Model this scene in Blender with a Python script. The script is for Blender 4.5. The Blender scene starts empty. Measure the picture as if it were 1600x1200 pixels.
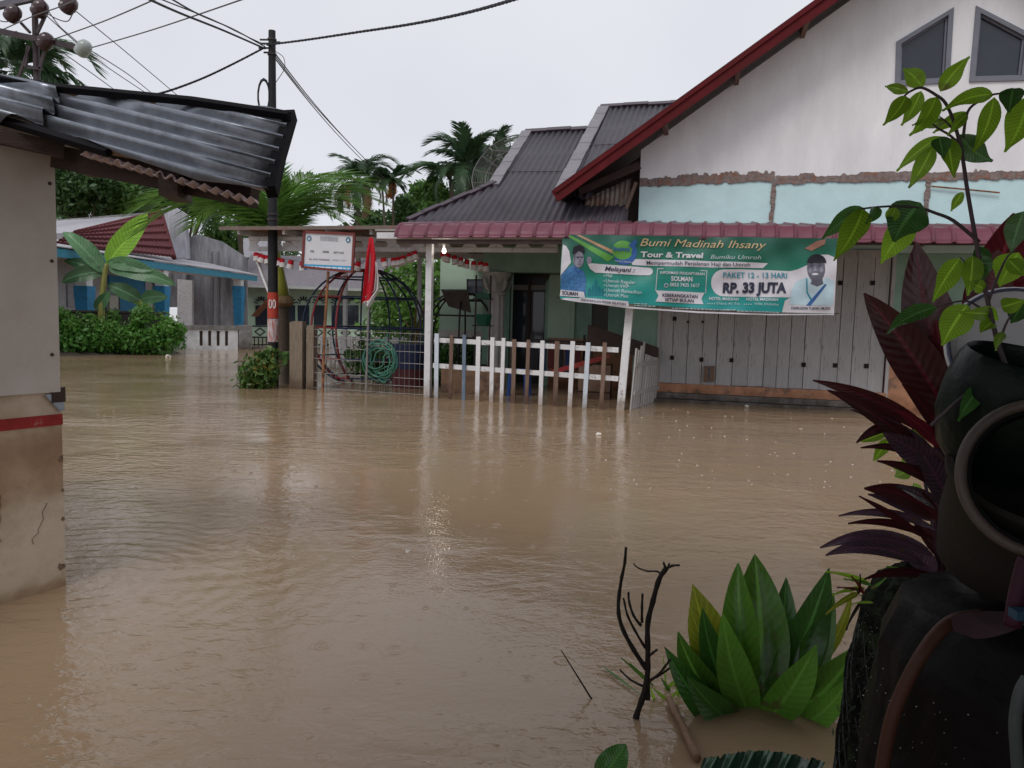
import bpy, bmesh, math, random
import numpy as np
from mathutils import Matrix, Vector
from mathutils.geometry import tessellate_polygon

# ------------------------------------------------------------------ camera, world, sun, exposure
SC = bpy.context.scene
COL = SC.collection
FPX = 1200.0                                   # focal length in pixels of a 1600 px wide frame
CAM = Vector((0.0, 0.0, 1.35))
PITCH, ROLL = math.radians(5.0), math.radians(1.5)
CROT = Matrix.Rotation(math.pi / 2 - PITCH, 3, 'X') @ Matrix.Rotation(ROLL, 3, 'Z')
cd = bpy.data.cameras.new('camera'); cam = bpy.data.objects.new('camera', cd); COL.objects.link(cam)
cam.matrix_world = Matrix.Translation(CAM) @ CROT.to_4x4()
cd.sensor_width = 36.0; cd.lens = 36.0 * FPX / 1600.0; cd.clip_start = 0.05; cd.clip_end = 2000.0
SC.camera = cam
SC.render.resolution_x, SC.render.resolution_y = 1024, 768
SC.view_settings.view_transform = 'Standard'; SC.view_settings.look = 'None'
SC.view_settings.gamma = 1.0; SC.view_settings.exposure = 0.0; SC.view_settings.use_curve_mapping = False

SUN_EL, SUN_AZ = math.radians(50), math.radians(-150)       # azimuth measured from +Y towards +X
w = bpy.data.worlds.new('World'); SC.world = w; w.use_nodes = True
nt = w.node_tree; nt.nodes.clear()
wo = nt.nodes.new('ShaderNodeOutputWorld'); bg = nt.nodes.new('ShaderNodeBackground')
sky = nt.nodes.new('ShaderNodeTexSky'); sky.sky_type = 'NISHITA'; sky.sun_disc = False
sky.sun_elevation = SUN_EL; sky.sun_rotation = SUN_AZ
tc = nt.nodes.new('ShaderNodeTexCoord')
nz = nt.nodes.new('ShaderNodeTexNoise'); nz.inputs['Scale'].default_value = 1.6; nz.inputs['Detail'].default_value = 4.0
cr = nt.nodes.new('ShaderNodeValToRGB')                     # soft rain cloud, all but even
cr.color_ramp.elements[0].position = 0.3; cr.color_ramp.elements[0].color = (6.9, 7.1, 7.75, 1)
cr.color_ramp.elements[1].position = 0.7; cr.color_ramp.elements[1].color = (8.3, 8.4, 8.9, 1)
mx = nt.nodes.new('ShaderNodeMixRGB'); mx.inputs['Fac'].default_value = 0.93
nt.links.new(tc.outputs['Generated'], nz.inputs['Vector']); nt.links.new(nz.outputs['Fac'], cr.inputs['Fac'])
nt.links.new(sky.outputs['Color'], mx.inputs['Color1']); nt.links.new(cr.outputs['Color'], mx.inputs['Color2'])
nt.links.new(mx.outputs['Color'], bg.inputs['Color']); bg.inputs['Strength'].default_value = 0.1
nt.links.new(bg.outputs['Background'], wo.inputs['Surface'])
sl = bpy.data.lights.new('sun', 'SUN'); sl.energy = 1.3; sl.angle = math.radians(25); sl.color = (1.0, 0.97, 0.93)
so = bpy.data.objects.new('sun', sl); COL.objects.link(so)
sd = Vector((math.sin(SUN_AZ) * math.cos(SUN_EL), math.cos(SUN_AZ) * math.cos(SUN_EL), math.sin(SUN_EL)))
so.rotation_euler = (-sd).to_track_quat('-Z', 'Y').to_euler(); so.location = sd * 50

# ------------------------------------------------------------------ measuring helpers
def ray(x, y):
    return CROT @ Vector(((x - 800) / FPX, -(y - 600) / FPX, -1.0))
def at(x, y, Y):
    d = ray(x, y); return CAM + d * (Y / d.y)
def onz(x, y, z=0.0):
    d = ray(x, y); return CAM + d * ((z - CAM.z) / d.z)
FA = math.radians(14)                                       # the street front of the house is turned by 14 degrees
UU = Vector((math.cos(FA), -math.sin(FA), 0)); VV = Vector((math.sin(FA), math.cos(FA), 0))
OO = onz(668, 621)
HM = Matrix.Translation(OO) @ Matrix.Rotation(-FA, 4, 'Z')
def hp(x, y, v):                                            # (u, z) on the plane v metres behind the front line
    d = ray(x, y); t = (v - (CAM - OO).dot(VV)) / d.dot(VV); p = CAM + d * t - OO
    return p.dot(UU), p.z
def h3(x, y, v):
    u, z = hp(x, y, v); return (u, v, z)
I4 = Matrix.Identity(4)
rnd = random.Random(7)

# ------------------------------------------------------------------ mesh builder
class MB:
    def __init__(s): s.v = []; s.f = []; s.uv = None
    def quad(s, a, b, c, d):
        n = len(s.v); s.v += [tuple(a), tuple(b), tuple(c), tuple(d)]; s.f.append((n, n+1, n+2, n+3)); return s
    def tri(s, a, b, c):
        n = len(s.v); s.v += [tuple(a), tuple(b), tuple(c)]; s.f.append((n, n+1, n+2)); return s
    def box(s, x0, x1, y0, y1, z0, z1):
        n = len(s.v)
        s.v += [(x0,y0,z0),(x1,y0,z0),(x1,y1,z0),(x0,y1,z0),(x0,y0,z1),(x1,y0,z1),(x1,y1,z1),(x0,y1,z1)]
        s.f += [tuple(n+i for i in q) for q in ((0,3,2,1),(4,5,6,7),(0,1,5,4),(1,2,6,5),(2,3,7,6),(3,0,4,7))]
        return s
    def bar(s, a, b, w, h, up=(0,0,1)):                    # rectangular bar from a to b
        a = Vector(a); b = Vector(b); t = (b-a).normalized(); up = Vector(up)
        sd = t.cross(up)
        if sd.length < 1e-4: sd = t.cross(Vector((0,1,0)))
        sd.normalize(); n2 = sd.cross(t).normalized()
        n = len(s.v)
        for p in (a, b):
            for i, j in ((-1,-1),(1,-1),(1,1),(-1,1)): s.v.append(tuple(p + sd*(i*w/2) + n2*(j*h/2)))
        s.f += [tuple(n+i for i in q) for q in ((3,2,1,0),(4,5,6,7),(0,1,5,4),(1,2,6,5),(2,3,7,6),(3,0,4,7))]
        return s
    def tube(s, pts, r, n=8, caps=True):                   # r: number or one per point
        pts = [Vector(p) for p in pts]; k = len(pts)
        rs = r if isinstance(r, (list, tuple)) else [r]*k
        base = len(s.v); ref = None
        for i, p in enumerate(pts):
            t = (pts[min(i+1,k-1)] - pts[max(i-1,0)]).normalized()
            if ref is None: ref = t.orthogonal().normalized()
            ref = (ref - t*ref.dot(t))
            ref = ref.normalized() if ref.length > 1e-6 else t.orthogonal().normalized()
            b2 = t.cross(ref)
            for j in range(n):
                a = 2*math.pi*j/n; s.v.append(tuple(p + (ref*math.cos(a) + b2*math.sin(a))*rs[i]))
        for i in range(k-1):
            for j in range(n):
                a = base+i*n+j; b = base+i*n+(j+1)%n; s.f.append((a, b, b+n, a+n))
        if caps:
            s.f.append(tuple(base+j for j in reversed(range(n)))); s.f.append(tuple(base+(k-1)*n+j for j in range(n)))
        return s
    def lathe(s, prof, n=24, M=I4):                        # prof: (r, z) pairs
        base = len(s.v)
        for r, z in prof:
            for j in range(n):
                a = 2*math.pi*j/n; s.v.append(tuple(M @ Vector((r*math.cos(a), r*math.sin(a), z))))
        for i in range(len(prof)-1):
            for j in range(n):
                a = base+i*n+j; b = base+i*n+(j+1)%n; s.f.append((a, b, b+n, a+n))
        return s
    def slab(s, outer, holes, f2d, f2db):                  # polygon with holes, front by f2d, back by f2db
        loops = [list(outer)] + [list(h) for h in holes]
        pl = [[Vector((p[0], p[1], 0)) for p in l] for l in loops]
        flat = [p for l in loops for p in l]; n = len(s.v); m = len(flat)
        s.v += [tuple(f2d(*p)) for p in flat] + [tuple(f2db(*p)) for p in flat]
        for t in tessellate_polygon(pl):
            s.f.append((n+t[0], n+t[1], n+t[2])); s.f.append((n+m+t[2], n+m+t[1], n+m+t[0]))
        o = n
        for l in loops:
            k = len(l)
            for i in range(k): s.f.append((o+i, o+(i+1)%k, o+m+(i+1)%k, o+m+i))
            o += k
        return s
    def wall(s, pts, v0, v1, holes=()):                    # polygon of (u, z) standing between v0 and v1
        return s.slab(pts, holes, lambda a, b: (a, v0, b), lambda a, b: (a, v1, b))
    def add(s, o, M=I4):
        n = len(s.v); s.v += [tuple(M @ Vector(p)) for p in o.v]; s.f += [tuple(n+i for i in f) for f in o.f]; return s

WM = {}                                                    # world matrices by object
def setm(o, parent, Mw):
    if parent is not None:
        o.parent = parent; o.matrix_basis = WM[parent].inverted() @ Mw
    else: o.matrix_basis = Mw
    WM[o] = Mw
def props(o, label=None, cat=None, group=None, kind=None):
    if label: o['label'] = label
    if cat: o['category'] = cat
    if group: o['group'] = group
    if kind: o['kind'] = kind
    return o
def thing(name, label, cat, loc, rotz=0.0, group=None):
    o = bpy.data.objects.new(name, None); COL.objects.link(o); o.empty_display_size = 0.1
    setm(o, None, Matrix.Translation(Vector(loc)) @ Matrix.Rotation(rotz, 4, 'Z'))
    return props(o, label, cat, group)
def make(name, mb, mat, parent=None, frame=I4, smooth=False, label=None, cat=None, group=None, kind=None, pivot=None, fix=True):
    V = np.array(mb.v, dtype=np.float64).reshape(-1, 3)
    Fm = np.array(frame); W = V @ Fm[:3, :3].T + Fm[:3, 3]
    c = (W.min(0) + W.max(0)) / 2 if pivot is None else np.array(pivot)
    if pivot is None and parent is None: c[2] = W[:, 2].min()
    me = bpy.data.meshes.new(name); me.from_pydata((W - c).tolist(), [], mb.f)
    if fix:
        bm = bmesh.new(); bm.from_mesh(me); bmesh.ops.recalc_face_normals(bm, faces=bm.faces[:]); bm.to_mesh(me); bm.free()
    if mb.uv:
        ul = me.uv_layers.new(name='leaf'); li = np.zeros(len(me.loops), dtype=np.int32); me.loops.foreach_get('vertex_index', li)
        ul.data.foreach_set('uv', np.array(mb.uv)[li].ravel())
    if smooth:
        me.polygons.foreach_set('use_smooth', [True]*len(me.polygons))
        if smooth != 'all':
            try: me.set_sharp_from_angle(angle=math.radians(40))
            except Exception: pass
    for m in (mat if isinstance(mat, (list, tuple)) else [mat]): me.materials.append(m)
    o = bpy.data.objects.new(name, me); COL.objects.link(o)
    setm(o, parent, Matrix.Translation(Vector(c)))
    return props(o, label, cat, group, kind)
def dup(o, parent, Mw, name=None):
    c = o.copy(); COL.objects.link(c); setm(c, parent, Mw); return c

# ------------------------------------------------------------------ materials
def s2l(c):
    return tuple(((x/255.0)/12.92 if x/255.0 <= 0.04045 else ((x/255.0+0.055)/1.055)**2.4) for x in c)
MATS = {}
def pm(name, col, rough=0.6, var=0.18, scale=6.0, bump=0.15, bscale=40.0, metal=0.0, col2=None, col2amt=0.0, c2scale=2.0,
       streak=None, rand=0.0, spec=0.32, coat=0.0, trans=0.0, emit=0.0, c2sharp=0.12, vein=0.0, ribcol=None, mud=0.0):
    if name in MATS: return MATS[name]
    m = bpy.data.materials.new(name); m.use_nodes = True; n = m.node_tree; L = n.links
    b = n.nodes['Principled BSDF']; out = n.nodes['Material Output']
    tcx = n.nodes.new('ShaderNodeTexCoord'); vec = tcx.outputs['Object']
    if streak:
        mp = n.nodes.new('ShaderNodeMapping'); mp.inputs['Scale'].default_value = streak
        L.new(vec, mp.inputs['Vector']); vec = mp.outputs['Vector']
    na = n.nodes.new('ShaderNodeTexNoise'); na.inputs['Scale'].default_value = scale; na.inputs['Detail'].default_value = 6
    na.inputs['Roughness'].default_value = 0.65
    L.new(vec, na.inputs['Vector'])
    mr = n.nodes.new('ShaderNodeMapRange'); mr.inputs['From Min'].default_value = 0.28; mr.inputs['From Max'].default_value = 0.72
    mr.inputs['To Min'].default_value = 1-var; mr.inputs['To Max'].default_value = 1+var
    L.new(na.outputs['Fac'], mr.inputs['Value'])
    base = n.nodes.new('ShaderNodeMixRGB'); base.blend_type = 'MULTIPLY'; base.inputs['Fac'].default_value = 1
    base.inputs['Color1'].default_value = (*col, 1); L.new(mr.outputs['Result'], base.inputs['Color2'])
    cur = base.outputs['Color']
    if rand:
        oi = n.nodes.new('ShaderNodeObjectInfo'); rr = n.nodes.new('ShaderNodeMapRange')
        rr.inputs['To Min'].default_value = 1-rand; rr.inputs['To Max'].default_value = 1+rand
        L.new(oi.outputs['Random'], rr.inputs['Value'])
        mm = n.nodes.new('ShaderNodeMixRGB'); mm.blend_type = 'MULTIPLY'; mm.inputs['Fac'].default_value = 1
        L.new(cur, mm.inputs['Color1']); L.new(rr.outputs['Result'], mm.inputs['Color2']); cur = mm.outputs['Color']
    if col2:
        nb = n.nodes.new('ShaderNodeTexNoise'); nb.inputs['Scale'].default_value = c2scale; nb.inputs['Detail'].default_value = 8
        nb.inputs['Roughness'].default_value = 0.7; L.new(vec, nb.inputs['Vector'])
        r2 = n.nodes.new('ShaderNodeMapRange'); th = 0.66-0.32*col2amt
        r2.inputs['From Min'].default_value = th-c2sharp/2; r2.inputs['From Max'].default_value = th+c2sharp/2
        L.new(nb.outputs['Fac'], r2.inputs['Value'])
        m2 = n.nodes.new('ShaderNodeMixRGB'); m2.inputs['Color2'].default_value = (*col2, 1)
        L.new(cur, m2.inputs['Color1']); L.new(r2.outputs['Result'], m2.inputs['Fac']); cur = m2.outputs['Color']
    vh = None
    if vein:
        def mth(op, a_, b_=None):
            x = n.nodes.new('ShaderNodeMath'); x.operation = op
            for i_, q_ in enumerate((a_, b_)):
                if q_ is None: continue
                if isinstance(q_, (int, float)): x.inputs[i_].default_value = q_
                else: L.new(q_, x.inputs[i_])
            return x.outputs[0]
        sx_ = n.nodes.new('ShaderNodeSeparateXYZ'); L.new(tcx.outputs['UV'], sx_.inputs['Vector'])
        ac = mth('ABSOLUTE', sx_.outputs['X']); al = sx_.outputs['Y']
        wob = mth('MULTIPLY', na.outputs['Fac'], 2.0)
        vh = mth('SINE', mth('ADD', mth('SUBTRACT', mth('MULTIPLY', al, 95.0), mth('MULTIPLY', ac, 14.0)), wob))
        mv = n.nodes.new('ShaderNodeMixRGB'); mv.blend_type = 'MULTIPLY'; mv.inputs['Fac'].default_value = 1
        L.new(cur, mv.inputs['Color1']); L.new(mth('ADD', mth('MULTIPLY', vh, vein*0.5), 1.0), mv.inputs['Color2']); cur = mv.outputs['Color']
        rb = n.nodes.new('ShaderNodeMapRange'); rb.inputs['From Min'].default_value = 0.05; rb.inputs['From Max'].default_value = 0.13; rb.inputs['To Min'].default_value = 0.75; rb.inputs['To Max'].default_value = 0.0
        L.new(ac, rb.inputs['Value']); mrb = n.nodes.new('ShaderNodeMixRGB'); mrb.inputs['Color2'].default_value = (*(ribcol or tuple(min(1, c_*1.9+0.02) for c_ in col)), 1)
        L.new(rb.outputs['Result'], mrb.inputs['Fac']); L.new(cur, mrb.inputs['Color1']); cur = mrb.outputs['Color']
        if mud:                                              # dried silt and brown spots on the leaf
            nm_ = n.nodes.new('ShaderNodeTexNoise'); nm_.inputs['Scale'].default_value = 26.0; nm_.inputs['Detail'].default_value = 6; L.new(tcx.outputs['Object'], nm_.inputs['Vector'])
            k_ = mth('ADD', nm_.outputs['Fac'], mth('MULTIPLY', mth('SUBTRACT', 0.5, al), mud*0.35))
            rm = n.nodes.new('ShaderNodeMapRange'); rm.inputs['From Min'].default_value = 0.62; rm.inputs['From Max'].default_value = 0.72; rm.inputs['To Max'].default_value = 0.7; L.new(k_, rm.inputs['Value'])
            mm2 = n.nodes.new('ShaderNodeMixRGB'); mm2.inputs['Color2'].default_value = (0.13,0.085,0.045,1); L.new(rm.outputs['Result'], mm2.inputs['Fac']); L.new(cur, mm2.inputs['Color1']); cur = mm2.outputs['Color']
    L.new(cur, b.inputs['Base Color'])
    b.inputs['Roughness'].default_value = rough; b.inputs['Metallic'].default_value = metal
    b.inputs['Specular IOR Level'].default_value = spec; b.inputs['Coat Weight'].default_value = coat; b.inputs['Coat Roughness'].default_value = 0.1
    if bump:
        nb2 = n.nodes.new('ShaderNodeTexNoise'); nb2.inputs['Scale'].default_value = bscale; nb2.inputs['Detail'].default_value = 5
        L.new(vec, nb2.inputs['Vector']); bu = n.nodes.new('ShaderNodeBump'); bu.inputs['Strength'].default_value = bump
        bu.inputs['Distance'].default_value = 0.02; L.new(nb2.outputs['Fac'] if vh is None else mth('ADD', mth('MULTIPLY', nb2.outputs['Fac'], 0.5), mth('MULTIPLY', vh, 0.06)), bu.inputs['Height']); L.new(bu.outputs['Normal'], b.inputs['Normal'])
    if emit:
        b.inputs['Emission Color'].default_value = (*col, 1); b.inputs['Emission Strength'].default_value = emit
    if trans:
        tr = n.nodes.new('ShaderNodeBsdfTranslucent'); L.new(cur, tr.inputs['Color'])
        ms = n.nodes.new('ShaderNodeMixShader'); ms.inputs['Fac'].default_value = trans
        L.new(b.outputs['BSDF'], ms.inputs[1]); L.new(tr.outputs['BSDF'], ms.inputs[2]); L.new(ms.outputs['Shader'], out.inputs['Surface'])
    MATS[name] = m; return m
def leafmat(name, col, rough=0.4, trans=0.35, var=0.3, rand=0.25, coat=0.0, scale=5.0, col2=None, col2amt=0.3, vein=0.0, mud=0.0, ribcol=None):
    return pm(name, col, rough=rough, var=var, scale=scale, bump=0.1 if not vein else 0.35, vein=vein, mud=mud, ribcol=ribcol, bscale=30, rand=rand, trans=trans, coat=coat, col2=col2, col2amt=col2amt, c2scale=6.0)

M_white = pm('white_paint', (0.68,0.67,0.68), 0.55, var=0.12, scale=5, col2=(0.22,0.2,0.18), col2amt=0.12, c2scale=9)
M_steelwhite = pm('white_steel', (0.62,0.62,0.64), 0.45, var=0.1, col2=(0.2,0.15,0.11), col2amt=0.1, c2scale=7)
M_gable = pm('lime_plaster', (0.79,0.785,0.795), 0.85, var=0.1, scale=1.6, col2=(0.68,0.675,0.69), col2amt=0.25, c2scale=1.2, c2sharp=0.4, streak=(1.6,1,0.5))
M_turq = pm('turquoise_paint', (0.54,0.74,0.75), 0.75, var=0.07, scale=3)
M_green = pm('green_wall_paint', (0.27,0.43,0.34), 0.7, var=0.12, scale=3, col2=(0.2,0.31,0.26), col2amt=0.25, c2sharp=0.3)
M_greenlt = pm('pale_green_paint', (0.42,0.56,0.44), 0.75, var=0.08, scale=2)
M_orange = pm('orange_wall_paint', (0.48,0.24,0.14), 0.7, var=0.14, scale=3, col2=(0.22,0.14,0.1), col2amt=0.25, c2scale=4)
M_mortar = pm('bare_mortar', (0.22,0.175,0.16), 0.95, var=0.35, scale=14, bump=0.8, bscale=30, col2=(0.25,0.12,0.08), col2amt=0.25, c2scale=6)
M_board = pm('grey_door_boards', (0.43,0.42,0.425), 0.6, var=0.14, scale=7, streak=(5,5,0.5), rand=0.08, col2=(0.13,0.11,0.1), col2amt=0.08, c2scale=5)
M_hole = pm('dark_hole_fill', (0.02,0.015,0.018), 0.9, bump=0)
M_concrete = pm('grey_concrete', (0.24,0.23,0.225), 0.85, var=0.25, scale=5, bump=0.4, col2=(0.1,0.095,0.09), col2amt=0.35, c2scale=3, c2sharp=0.25)
M_conwall = pm('streaked_grey_render', (0.36,0.36,0.39), 0.9, var=0.18, scale=2.2, streak=(1.4,1.4,0.3), col2=(0.13,0.13,0.14), col2amt=0.45, c2scale=1.5, c2sharp=0.3)
M_zinc = pm('weathered_zinc', (0.25,0.27,0.305), 0.33, var=0.18, scale=7, metal=0.8, col2=(0.14,0.14,0.15), col2amt=0.12, c2scale=9, c2sharp=0.3, bump=0.05)
M_zincold = pm('rusty_zinc', (0.3,0.28,0.26), 0.6, var=0.3, scale=5, metal=0.4, col2=(0.16,0.09,0.06), col2amt=0.5, c2scale=3, c2sharp=0.25)
M_roof = pm('grey_purple_roofing', (0.048,0.04,0.052), 0.5, var=0.25, scale=2.5, metal=0.0, col2=(0.05,0.043,0.05), col2amt=0.35, c2sharp=0.3, coat=0.08, streak=(2,1,0.6))
M_ridge = pm('roof_flashing', (0.2,0.185,0.205), 0.45, var=0.15, rand=0.08)
M_ridgedk = pm('dark_ridge_metal', (0.05,0.03,0.042), 0.4)
M_awn = pm('maroon_roof_tile', (0.155,0.042,0.066), 0.45, var=0.14, scale=6, coat=0.05, rand=0.1, col2=(0.12,0.045,0.06), col2amt=0.25, c2sharp=0.3)
M_tilefar = pm('dark_red_roof_tile', (0.1,0.02,0.024), 0.75, var=0.2, rand=0.15)
M_barge = pm('red_barge_paint', (0.095,0.01,0.013), 0.6, spec=0.1, var=0.2, scale=8, col2=(0.08,0.012,0.012), col2amt=0.25)
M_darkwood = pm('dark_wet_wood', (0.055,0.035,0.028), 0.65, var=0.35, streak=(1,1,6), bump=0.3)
M_wood = pm('brown_wood', (0.18,0.115,0.085), 0.75, var=0.3, scale=9, streak=(6,6,0.6), bump=0.3, rand=0.15)
M_greywood = pm('weathered_post_wood', (0.2,0.155,0.115), 0.9, var=0.35, scale=9, streak=(6,6,0.6), bump=0.5, bscale=20)
M_bluepick = pm('blue_grey_paint', (0.13,0.17,0.23), 0.6, var=0.2, col2=(0.3,0.3,0.3), col2amt=0.15, c2scale=8)
M_bluewhite = pm('pale_blue_white_paint', (0.55,0.6,0.67), 0.55, var=0.12, col2=(0.2,0.2,0.22), col2amt=0.12, c2scale=9)
M_black = pm('black_paint', (0.012,0.012,0.014), 0.55, var=0.3, spec=0.3)
M_iron = pm('black_iron', (0.02,0.02,0.023), 0.5)
M_glass = pm('dark_window_glass', (0.03,0.036,0.05), 0.08, var=0.1, bump=0.06, bscale=1.5, spec=0.5)
M_wframe = pm('grey_window_frame', (0.17,0.175,0.21), 0.5, var=0.1)
M_blue = pm('blue_column_paint', (0.03,0.22,0.42), 0.55, var=0.15, col2=(0.04,0.12,0.2), col2amt=0.2, c2scale=4)
M_bluefas = pm('blue_fascia_paint', (0.05,0.27,0.4), 0.55, var=0.15)
M_globeblue = pm('dark_blue_bar_paint', (0.02,0.035,0.085), 0.45, coat=0.15)
M_globered = pm('dark_red_bar_paint', (0.25,0.025,0.03), 0.45, coat=0.15)
M_globedark = pm('brown_black_bar_paint', (0.04,0.03,0.03), 0.5)
M_rustpole = pm('rusty_pole', (0.28,0.12,0.05), 0.75, var=0.35, scale=14, col2=(0.1,0.05,0.03), col2amt=0.4, c2scale=8)
M_wire = pm('galvanised_wire', (0.2,0.19,0.18), 0.5, metal=0.5)
M_red = pm('red_cloth', (0.55,0.015,0.03), 0.75, var=0.12, trans=0.15)
M_whitecloth = pm('white_cloth', (0.72,0.7,0.7), 0.8, var=0.06, trans=0.15)
M_hose = pm('green_hose', (0.045,0.17,0.12), 0.4, coat=0.2)
M_cable = pm('black_cable', (0.012,0.012,0.015), 0.6, bump=0)
M_thin = pm('thin_conductor', (0.1,0.1,0.11), 0.6, bump=0)
M_insul = pm('brown_porcelain', (0.045,0.02,0.022), 0.2, coat=0.4)
M_insulw = pm('grey_porcelain', (0.32,0.36,0.34), 0.25, coat=0.3)
M_trunk = pm('palm_trunk_bark', (0.11,0.085,0.065), 0.9, var=0.35, streak=(3,3,9), bump=0.5)
M_shaft = pm('yellow_green_crownshaft', (0.34,0.36,0.06), 0.4, var=0.15, streak=(4,4,0.4), coat=0.2)
M_frond = leafmat('palm_frond_green', (0.12,0.25,0.045), trans=0.4)
M_frondfar = leafmat('far_palm_green', (0.05,0.1,0.045), trans=0.3)
M_fronddead = leafmat('dead_frond_brown', (0.28,0.19,0.1), trans=0.2)
M_frondor = leafmat('orange_dead_frond', (0.4,0.16,0.05), trans=0.2)
M_tree1 = leafmat('tree_leaf_dark', (0.065,0.14,0.04), trans=0.35, scale=0.5)
M_tree2 = leafmat('tree_leaf_mid', (0.1,0.21,0.05), trans=0.4, scale=0.5)
M_tree3 = leafmat('tree_leaf_bright', (0.12,0.24,0.05), trans=0.35, scale=0.8)
M_shrub = leafmat('shrub_leaf', (0.085,0.22,0.04), trans=0.4, scale=2)
M_croton = leafmat('croton_leaf', (0.07,0.14,0.03), trans=0.25, scale=7, col2=(0.35,0.2,0.04), col2amt=0.2)
M_bananabr = leafmat('banana_leaf_bright', (0.22,0.42,0.05), trans=0.4, var=0.12, vein=0.25)
M_banana = leafmat('banana_leaf_grey_green', (0.09,0.2,0.09), trans=0.3, var=0.15, coat=0.15, vein=0.3, mud=0.5)
M_bananatr = pm('banana_stem', (0.22,0.22,0.06), 0.6, var=0.25, streak=(4,4,0.6))
M_sap = leafmat('sapling_leaf', (0.24,0.44,0.03), trans=0.5, rough=0.35, var=0.15, rand=0.2, scale=14, coat=0.2, vein=0.22, mud=0.25)
M_sapdark = leafmat('sapling_leaf_dark', (0.06,0.17,0.04), trans=0.25, rough=0.25, var=0.2, scale=14, coat=0.5, vein=0.3)
M_sapstem = pm('sapling_stem', (0.07,0.05,0.06), 0.6)
M_cord = leafmat('cordyline_leaf_red', (0.07,0.016,0.018), trans=0.1, rough=0.3, coat=0.35, var=0.25, scale=18, vein=0.2, ribcol=(0.16,0.02,0.04))
M_cordpurple = leafmat('cordyline_leaf_purple', (0.1,0.06,0.085), trans=0.08, rough=0.22, coat=0.6, var=0.3, scale=18, vein=0.35, ribcol=(0.2,0.08,0.13), mud=0.4)
M_cordbright = leafmat('cordyline_leaf_crimson', (0.16,0.018,0.028), trans=0.3, rough=0.3, coat=0.3, var=0.2, scale=18, vein=0.2)
M_cordpink = pm('cordyline_stem_pink', (0.33,0.06,0.13), 0.45, coat=0.3)
M_big = leafmat('rosette_leaf_green', (0.1,0.25,0.03), trans=0.34, rough=0.3, coat=0.3, var=0.2, scale=9, vein=0.13, mud=1.0, rand=0.35)
M_bigdark = leafmat('rosette_leaf_dark', (0.05,0.16,0.025), trans=0.3, rough=0.28, coat=0.4, var=0.25, scale=9, vein=0.13, mud=1.0)
M_bigyel = leafmat('rosette_leaf_yellowing', (0.3,0.34,0.03), trans=0.35, rough=0.4, var=0.2, scale=8, vein=0.25, mud=1.0, col2=(0.25,0.12,0.03), col2amt=0.12)
M_twig = pm('black_dead_wood', (0.018,0.013,0.011), 0.8, bump=0.4, bscale=60)
M_bamboo = pm('floating_brown_wood', (0.2,0.115,0.065), 0.6, var=0.35, streak=(3,3,10))
M_foam = pm('floating_foam', (0.75,0.7,0.64), 0.7)

def dirty_foot(m, top=0.3, col=(0.42,0.32,0.24)):            # silt left by the rising water
    n = m.node_tree; L = n.links; bs = n.nodes['Principled BSDF']; src = bs.inputs['Base Color'].links[0].from_socket
    g_ = n.nodes.new('ShaderNodeNewGeometry'); sp_ = n.nodes.new('ShaderNodeSeparateXYZ'); L.new(g_.outputs['Position'], sp_.inputs['Vector'])
    nn = n.nodes.new('ShaderNodeTexNoise'); nn.inputs['Scale'].default_value = 7.0; nn.inputs['Detail'].default_value = 6; L.new(g_.outputs['Position'], nn.inputs['Vector'])
    ad = n.nodes.new('ShaderNodeMath'); ad.operation = 'MULTIPLY_ADD'; L.new(nn.outputs['Fac'], ad.inputs[0]); ad.inputs[1].default_value = -0.5; L.new(sp_.outputs['Z'], ad.inputs[2])
    r = n.nodes.new('ShaderNodeMapRange'); r.inputs['From Min'].default_value = -0.25; r.inputs['From Max'].default_value = top-0.25; r.inputs['To Min'].default_value = 0.85; r.inputs['To Max'].default_value = 0.0
    L.new(ad.outputs[0], r.inputs['Value']); mx_ = n.nodes.new('ShaderNodeMixRGB'); mx_.blend_type = 'MULTIPLY'; mx_.inputs['Color2'].default_value = (*col, 1)
    L.new(r.outputs['Result'], mx_.inputs['Fac']); L.new(src, mx_.inputs['Color1']); L.new(mx_.outputs['Color'], bs.inputs['Base Color'])
for m_ in (M_white, M_steelwhite, M_bluewhite, M_wood, M_board, M_concrete, M_orange, M_greywood): dirty_foot(m_)

# ------------------------------------------------------------------ shape helpers
def corrugated(poly, P0, e1, e2, period, amp, step=None, sides=6):
    """sheet filling polygon poly (coordinates along e1 = rib direction, e2 = across); normal = e1 x e2"""
    e1 = Vector(e1); e2 = Vector(e2); nn = e1.cross(e2).normalized(); P0 = Vector(P0)
    ts = [p[1] for p in poly]; t0, t1 = min(ts), max(ts); step = step or period/sides
    n = max(2, int((t1-t0)/step)); mb = MB(); rows = []
    for i in range(n+1):
        t = t0 + (t1-t0)*(1e-4 + (1-2e-4)*i/n); xs = []
        for k in range(len(poly)):
            a, b = poly[k], poly[(k+1) % len(poly)]
            if (a[1]-t)*(b[1]-t) <= 0 and a[1] != b[1]: xs.append(a[0] + (b[0]-a[0])*(t-a[1])/(b[1]-a[1]))
        rows.append((min(xs), max(xs), t))
    for a, b, t in rows:
        h = nn*(amp*math.cos(2*math.pi*t/period))
        for s in (a, a+(b-a)/3, a+(b-a)*2/3, b): mb.v.append(tuple(P0 + e1*s + e2*t + h))
    for i in range(n):
        for j in range(3):
            a = i*4+j; mb.f.append((a, a+1, a+5, a+4))
    return mb
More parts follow.
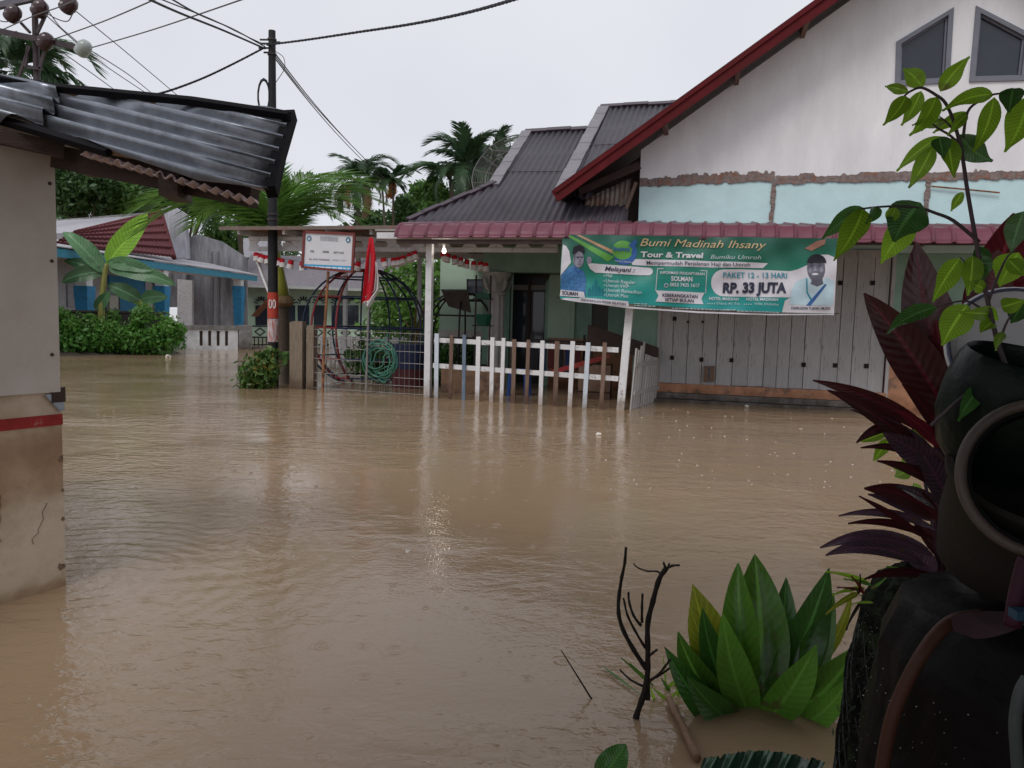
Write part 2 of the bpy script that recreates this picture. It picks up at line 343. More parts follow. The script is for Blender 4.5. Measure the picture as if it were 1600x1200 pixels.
def sheetify(mb, d):                                       # give a sheet thickness d (vector)
    n = len(mb.v); d = Vector(d); mb.v += [tuple(Vector(p)+d) for p in mb.v]
    edges = {}
    for f in list(mb.f):
        for i in range(len(f)):
            e = (f[i], f[(i+1) % len(f)]); edges.setdefault((min(e), max(e)), []).append(e)
        mb.f.append(tuple(n+i for i in reversed(f)))
    for k, l in edges.items():
        if len(l) == 1: a, b = l[0]; mb.f.append((b, a, a+n, b+n))
    return mb
def leafshape(base, tip, width, normal, bend=0.0, arch=0.0, twist=0.0, fold=0.25, a=0.75, b=0.8, n=9, tipdroop=0.0, wave=0.0, thick=0.0):
    base = Vector(base); tip = Vector(tip); nrm = Vector(normal).normalized()
    t = (tip-base); L = t.length; td = t.normalized()
    sd0 = td.cross(nrm).normalized(); nr = sd0.cross(td).normalized()
    ctrl = (base+tip)/2 + sd0*(bend*L) + nr*(arch*L)
    mb = MB(); ph = rnd.random()*6; mb.uv = []
    for i in range(n+1):
        q = i/n
        p = base*(1-q)**2 + ctrl*(2*q*(1-q)) + tip*q*q
        p = p - Vector((0,0,1))*(tipdroop*L*q**3)
        dv = ((ctrl-base)*(1-q) + (tip-ctrl)*q).normalized()
        sd = dv.cross(nrm); sd = sd.normalized() if sd.length > 1e-4 else sd0
        up = sd.cross(dv).normalized()
        ang = twist*q; s2 = sd*math.cos(ang) + up*math.sin(ang); u2 = up*math.cos(ang) - sd*math.sin(ang)
        wd = width*0.5*max(0.02, math.sin(math.pi*min(1, q**a))**b) if q < 1 else 0.002
        for c in (-1, -0.5, 0, 0.5, 1):
            wv = wave*width*math.sin(q*17+ph+c)*abs(c)
            mb.v.append(tuple(p + s2*(wd*c) + u2*(fold*wd*abs(c) + wv))); mb.uv.append((c, q))
    for i in range(n):
        for j in range(4):
            k = i*5+j; mb.f.append((k, k+1, k+6, k+5))
    return mb
def pxleaf(x0, y0, x1, y1, wpx, Y0, Y1=None, **k):
    Y1 = Y0 if Y1 is None else Y1
    b = at(x0, y0, Y0); t = at(x1, y1, Y1)
    return leafshape(b, t, wpx*(Y0+Y1)/2/FPX*1.05, (CAM-(b+t)/2), **k)
def pxline(pts, Y):                                        # polyline through pixels at depth Y (or one per point)
    return [at(p[0], p[1], (Y[i] if isinstance(Y, (list, tuple)) else Y)) for i, p in enumerate(pts)]
def smoothline(pts, k=4):
    P = [Vector(p) for p in pts]; out = []
    for i in range(len(P)-1):
        p0 = P[max(i-1,0)]; p1 = P[i]; p2 = P[i+1]; p3 = P[min(i+2, len(P)-1)]
        for j in range(k):
            t = j/k
            out.append(0.5*((2*p1)+(p2-p0)*t+(2*p0-5*p1+4*p2-p3)*t*t+(3*p1-p0-3*p2+p3)*t**3))
    return out+[P[-1]]
def leafcloud(blobs, count, size, seed, flat=0.0, stretch=1.9):
    """many small leaf faces through a set of ellipsoids (cx,cy,cz,rx,ry,rz)"""
    g = np.random.default_rng(seed); mb = MB()
    vol = np.array([b[3]*b[4]*b[5] for b in blobs])**0.8; vol = vol/vol.sum()
    idx = g.choice(len(blobs), count, p=vol)
    B = np.array(blobs)[idx]
    d = g.normal(size=(count,3)); d /= np.linalg.norm(d, axis=1)[:,None]
    rad = 1-0.75*g.random(count)**2.2; rad *= 1+0.18*g.normal(size=count)*(g.random(count) < 0.35)
    P = B[:, :3] + d*B[:, 3:]*rad[:,None]
    n = d*0.6 + g.normal(size=(count,3))*0.7 + np.array([0,0,0.4+flat]); n /= np.linalg.norm(n, axis=1)[:,None]
    t = np.cross(n, g.normal(size=(count,3))); t[:,2] -= 0.3; t /= np.linalg.norm(t, axis=1)[:,None]
    s = np.cross(n, t); s /= np.linalg.norm(s, axis=1)[:,None]
    L = size*(0.6+0.8*g.random(count))[:,None]; Wd = L/stretch
    a = P - t*L*0.5; b = P + s*Wd*0.5; c = P + t*L*0.5; e = P - s*Wd*0.5
    V = np.stack([a,b,c,e],1).reshape(-1,3)
    mb.v = V.tolist(); mb.f = [(4*i,4*i+1,4*i+2,4*i+3) for i in range(count)]
    return mb

# ------------------------------------------------------------------ ground and flood water
gm = MB(); gm.box(-400, 400, -20, 900, -1.6, -0.45)
make('ground', gm, pm('mud_bed', (0.12,0.085,0.055), 0.9), kind='structure')

def water_material():
    m = bpy.data.materials.new('muddy_flood_water'); m.use_nodes = True; n = m.node_tree; L = n.links; b = n.nodes['Principled BSDF']
    g = n.nodes.new('ShaderNodeNewGeometry')
    def noise(sc, det, scale3=(1,1,1), off=(0,0,0), rough=0.5, dist=0.0):
        mp = n.nodes.new('ShaderNodeMapping'); mp.inputs['Scale'].default_value = scale3; mp.inputs['Location'].default_value = off
        L.new(g.outputs['Position'], mp.inputs['Vector'])
        t = n.nodes.new('ShaderNodeTexNoise'); t.inputs['Scale'].default_value = sc; t.inputs['Detail'].default_value = det
        t.inputs['Roughness'].default_value = rough; t.inputs['Distortion'].default_value = dist; L.new(mp.outputs['Vector'], t.inputs['Vector']); return t.outputs['Fac']
    def math_(op, a, bb):
        x = n.nodes.new('ShaderNodeMath'); x.operation = op
        for i, q in enumerate((a, bb)):
            if isinstance(q, (int, float)): x.inputs[i].default_value = q
            else: L.new(q, x.inputs[i])
        return x.outputs[0]
    def maprange(a, f0, f1, t0, t1):
        r = n.nodes.new('ShaderNodeMapRange'); L.new(a, r.inputs['Value'])
        for k, v in zip(('From Min','From Max','To Min','To Max'), (f0,f1,t0,t1)): r.inputs[k].default_value = v
        return r.outputs['Result']
    silt = noise(0.35, 3, (1,0.5,1))
    cr = n.nodes.new('ShaderNodeMixRGB'); cr.inputs['Color1'].default_value = (0.275,0.188,0.112,1); cr.inputs['Color2'].default_value = (0.34,0.238,0.148,1)
    L.new(silt, cr.inputs['Fac']); L.new(cr.outputs['Color'], b.inputs['Base Color'])
    b.inputs['Roughness'].default_value = 0.05; b.inputs['IOR'].default_value = 1.33; b.inputs['Specular IOR Level'].default_value = 0.7
    patch = maprange(noise(0.55, 3, (0.7,1,1), (3,8,0)), 0.4, 0.62, 0.12, 1.0)     # ruffled and calm stretches
    w1 = noise(4.2, 2, (0.8,1.35,1), (0,0,0), 0.5, 0.6)
    w2 = noise(13.0, 3, (0.8,1.3,1), (5,1,0), 0.55, 0.4)
    w3 = noise(46.0, 2, (1,1,1), (1,9,0))
    h = math_('ADD', math_('MULTIPLY', w1, 0.9), math_('MULTIPLY', w2, 0.55))
    h = math_('MULTIPLY', h, patch)
    h = math_('ADD', h, math_('MULTIPLY', w3, 0.06))
    for vs, off in ((2.6, (0,0,0)), (4.3, (7,3,0))):                              # rings left by rain drops
        mp = n.nodes.new('ShaderNodeMapping'); mp.inputs['Location'].default_value = off; L.new(g.outputs['Position'], mp.inputs['Vector'])
        vo = n.nodes.new('ShaderNodeTexVoronoi'); vo.inputs['Scale'].default_value = vs; vo.voronoi_dimensions = '2D'; L.new(mp.outputs['Vector'], vo.inputs['Vector'])
        sc_ = n.nodes.new('ShaderNodeSeparateColor'); L.new(vo.outputs['Color'], sc_.inputs['Color'])
        rad = math_('ADD', math_('MULTIPLY', sc_.outputs[0], 0.26), 0.04)
        env = maprange(math_('DIVIDE', vo.outputs['Distance'], rad), 0.35, 1.0, 1.0, 0.0)
        on = maprange(sc_.outputs[1], 0.45, 0.5, 0.0, 1.0)
        h = math_('ADD', h, math_('MULTIPLY', math_('MULTIPLY', math_('SINE', math_('MULTIPLY', vo.outputs['Distance'], 75.0), 0.0), env), math_('MULTIPLY', on, 0.022)))
    bu = n.nodes.new('ShaderNodeBump'); bu.inputs['Strength'].default_value = 1.0; bu.inputs['Distance'].default_value = 0.02
    L.new(h, bu.inputs['Height']); L.new(bu.outputs['Normal'], b.inputs['Normal'])
    return m
def water_mesh():
    # a sheet that is fine near the camera and coarse far away, with ring waves spreading from the stall's corner
    ys = [-6, -2, 0.5, 1.2]; y = 1.6
    while y < 9: ys.append(y); y += 0.022 + 0.004*max(0, y-4)
    while y < 400: ys.append(y); y *= 1.06
    ys.append(880)
    mb = MB(); nx = 240
    src = onz(110, 905); src2 = onz(330, 840)
    for j, yy in enumerate(ys):
        for i in range(nx+1):
            q = i/nx*2-1
            xx = (q*(0.85*max(yy, 1.6)+0.3)) if abs(q) < 0.93 else q*(0.85*max(yy,1.6)+0.3) + (1 if q > 0 else -1)*(abs(q)-0.93)/0.07*380*(1 if yy > -1 else 1)
            z = 0.0
            if 1.5 < yy < 12:
                for s_, wl, am, rr in ((src, 0.11, 0.0017, 1.2), (src2, 0.15, 0.0009, 1.0)):
                    d = math.hypot(xx-s_.x, yy-s_.y)
                    if d < rr*2.2: z += am*math.sin(2*math.pi*d/wl + 1.1*math.sin(4*math.atan2(yy-s_.y, xx-s_.x)+3*d)+0.7*math.sin(9*xx+4*yy))*math.exp(-(d/rr)**2)
            mb.v.append((xx, yy, z))
    for j in range(len(ys)-1):
        for i in range(nx):
            a = j*(nx+1)+i; mb.f.append((a, a+1, a+nx+2, a+nx+1))
    return mb
wo_ = make('water', water_mesh(), water_material(), smooth='all', kind='structure', fix=False)
wo_['label'] = 'muddy brown flood water covering the street'

# rain splashes: tiny crowns and rings nobody could count
sp = MB(); g = random.Random(3)
for _ in range(320):
    x, y = g.uniform(150, 1420), 638 + 130*g.random()**1.2
    p = onz(x, y); r = g.uniform(0.005, 0.012)*(0.35+p.y/10); n0 = len(sp.v); k = 8
    for rr, z in ((r*0.7, 0.002), (r, 0.002+r*0.35), (r*1.25, 0.002)):
        for j in range(k):
            a = 2*math.pi*j/k; sp.v.append((p.x+rr*math.cos(a), p.y+rr*math.sin(a), z))
    for q in range(2):
        for j in range(k): sp.f.append((n0+q*k+j, n0+q*k+(j+1)%k, n0+(q+1)*k+(j+1)%k, n0+(q+1)*k+j))
msp = pm('rain_splash', (0.3,0.22,0.16), 0.05, bump=0, spec=0.8)
make('rain_splashes', sp, msp, kind='stuff', label='rain drops splashing on the brown water', fix=False)

# ------------------------------------------------------------------ the house opposite
HI = HM.inverted()
def hplane(x, y, P0, nrm):                                 # pixel onto any plane given in house coordinates
    o = HI @ CAM; d = (HI.to_3x3() @ ray(x, y)); P0 = Vector(P0); nrm = Vector(nrm)
    return o + d*((P0-o).dot(nrm)/d.dot(nrm))
VD = 1.48
house = thing('house', 'house with white gable wall, maroon tile awning and grey corrugated roof', 'house', OO, -FA)
def hpart(name, mb, mat, parent=None, **k): return make(name, mb, mat, parent or house, HM, **k)
uL = hp(1000, 275, VD)[0]; uA = hp(1508, 0, VD)[0]; uR = 2*uA-uL
VB = 0.7; bu0, bz0 = hp(868, 298, VB); bu1, bz1 = hp(1280, 0, VB); KS = (bz1-bz0)/(bu1-bu0)
zroof = lambda u: bz0 + KS*((u if u < uA else 2*uA-u)-bu0)
ZM = hp(1150, 281, VD)[1]
# gable wall with its two slanted windows
def wpx(l): return [hp(x, y, VD) for x, y in l]
win1 = wpx([(1398,135),(1483,130),(1490,12),(1400,66)])
win2 = [(2*uA-u, z) for u, z in reversed(win1)]
mb = MB(); mb.wall([(uL, ZM), (uR, ZM), (uR, zroof(uR)-0.12), (uA, zroof(uA)-0.12), (uL, zroof(uL)-0.12)], VD, VD+0.16, [win1, win2])
hpart('gable_wall', mb, M_gable)
for wn in (win1, win2):
    cx = sum(p[0] for p in wn)/4; cz = sum(p[1] for p in wn)/4
    inner = [(cx+(u-cx)*0.82, cz+(z-cz)*0.84) for u, z in wn]
    f = hpart('window', MB().wall(wn, VD-0.03, VD+0.09, [inner]), M_wframe)
    in2 = [(cx+(u-cx)*0.75, cz+(z-cz)*0.78) for u, z in wn]; hpart('glazing_bead', MB().wall([(cx+(a_-cx)*0.995, cz+(b_-cz)*0.995) for a_, b_ in inner], VD+0.03, VD+0.06, [in2]), M_wframe, f)
    hpart('pane', MB().wall(inner, VD+0.065, VD+0.075), M_glass, f)
# turquoise strip, walls beside the doors
def rect(u0, u1, z0, z1): return [(u0,z0),(u1,z0),(u1,z1),(u0,z1)]
dL = hp(1031, 540, VD)[0]; dR = hp(1386, 540, VD)[0]; zT = 2.5; zo = hp(1400, 556, VD)[1]
hpart('upper_wall', MB().wall(rect(uL, uR, zT+0.004, ZM-0.004), VD+0.005, VD+0.15), M_turq)
hpart('wall', MB().wall(rect(uL, dL, -0.5, zT), VD+0.005, VD+0.15), M_green)
hpart('wall', MB().wall(rect(dR, uR, zo, zT), VD+0.005, VD+0.15), M_green)
hpart('wall_dado', MB().wall(rect(dR, uR, -0.5, zo-0.004), VD-0.012, VD+0.15), M_orange)
# bare mortar band and columns, ragged
def ragged(p0, p1, w0, n, seed):
    g = random.Random(seed); mb = MB(); p0 = Vector((p0[0], 0, p0[1])); p1 = Vector((p1[0], 0, p1[1])); t = (p1-p0).normalized(); s = Vector((-t.z, 0, t.x))
    lo = hi = 0
    for i in range(n+1):
        if i % 3 == 0: lo = g.uniform(-0.12, 0.12)
        if g.random() < 0.4: hi = g.uniform(-0.22, 0.22)
        p = p0 + (p1-p0)*(i/n); a = p - s*(w0*(0.5+lo+g.uniform(-.05,.05))); b = p + s*(w0*(0.5+hi+g.uniform(-.06,.06)))
        for q, v in ((a, VD+0.02), (a, VD-0.012-0.012*g.random()), (b, VD-0.012-0.014*g.random()), (b, VD+0.02)): mb.v.append((q.x, v, q.z))
    for i in range(n):
        for j in range(3): k = i*4+j; mb.f.append((k, k+1, k+5, k+4))
    return mb
uc1 = hp(1207, 300, VD)[0]; uc2 = hp(1447, 300, VD)[0]
hpart('mortar_band', ragged((uL, ZM-0.015), (uc1+.02, ZM+0.05), 0.15, 90, 1), M_mortar)
hpart('mortar_band', ragged((uc1+0.03, ZM-0.01), (uR, ZM+0.03), 0.13, 230, 2), M_mortar)
hpart('mortar_column', ragged((uc1, zT+.1), (uc1+.02, ZM-0.05), 0.065, 40, 4), M_mortar)
hpart('mortar_column', ragged((uc2-.02, zT+.1), (uc2+.03, ZM-0.05), 0.07, 40, 5), M_mortar)
hpart('iron_bar', MB().tube([h3(1455, 291, VD-0.04), h3(1510, 296, VD-0.05), h3(1562, 301, VD-0.05)], 0.012, 6), M_rustpole)
# plank doors
seams = [1031,1051,1074,1098,1120,1146,1171,1195,1216,1235,1258,1284,1311,1333,1360,1384]
zb = 0.30
fr = MB(); fr.box(dL-0.05, dL, VD-0.02, VD+0.12, 0.2, zT+0.03); fr.box(dR, dR+0.05, VD-0.02, VD+0.12, 0.2, zT+0.03); fr.box(dL-0.05, dR+0.05, VD-0.025, VD+0.12, zT-0.07, zT+0.05)
door = hpart('door_frame', fr, M_board)
for i in range(len(seams)-1):
    a = hp(seams[i], 540, VD)[0]; b = hp(seams[i+1], 540, VD)[0]; gp = 0.007 if i in (2,4,7,9,12) else 0.0025; off = rnd.uniform(0, 0.014)
    t = rnd.uniform(-.006,.006)
    mb = MB(); pts = [(a+gp, zb), (b-gp, zb+rnd.uniform(-.01,.01)), (b-gp+t, zT-0.07), (a+gp+t, zT-0.07)]
    mb.wall(pts, VD+0.02+off, VD+0.05+off); hpart('board', mb, M_board, door)
hpart('backing', MB().wall(rect(dL, dR, 0.2, zT), VD+0.09, VD+0.12), M_hole, door)
for x, y in ((1054,498),(1050,559),(1096,562),(1143,563),(1256,570),(1305,571),(1313,442),(1364,442),(1354,572),(1075,503),(1098,503)):  # dark plates stand in for the shade inside the square door holes
    u, z = hp(x, y, VD); r = 0.032 if y != 503 else 0.018
    hpart('hole_plate', MB().box(u-r, u+r, VD+0.004, VD+0.03, z-r*1.1, z+r*1.1), M_hole, door)
for x in (1103, 1113):
    u, z = hp(x, 584, VD); hpart('wooden_stop', MB().box(u-0.035, u+0.035, VD-0.05, VD+0.015, z-0.13, z+0.13), M_wood, door)
hpart('door_sill', MB().box(dL-0.15, dR+0.02, VD-0.06, VD+0.1, 0.15, zb-0.004), M_orange)
hpart('step', MB().box(dL-0.3, dR+0.1, VD-0.14, VD+0.1, 0.055, 0.146), M_concrete)
hpart('step', MB().box(dL-0.4, dR+0.15, VD-0.24, VD+0.1, -0.5, 0.045), M_concrete)
# gable roof slopes, barge boards, purlins
sx = 1/math.hypot(1, KS)
apz = zroof(uA)
e1 = Vector((sx, 0, KS*sx)); Ls = (uA-bu0)/sx
for sgn in (1, -1):
    E1 = Vector((sgn*sx, 0, KS*sx)); P0 = Vector((bu0 if sgn > 0 else 2*uA-bu0, VB-0.03, bz0+0.03))
    mb = corrugated([(0,0),(Ls,0),(Ls,7.5),(0,7.5)], P0, E1, (0,1,0), 0.09, 0.012, sides=4)
    hpart('roof_slope', sheetify(mb, (0,0,-0.006)), M_roof, smooth='all')
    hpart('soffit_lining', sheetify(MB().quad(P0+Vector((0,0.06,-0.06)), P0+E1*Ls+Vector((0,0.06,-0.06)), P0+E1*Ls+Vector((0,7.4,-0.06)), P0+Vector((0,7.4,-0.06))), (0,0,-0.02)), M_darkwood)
    a = P0 + Vector((0,-0.02,-0.135)); b = P0 + E1*(Ls) + Vector((0,-0.02,-0.135))
    bb = hpart('barge_board', MB().bar(a, b, 0.035, 0.2, up=Vector((0,1,0)).cross(E1)), M_barge)
    hpart('barge_trim', MB().bar(a+Vector((0,-0.03,0.08)), b+Vector((0,-0.03,0.08)), 0.03, 0.07, up=Vector((0,1,0)).cross(E1)), M_barge, bb)
    for q in (0.28, 0.46, 0.62, 0.8, 0.93):
        c = P0 + E1*(Ls*q) + Vector((0,0,-0.15)); hpart('purlin', MB().bar(c+Vector((0,0.07,0)), c+Vector((0,VD-VB+0.05,0)), 0.07, 0.11), M_wood)
# side of the wing under the low end of the gable roof
hpart('wing_side_wall', MB().box(uL, uL+0.12, VD+0.17, 6.5, -0.5, 3.75), M_green)
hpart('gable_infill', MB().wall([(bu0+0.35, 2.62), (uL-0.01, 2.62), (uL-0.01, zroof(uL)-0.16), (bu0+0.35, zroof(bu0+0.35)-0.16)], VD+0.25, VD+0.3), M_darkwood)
Pq = h3(912, 336, VD-0.1); Pr = h3(992, 336, VD-0.1); Pt = h3(998, 266, VD-0.02)
eu = Vector((Pt[0]-Pr[0], 0.08, Pt[2]-Pr[2])).normalized()
mb = corrugated([(0,0),(0.28,0),(0.62,0.75),(0.0,0.75)], Pq, eu, (1,0,0), 0.08, 0.014, sides=6)
hpart('old_roof_sheet', sheetify(mb, (0,0.008,0)), M_zincold, smooth='all')
hpart('wall_plate', MB().bar(h3(905, 300, VD-0.2), h3(1000, 258, VD-0.2), 0.06, 0.12), M_darkwood)
hpart('support', MB().bar(h3(975, 336, VD-0.15), h3(994, 285, VD-0.15), 0.07, 0.05), M_wood)
# main roof: two corrugated planes facing the street
SL = math.radians(30); E1 = Vector((0, math.cos(SL), math.sin(SL))); E2 = Vector((1,0,0)); NR = Vector((0,-math.sin(SL), math.cos(SL)))
V1 = 0.9; Z1 = hp(760, 343, V1)[1]
def roofplane(name, pxs, lift, per=0.125):
    P0 = Vector((0, V1, Z1+lift)); pts = []
    for x, y in pxs:
        p = hplane(x, y, P0, NR) - P0; pts.append((p.dot(E1), p.dot(E2)))
    mb = corrugated(pts, P0, E1, E2, per, 0.017, sides=6)
    return hpart(name, sheetify(mb, (0,0,-0.008)), M_roof, smooth='all'), P0
r1, P01 = roofplane('roof_sheet', [(636,349),(640,343),(770,287),(822,207),(1010,198),(985,300),(980,349)], 0.0)
r2, P02 = roofplane('roof_sheet', [(873,296),(940,168),(1085,160),(1000,235),(915,312)], 0.22)
def roofpt(x, y, P0, up=0.0): return hplane(x, y, P0, NR) + NR*up
def capline(a, b, P0, n, wd, mat, parent, nm):
    A = roofpt(*a, P0, 0.016); B = roofpt(*b, P0, 0.016)
    for i in range(n):
        p = A + (B-A)*(i/n); q = A + (B-A)*((i+1.06)/n); lift = NR*(0.012*(i % 2))
        hpart(nm, MB().bar(p+lift, q+lift+NR*0.006, wd, 0.04, up=NR), mat, parent)
capline((771,290), (823,208), P01, 8, 0.22, M_ridge, r1, 'verge_cap')
capline((876,300), (943,170), P02, 10, 0.24, M_ridge, r2, 'verge_cap')
capline((638,344), (772,287), P01, 6, 0.12, M_ridgedk, r1, 'hip_cap')
capline((820,206), (925,201), P01, 3, 0.2, M_ridgedk, r1, 'ridge_cap')
capline((938,167), (1085,160), P02, 4, 0.2, M_ridgedk, r2, 'ridge_cap')
# overlap seams across the sheets and the far slopes that close the roof
A, B = roofpt(790,268,P01,0.02), roofpt(950,268,P01,0.02)
hpart('sheet_lap', MB().bar(roofpt(792,269,P01,0.012), roofpt(905,268,P01,0.012), 0.02, 0.012, up=NR), M_ridgedk, r1)
hpart('sheet_lap', MB().bar(roofpt(918,228,P02,0.012), roofpt(975,225,P02,0.012), 0.02, 0.012, up=NR), M_ridgedk, r2)
H0 = roofpt(638,346,P01); H1 = roofpt(770,287,P01); H2 = roofpt(822,207,P01); R2 = roofpt(1010,198,P01)
back = MB(); back.tri(H0, H1, H0+Vector((0,3.2,0))).quad(H1, H2, H2+Vector((0,2.5,-1.6)), H1+Vector((0,3.2,-0.9))).quad(H2, R2, R2+Vector((0,5,-2.9)), H2+Vector((0,5,-2.9)))
hpart('roof_back_slope', back, M_roof)
T0 = roofpt(940,168,P02); T1 = roofpt(1085,160,P02); D0 = roofpt(873,296,P02)
back = MB(); back.quad(T0, T1, T1+Vector((0,5,-2.9)), T0+Vector((0,5,-2.9))).quad(D0, T0, T0-NR*0.26, D0-NR*0.26)
hpart('roof_back_slope', back, M_roof)
# awning of maroon tiles
zt = hp(1000, 347, VD)[1]
prof = [(VD-0.02, zt), (0.6, zt-0.12), (0.0, 2.80), (-0.16, 2.775)]
nose = [(-0.25,2.75),(-0.31,2.715),(-0.355,2.675),(-0.385,2.63),(-0.405,2.585),(-0.415,2.545)]
for i, (v, z) in enumerate(nose): prof += [(v+0.004, z+0.008), (v-0.006, z-0.004)]
uw0 = hp(616, 370, -0.4)[0]; TW = 0.247; NT = 41
lift = [(0,0),(0.012,0.02),(0.032,0.03),(0.052,0.02),(0.064,0.0),(0.155,-0.006),(TW,0.0)]
def tilemesh():
    mb = MB()
    for du, dh in lift:
        for i, (v, z) in enumerate(prof):
            j0, j1 = prof[max(i-1,0)], prof[min(i+1,len(prof)-1)]; t = Vector((j1[0]-j0[0], j1[1]-j0[1])).normalized(); nv, nz_ = t.y, -t.x
            mb.v.append((du, v+nv*dh, z+nz_*dh))
    k = len(prof)
    for a in range(len(lift)-1):
        for i in range(k-1): q = a*k+i; mb.f.append((q, q+1, q+k+1, q+k))
    return sheetify(mb, (0, 0.004, -0.012))
aw = MB(); aw.box(uw0+0.02, uw0+NT*TW-0.02, -0.36, -0.32, 2.45, 2.52)
aw.quad((uw0, -0.3, 2.56), (uw0+NT*TW, -0.3, 2.56), (uw0+NT*TW, VD-0.03, zt-0.16), (uw0, VD-0.03, zt-0.16)); 
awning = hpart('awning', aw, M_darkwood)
t0 = hpart('awning_tile', tilemesh(), M_awn, awning, smooth=True)
# copies sag a little along the front, as the photo shows
MW0 = WM[t0].copy()
for i in range(NT):
    sag = 0.03*math.sin(math.pi*min(1, i/26)) - 0.002*i + rnd.uniform(-.004,.004)
    Mx = HM @ Matrix.Translation((uw0+i*TW, 0, sag)) @ HI @ MW0
    # the mesh was authored at u = 0
    if i == 0: setm(t0, awning, Mx)
    else: dup(t0, awning, Mx)
# posts of the veranda
rp0 = Vector((*hp(967, 641, -0.30)[:1], -0.30, -0.45)); rt = hp(993, 395, -0.12)
rp1 = Vector((rt[0], -0.12, 2.56))
hpart('veranda_post', MB().box(-0.05, 0.05, -0.05, 0.05, -0.45, 2.56), M_steelwhite)
hpart('veranda_post', MB().bar(rp0, rp1, 0.11, 0.11, up=(0,1,0)), M_white)
hpart('awning_beam', MB().box(-0.9, 4.4, -0.06, 0.06, 2.562, 2.66), M_steelwhite)
hpart('awning_beam', MB().box(4.4, 9.3, -0.06, 0.06, 2.562, 2.66), M_darkwood)
# back of the veranda
VW = 3.3
ua = hp(755, 450, VW)[0]
a0 = hp(797, 440, VW)[0]; a1 = hp(853, 440, VW)[0]; zs = hp(825, 440, VW)[1]; ra = (a1-a0)/2
arch = [(a0, -0.45), (a1, -0.45)] + [((a0+a1)/2 + ra*math.cos(t*math.pi/14), zs + ra*1.1*math.sin(t*math.pi/14)) for t in range(15)]
w0, w1 = hp(925, 480, VW)[0], hp(951, 480, VW)[0]
hole2 = rect(w0, w1, 0.3, hp(935, 425, VW)[1])
hpart('veranda_wall', MB().wall(rect(ua, uL, -0.5, 2.696), VW, VW+0.14, [arch, hole2]), M_green)
mo = MB()
ar2 = [((a0+a1)/2 + (ra+0.09)*math.cos(t*math.pi/14), zs + (ra*1.1+0.09)*math.sin(t*math.pi/14)) for t in range(15)]
mo.wall([(a1, zs-0.0), (a1+0.09, zs)][::-1] + ar2[1:] + [(a0, zs)] + list(reversed(arch[2:-1])), VW-0.05, VW-0.003)
hpart('arch_moulding', mo, M_darkwood)
dr = hpart('front_door', MB().box(a0+0.02, a1-0.02, VW+0.2, VW+0.24, -0.45, zs+ra), pm('black_brown_door', (0.018,0.015,0.016), 0.35))
hpart('door_jamb', MB().box((a0+a1)/2-0.03, (a0+a1)/2+0.03, VW+0.16, VW+0.199, -0.45, zs), M_darkwood, dr)
hpart('door_rail', MB().box(a0+0.03, a1-0.03, VW+0.165, VW+0.198, zs-0.16, zs-0.06), pm('dusty_grey_wood', (0.22,0.21,0.2), 0.6), dr)
for i in range(2):
    hpart('door_pane', MB().box(a0+0.08+i*ra, a0+ra-0.06+i*ra, VW+0.19, VW+0.2, 0.6, zs-0.2), M_glass, dr)
hpart('window', MB().box(w0+0.004, w1-0.004, VW+0.07, VW+0.09, 0.3, 2.0), M_glass)
hpart('wall_dado', MB().wall(rect(a1+0.1, uL-0.01, -0.5, 0.95), VW-0.03, VW-0.004), M_orange)
hpart('pilaster', MB().box(hp(893,480,VW)[0], hp(899,480,VW)[0], VW-0.06, VW-0.003, 0.955, 2.69), M_greenlt)
hpart('pilaster', MB().box(hp(853,480,VW)[0]+.05, hp(893,480,VW)[0]-.01, VW-0.02, VW-0.003, 0.955, 2.2), M_greenlt)
hpart('wing_wall_panel', MB().box(hp(988,500,2.0)[0], uL-0.012, 1.95, 2.0, 0.9, 2.5), M_greenlt)
# fluted column
VC = 2.7; uc = hp(776, 480, VC)[0]; zc = hp(776, 462, VC)[1]; zc2 = hp(776, 426, VC)[1]
cm = MB(); k = 32; rows = []
for z in (-0.45, 0.2, zc-0.15, zc):
    for j in range(k):
        a = 2*math.pi*j/k; r = 0.155*(0.86 if j % 4 < 2 else 1.0); cm.v.append((uc+r*math.cos(a), VC+r*math.sin(a), z))
for i in range(3):
    for j in range(k): cm.f.append((i*k+j, i*k+(j+1)%k, (i+1)*k+(j+1)%k, (i+1)*k+j))
M_col = pm('pale_column_render', (0.5,0.49,0.48), 0.8, var=0.15, scale=6)
colu = hpart('column', cm, M_col)
MC = Matrix.Translation((uc, VC, 0))
hpart('capital', MB().lathe([(0.15,zc),(0.19,zc+0.02),(0.19,zc+0.05),(0.15,zc+0.07),(0.16,zc+0.14),(0.2,zc+0.2),(0.18,zc+0.24),(0.22,zc+0.32),(0.27,zc2-0.05),(0.28,zc2),(0.02,zc2)], 20, MC), M_col, colu, smooth=True)
for j in range(8):
    a = 2*math.pi*j/8; p = Vector((uc+0.17*math.cos(a), VC+0.17*math.sin(a), zc+0.08)); q = Vector((uc+0.29*math.cos(a), VC+0.29*math.sin(a), zc2-0.06))
    hpart('acanthus_leaf', leafshape(p, q, 0.11, (math.cos(a), math.sin(a), 0.5), arch=0.2, n=5), M_col, colu)
hpart('lintel', MB().box(uc-0.25, uL, VC-0.15, VC+0.15, zc2+0.004, 2.694), M_green)
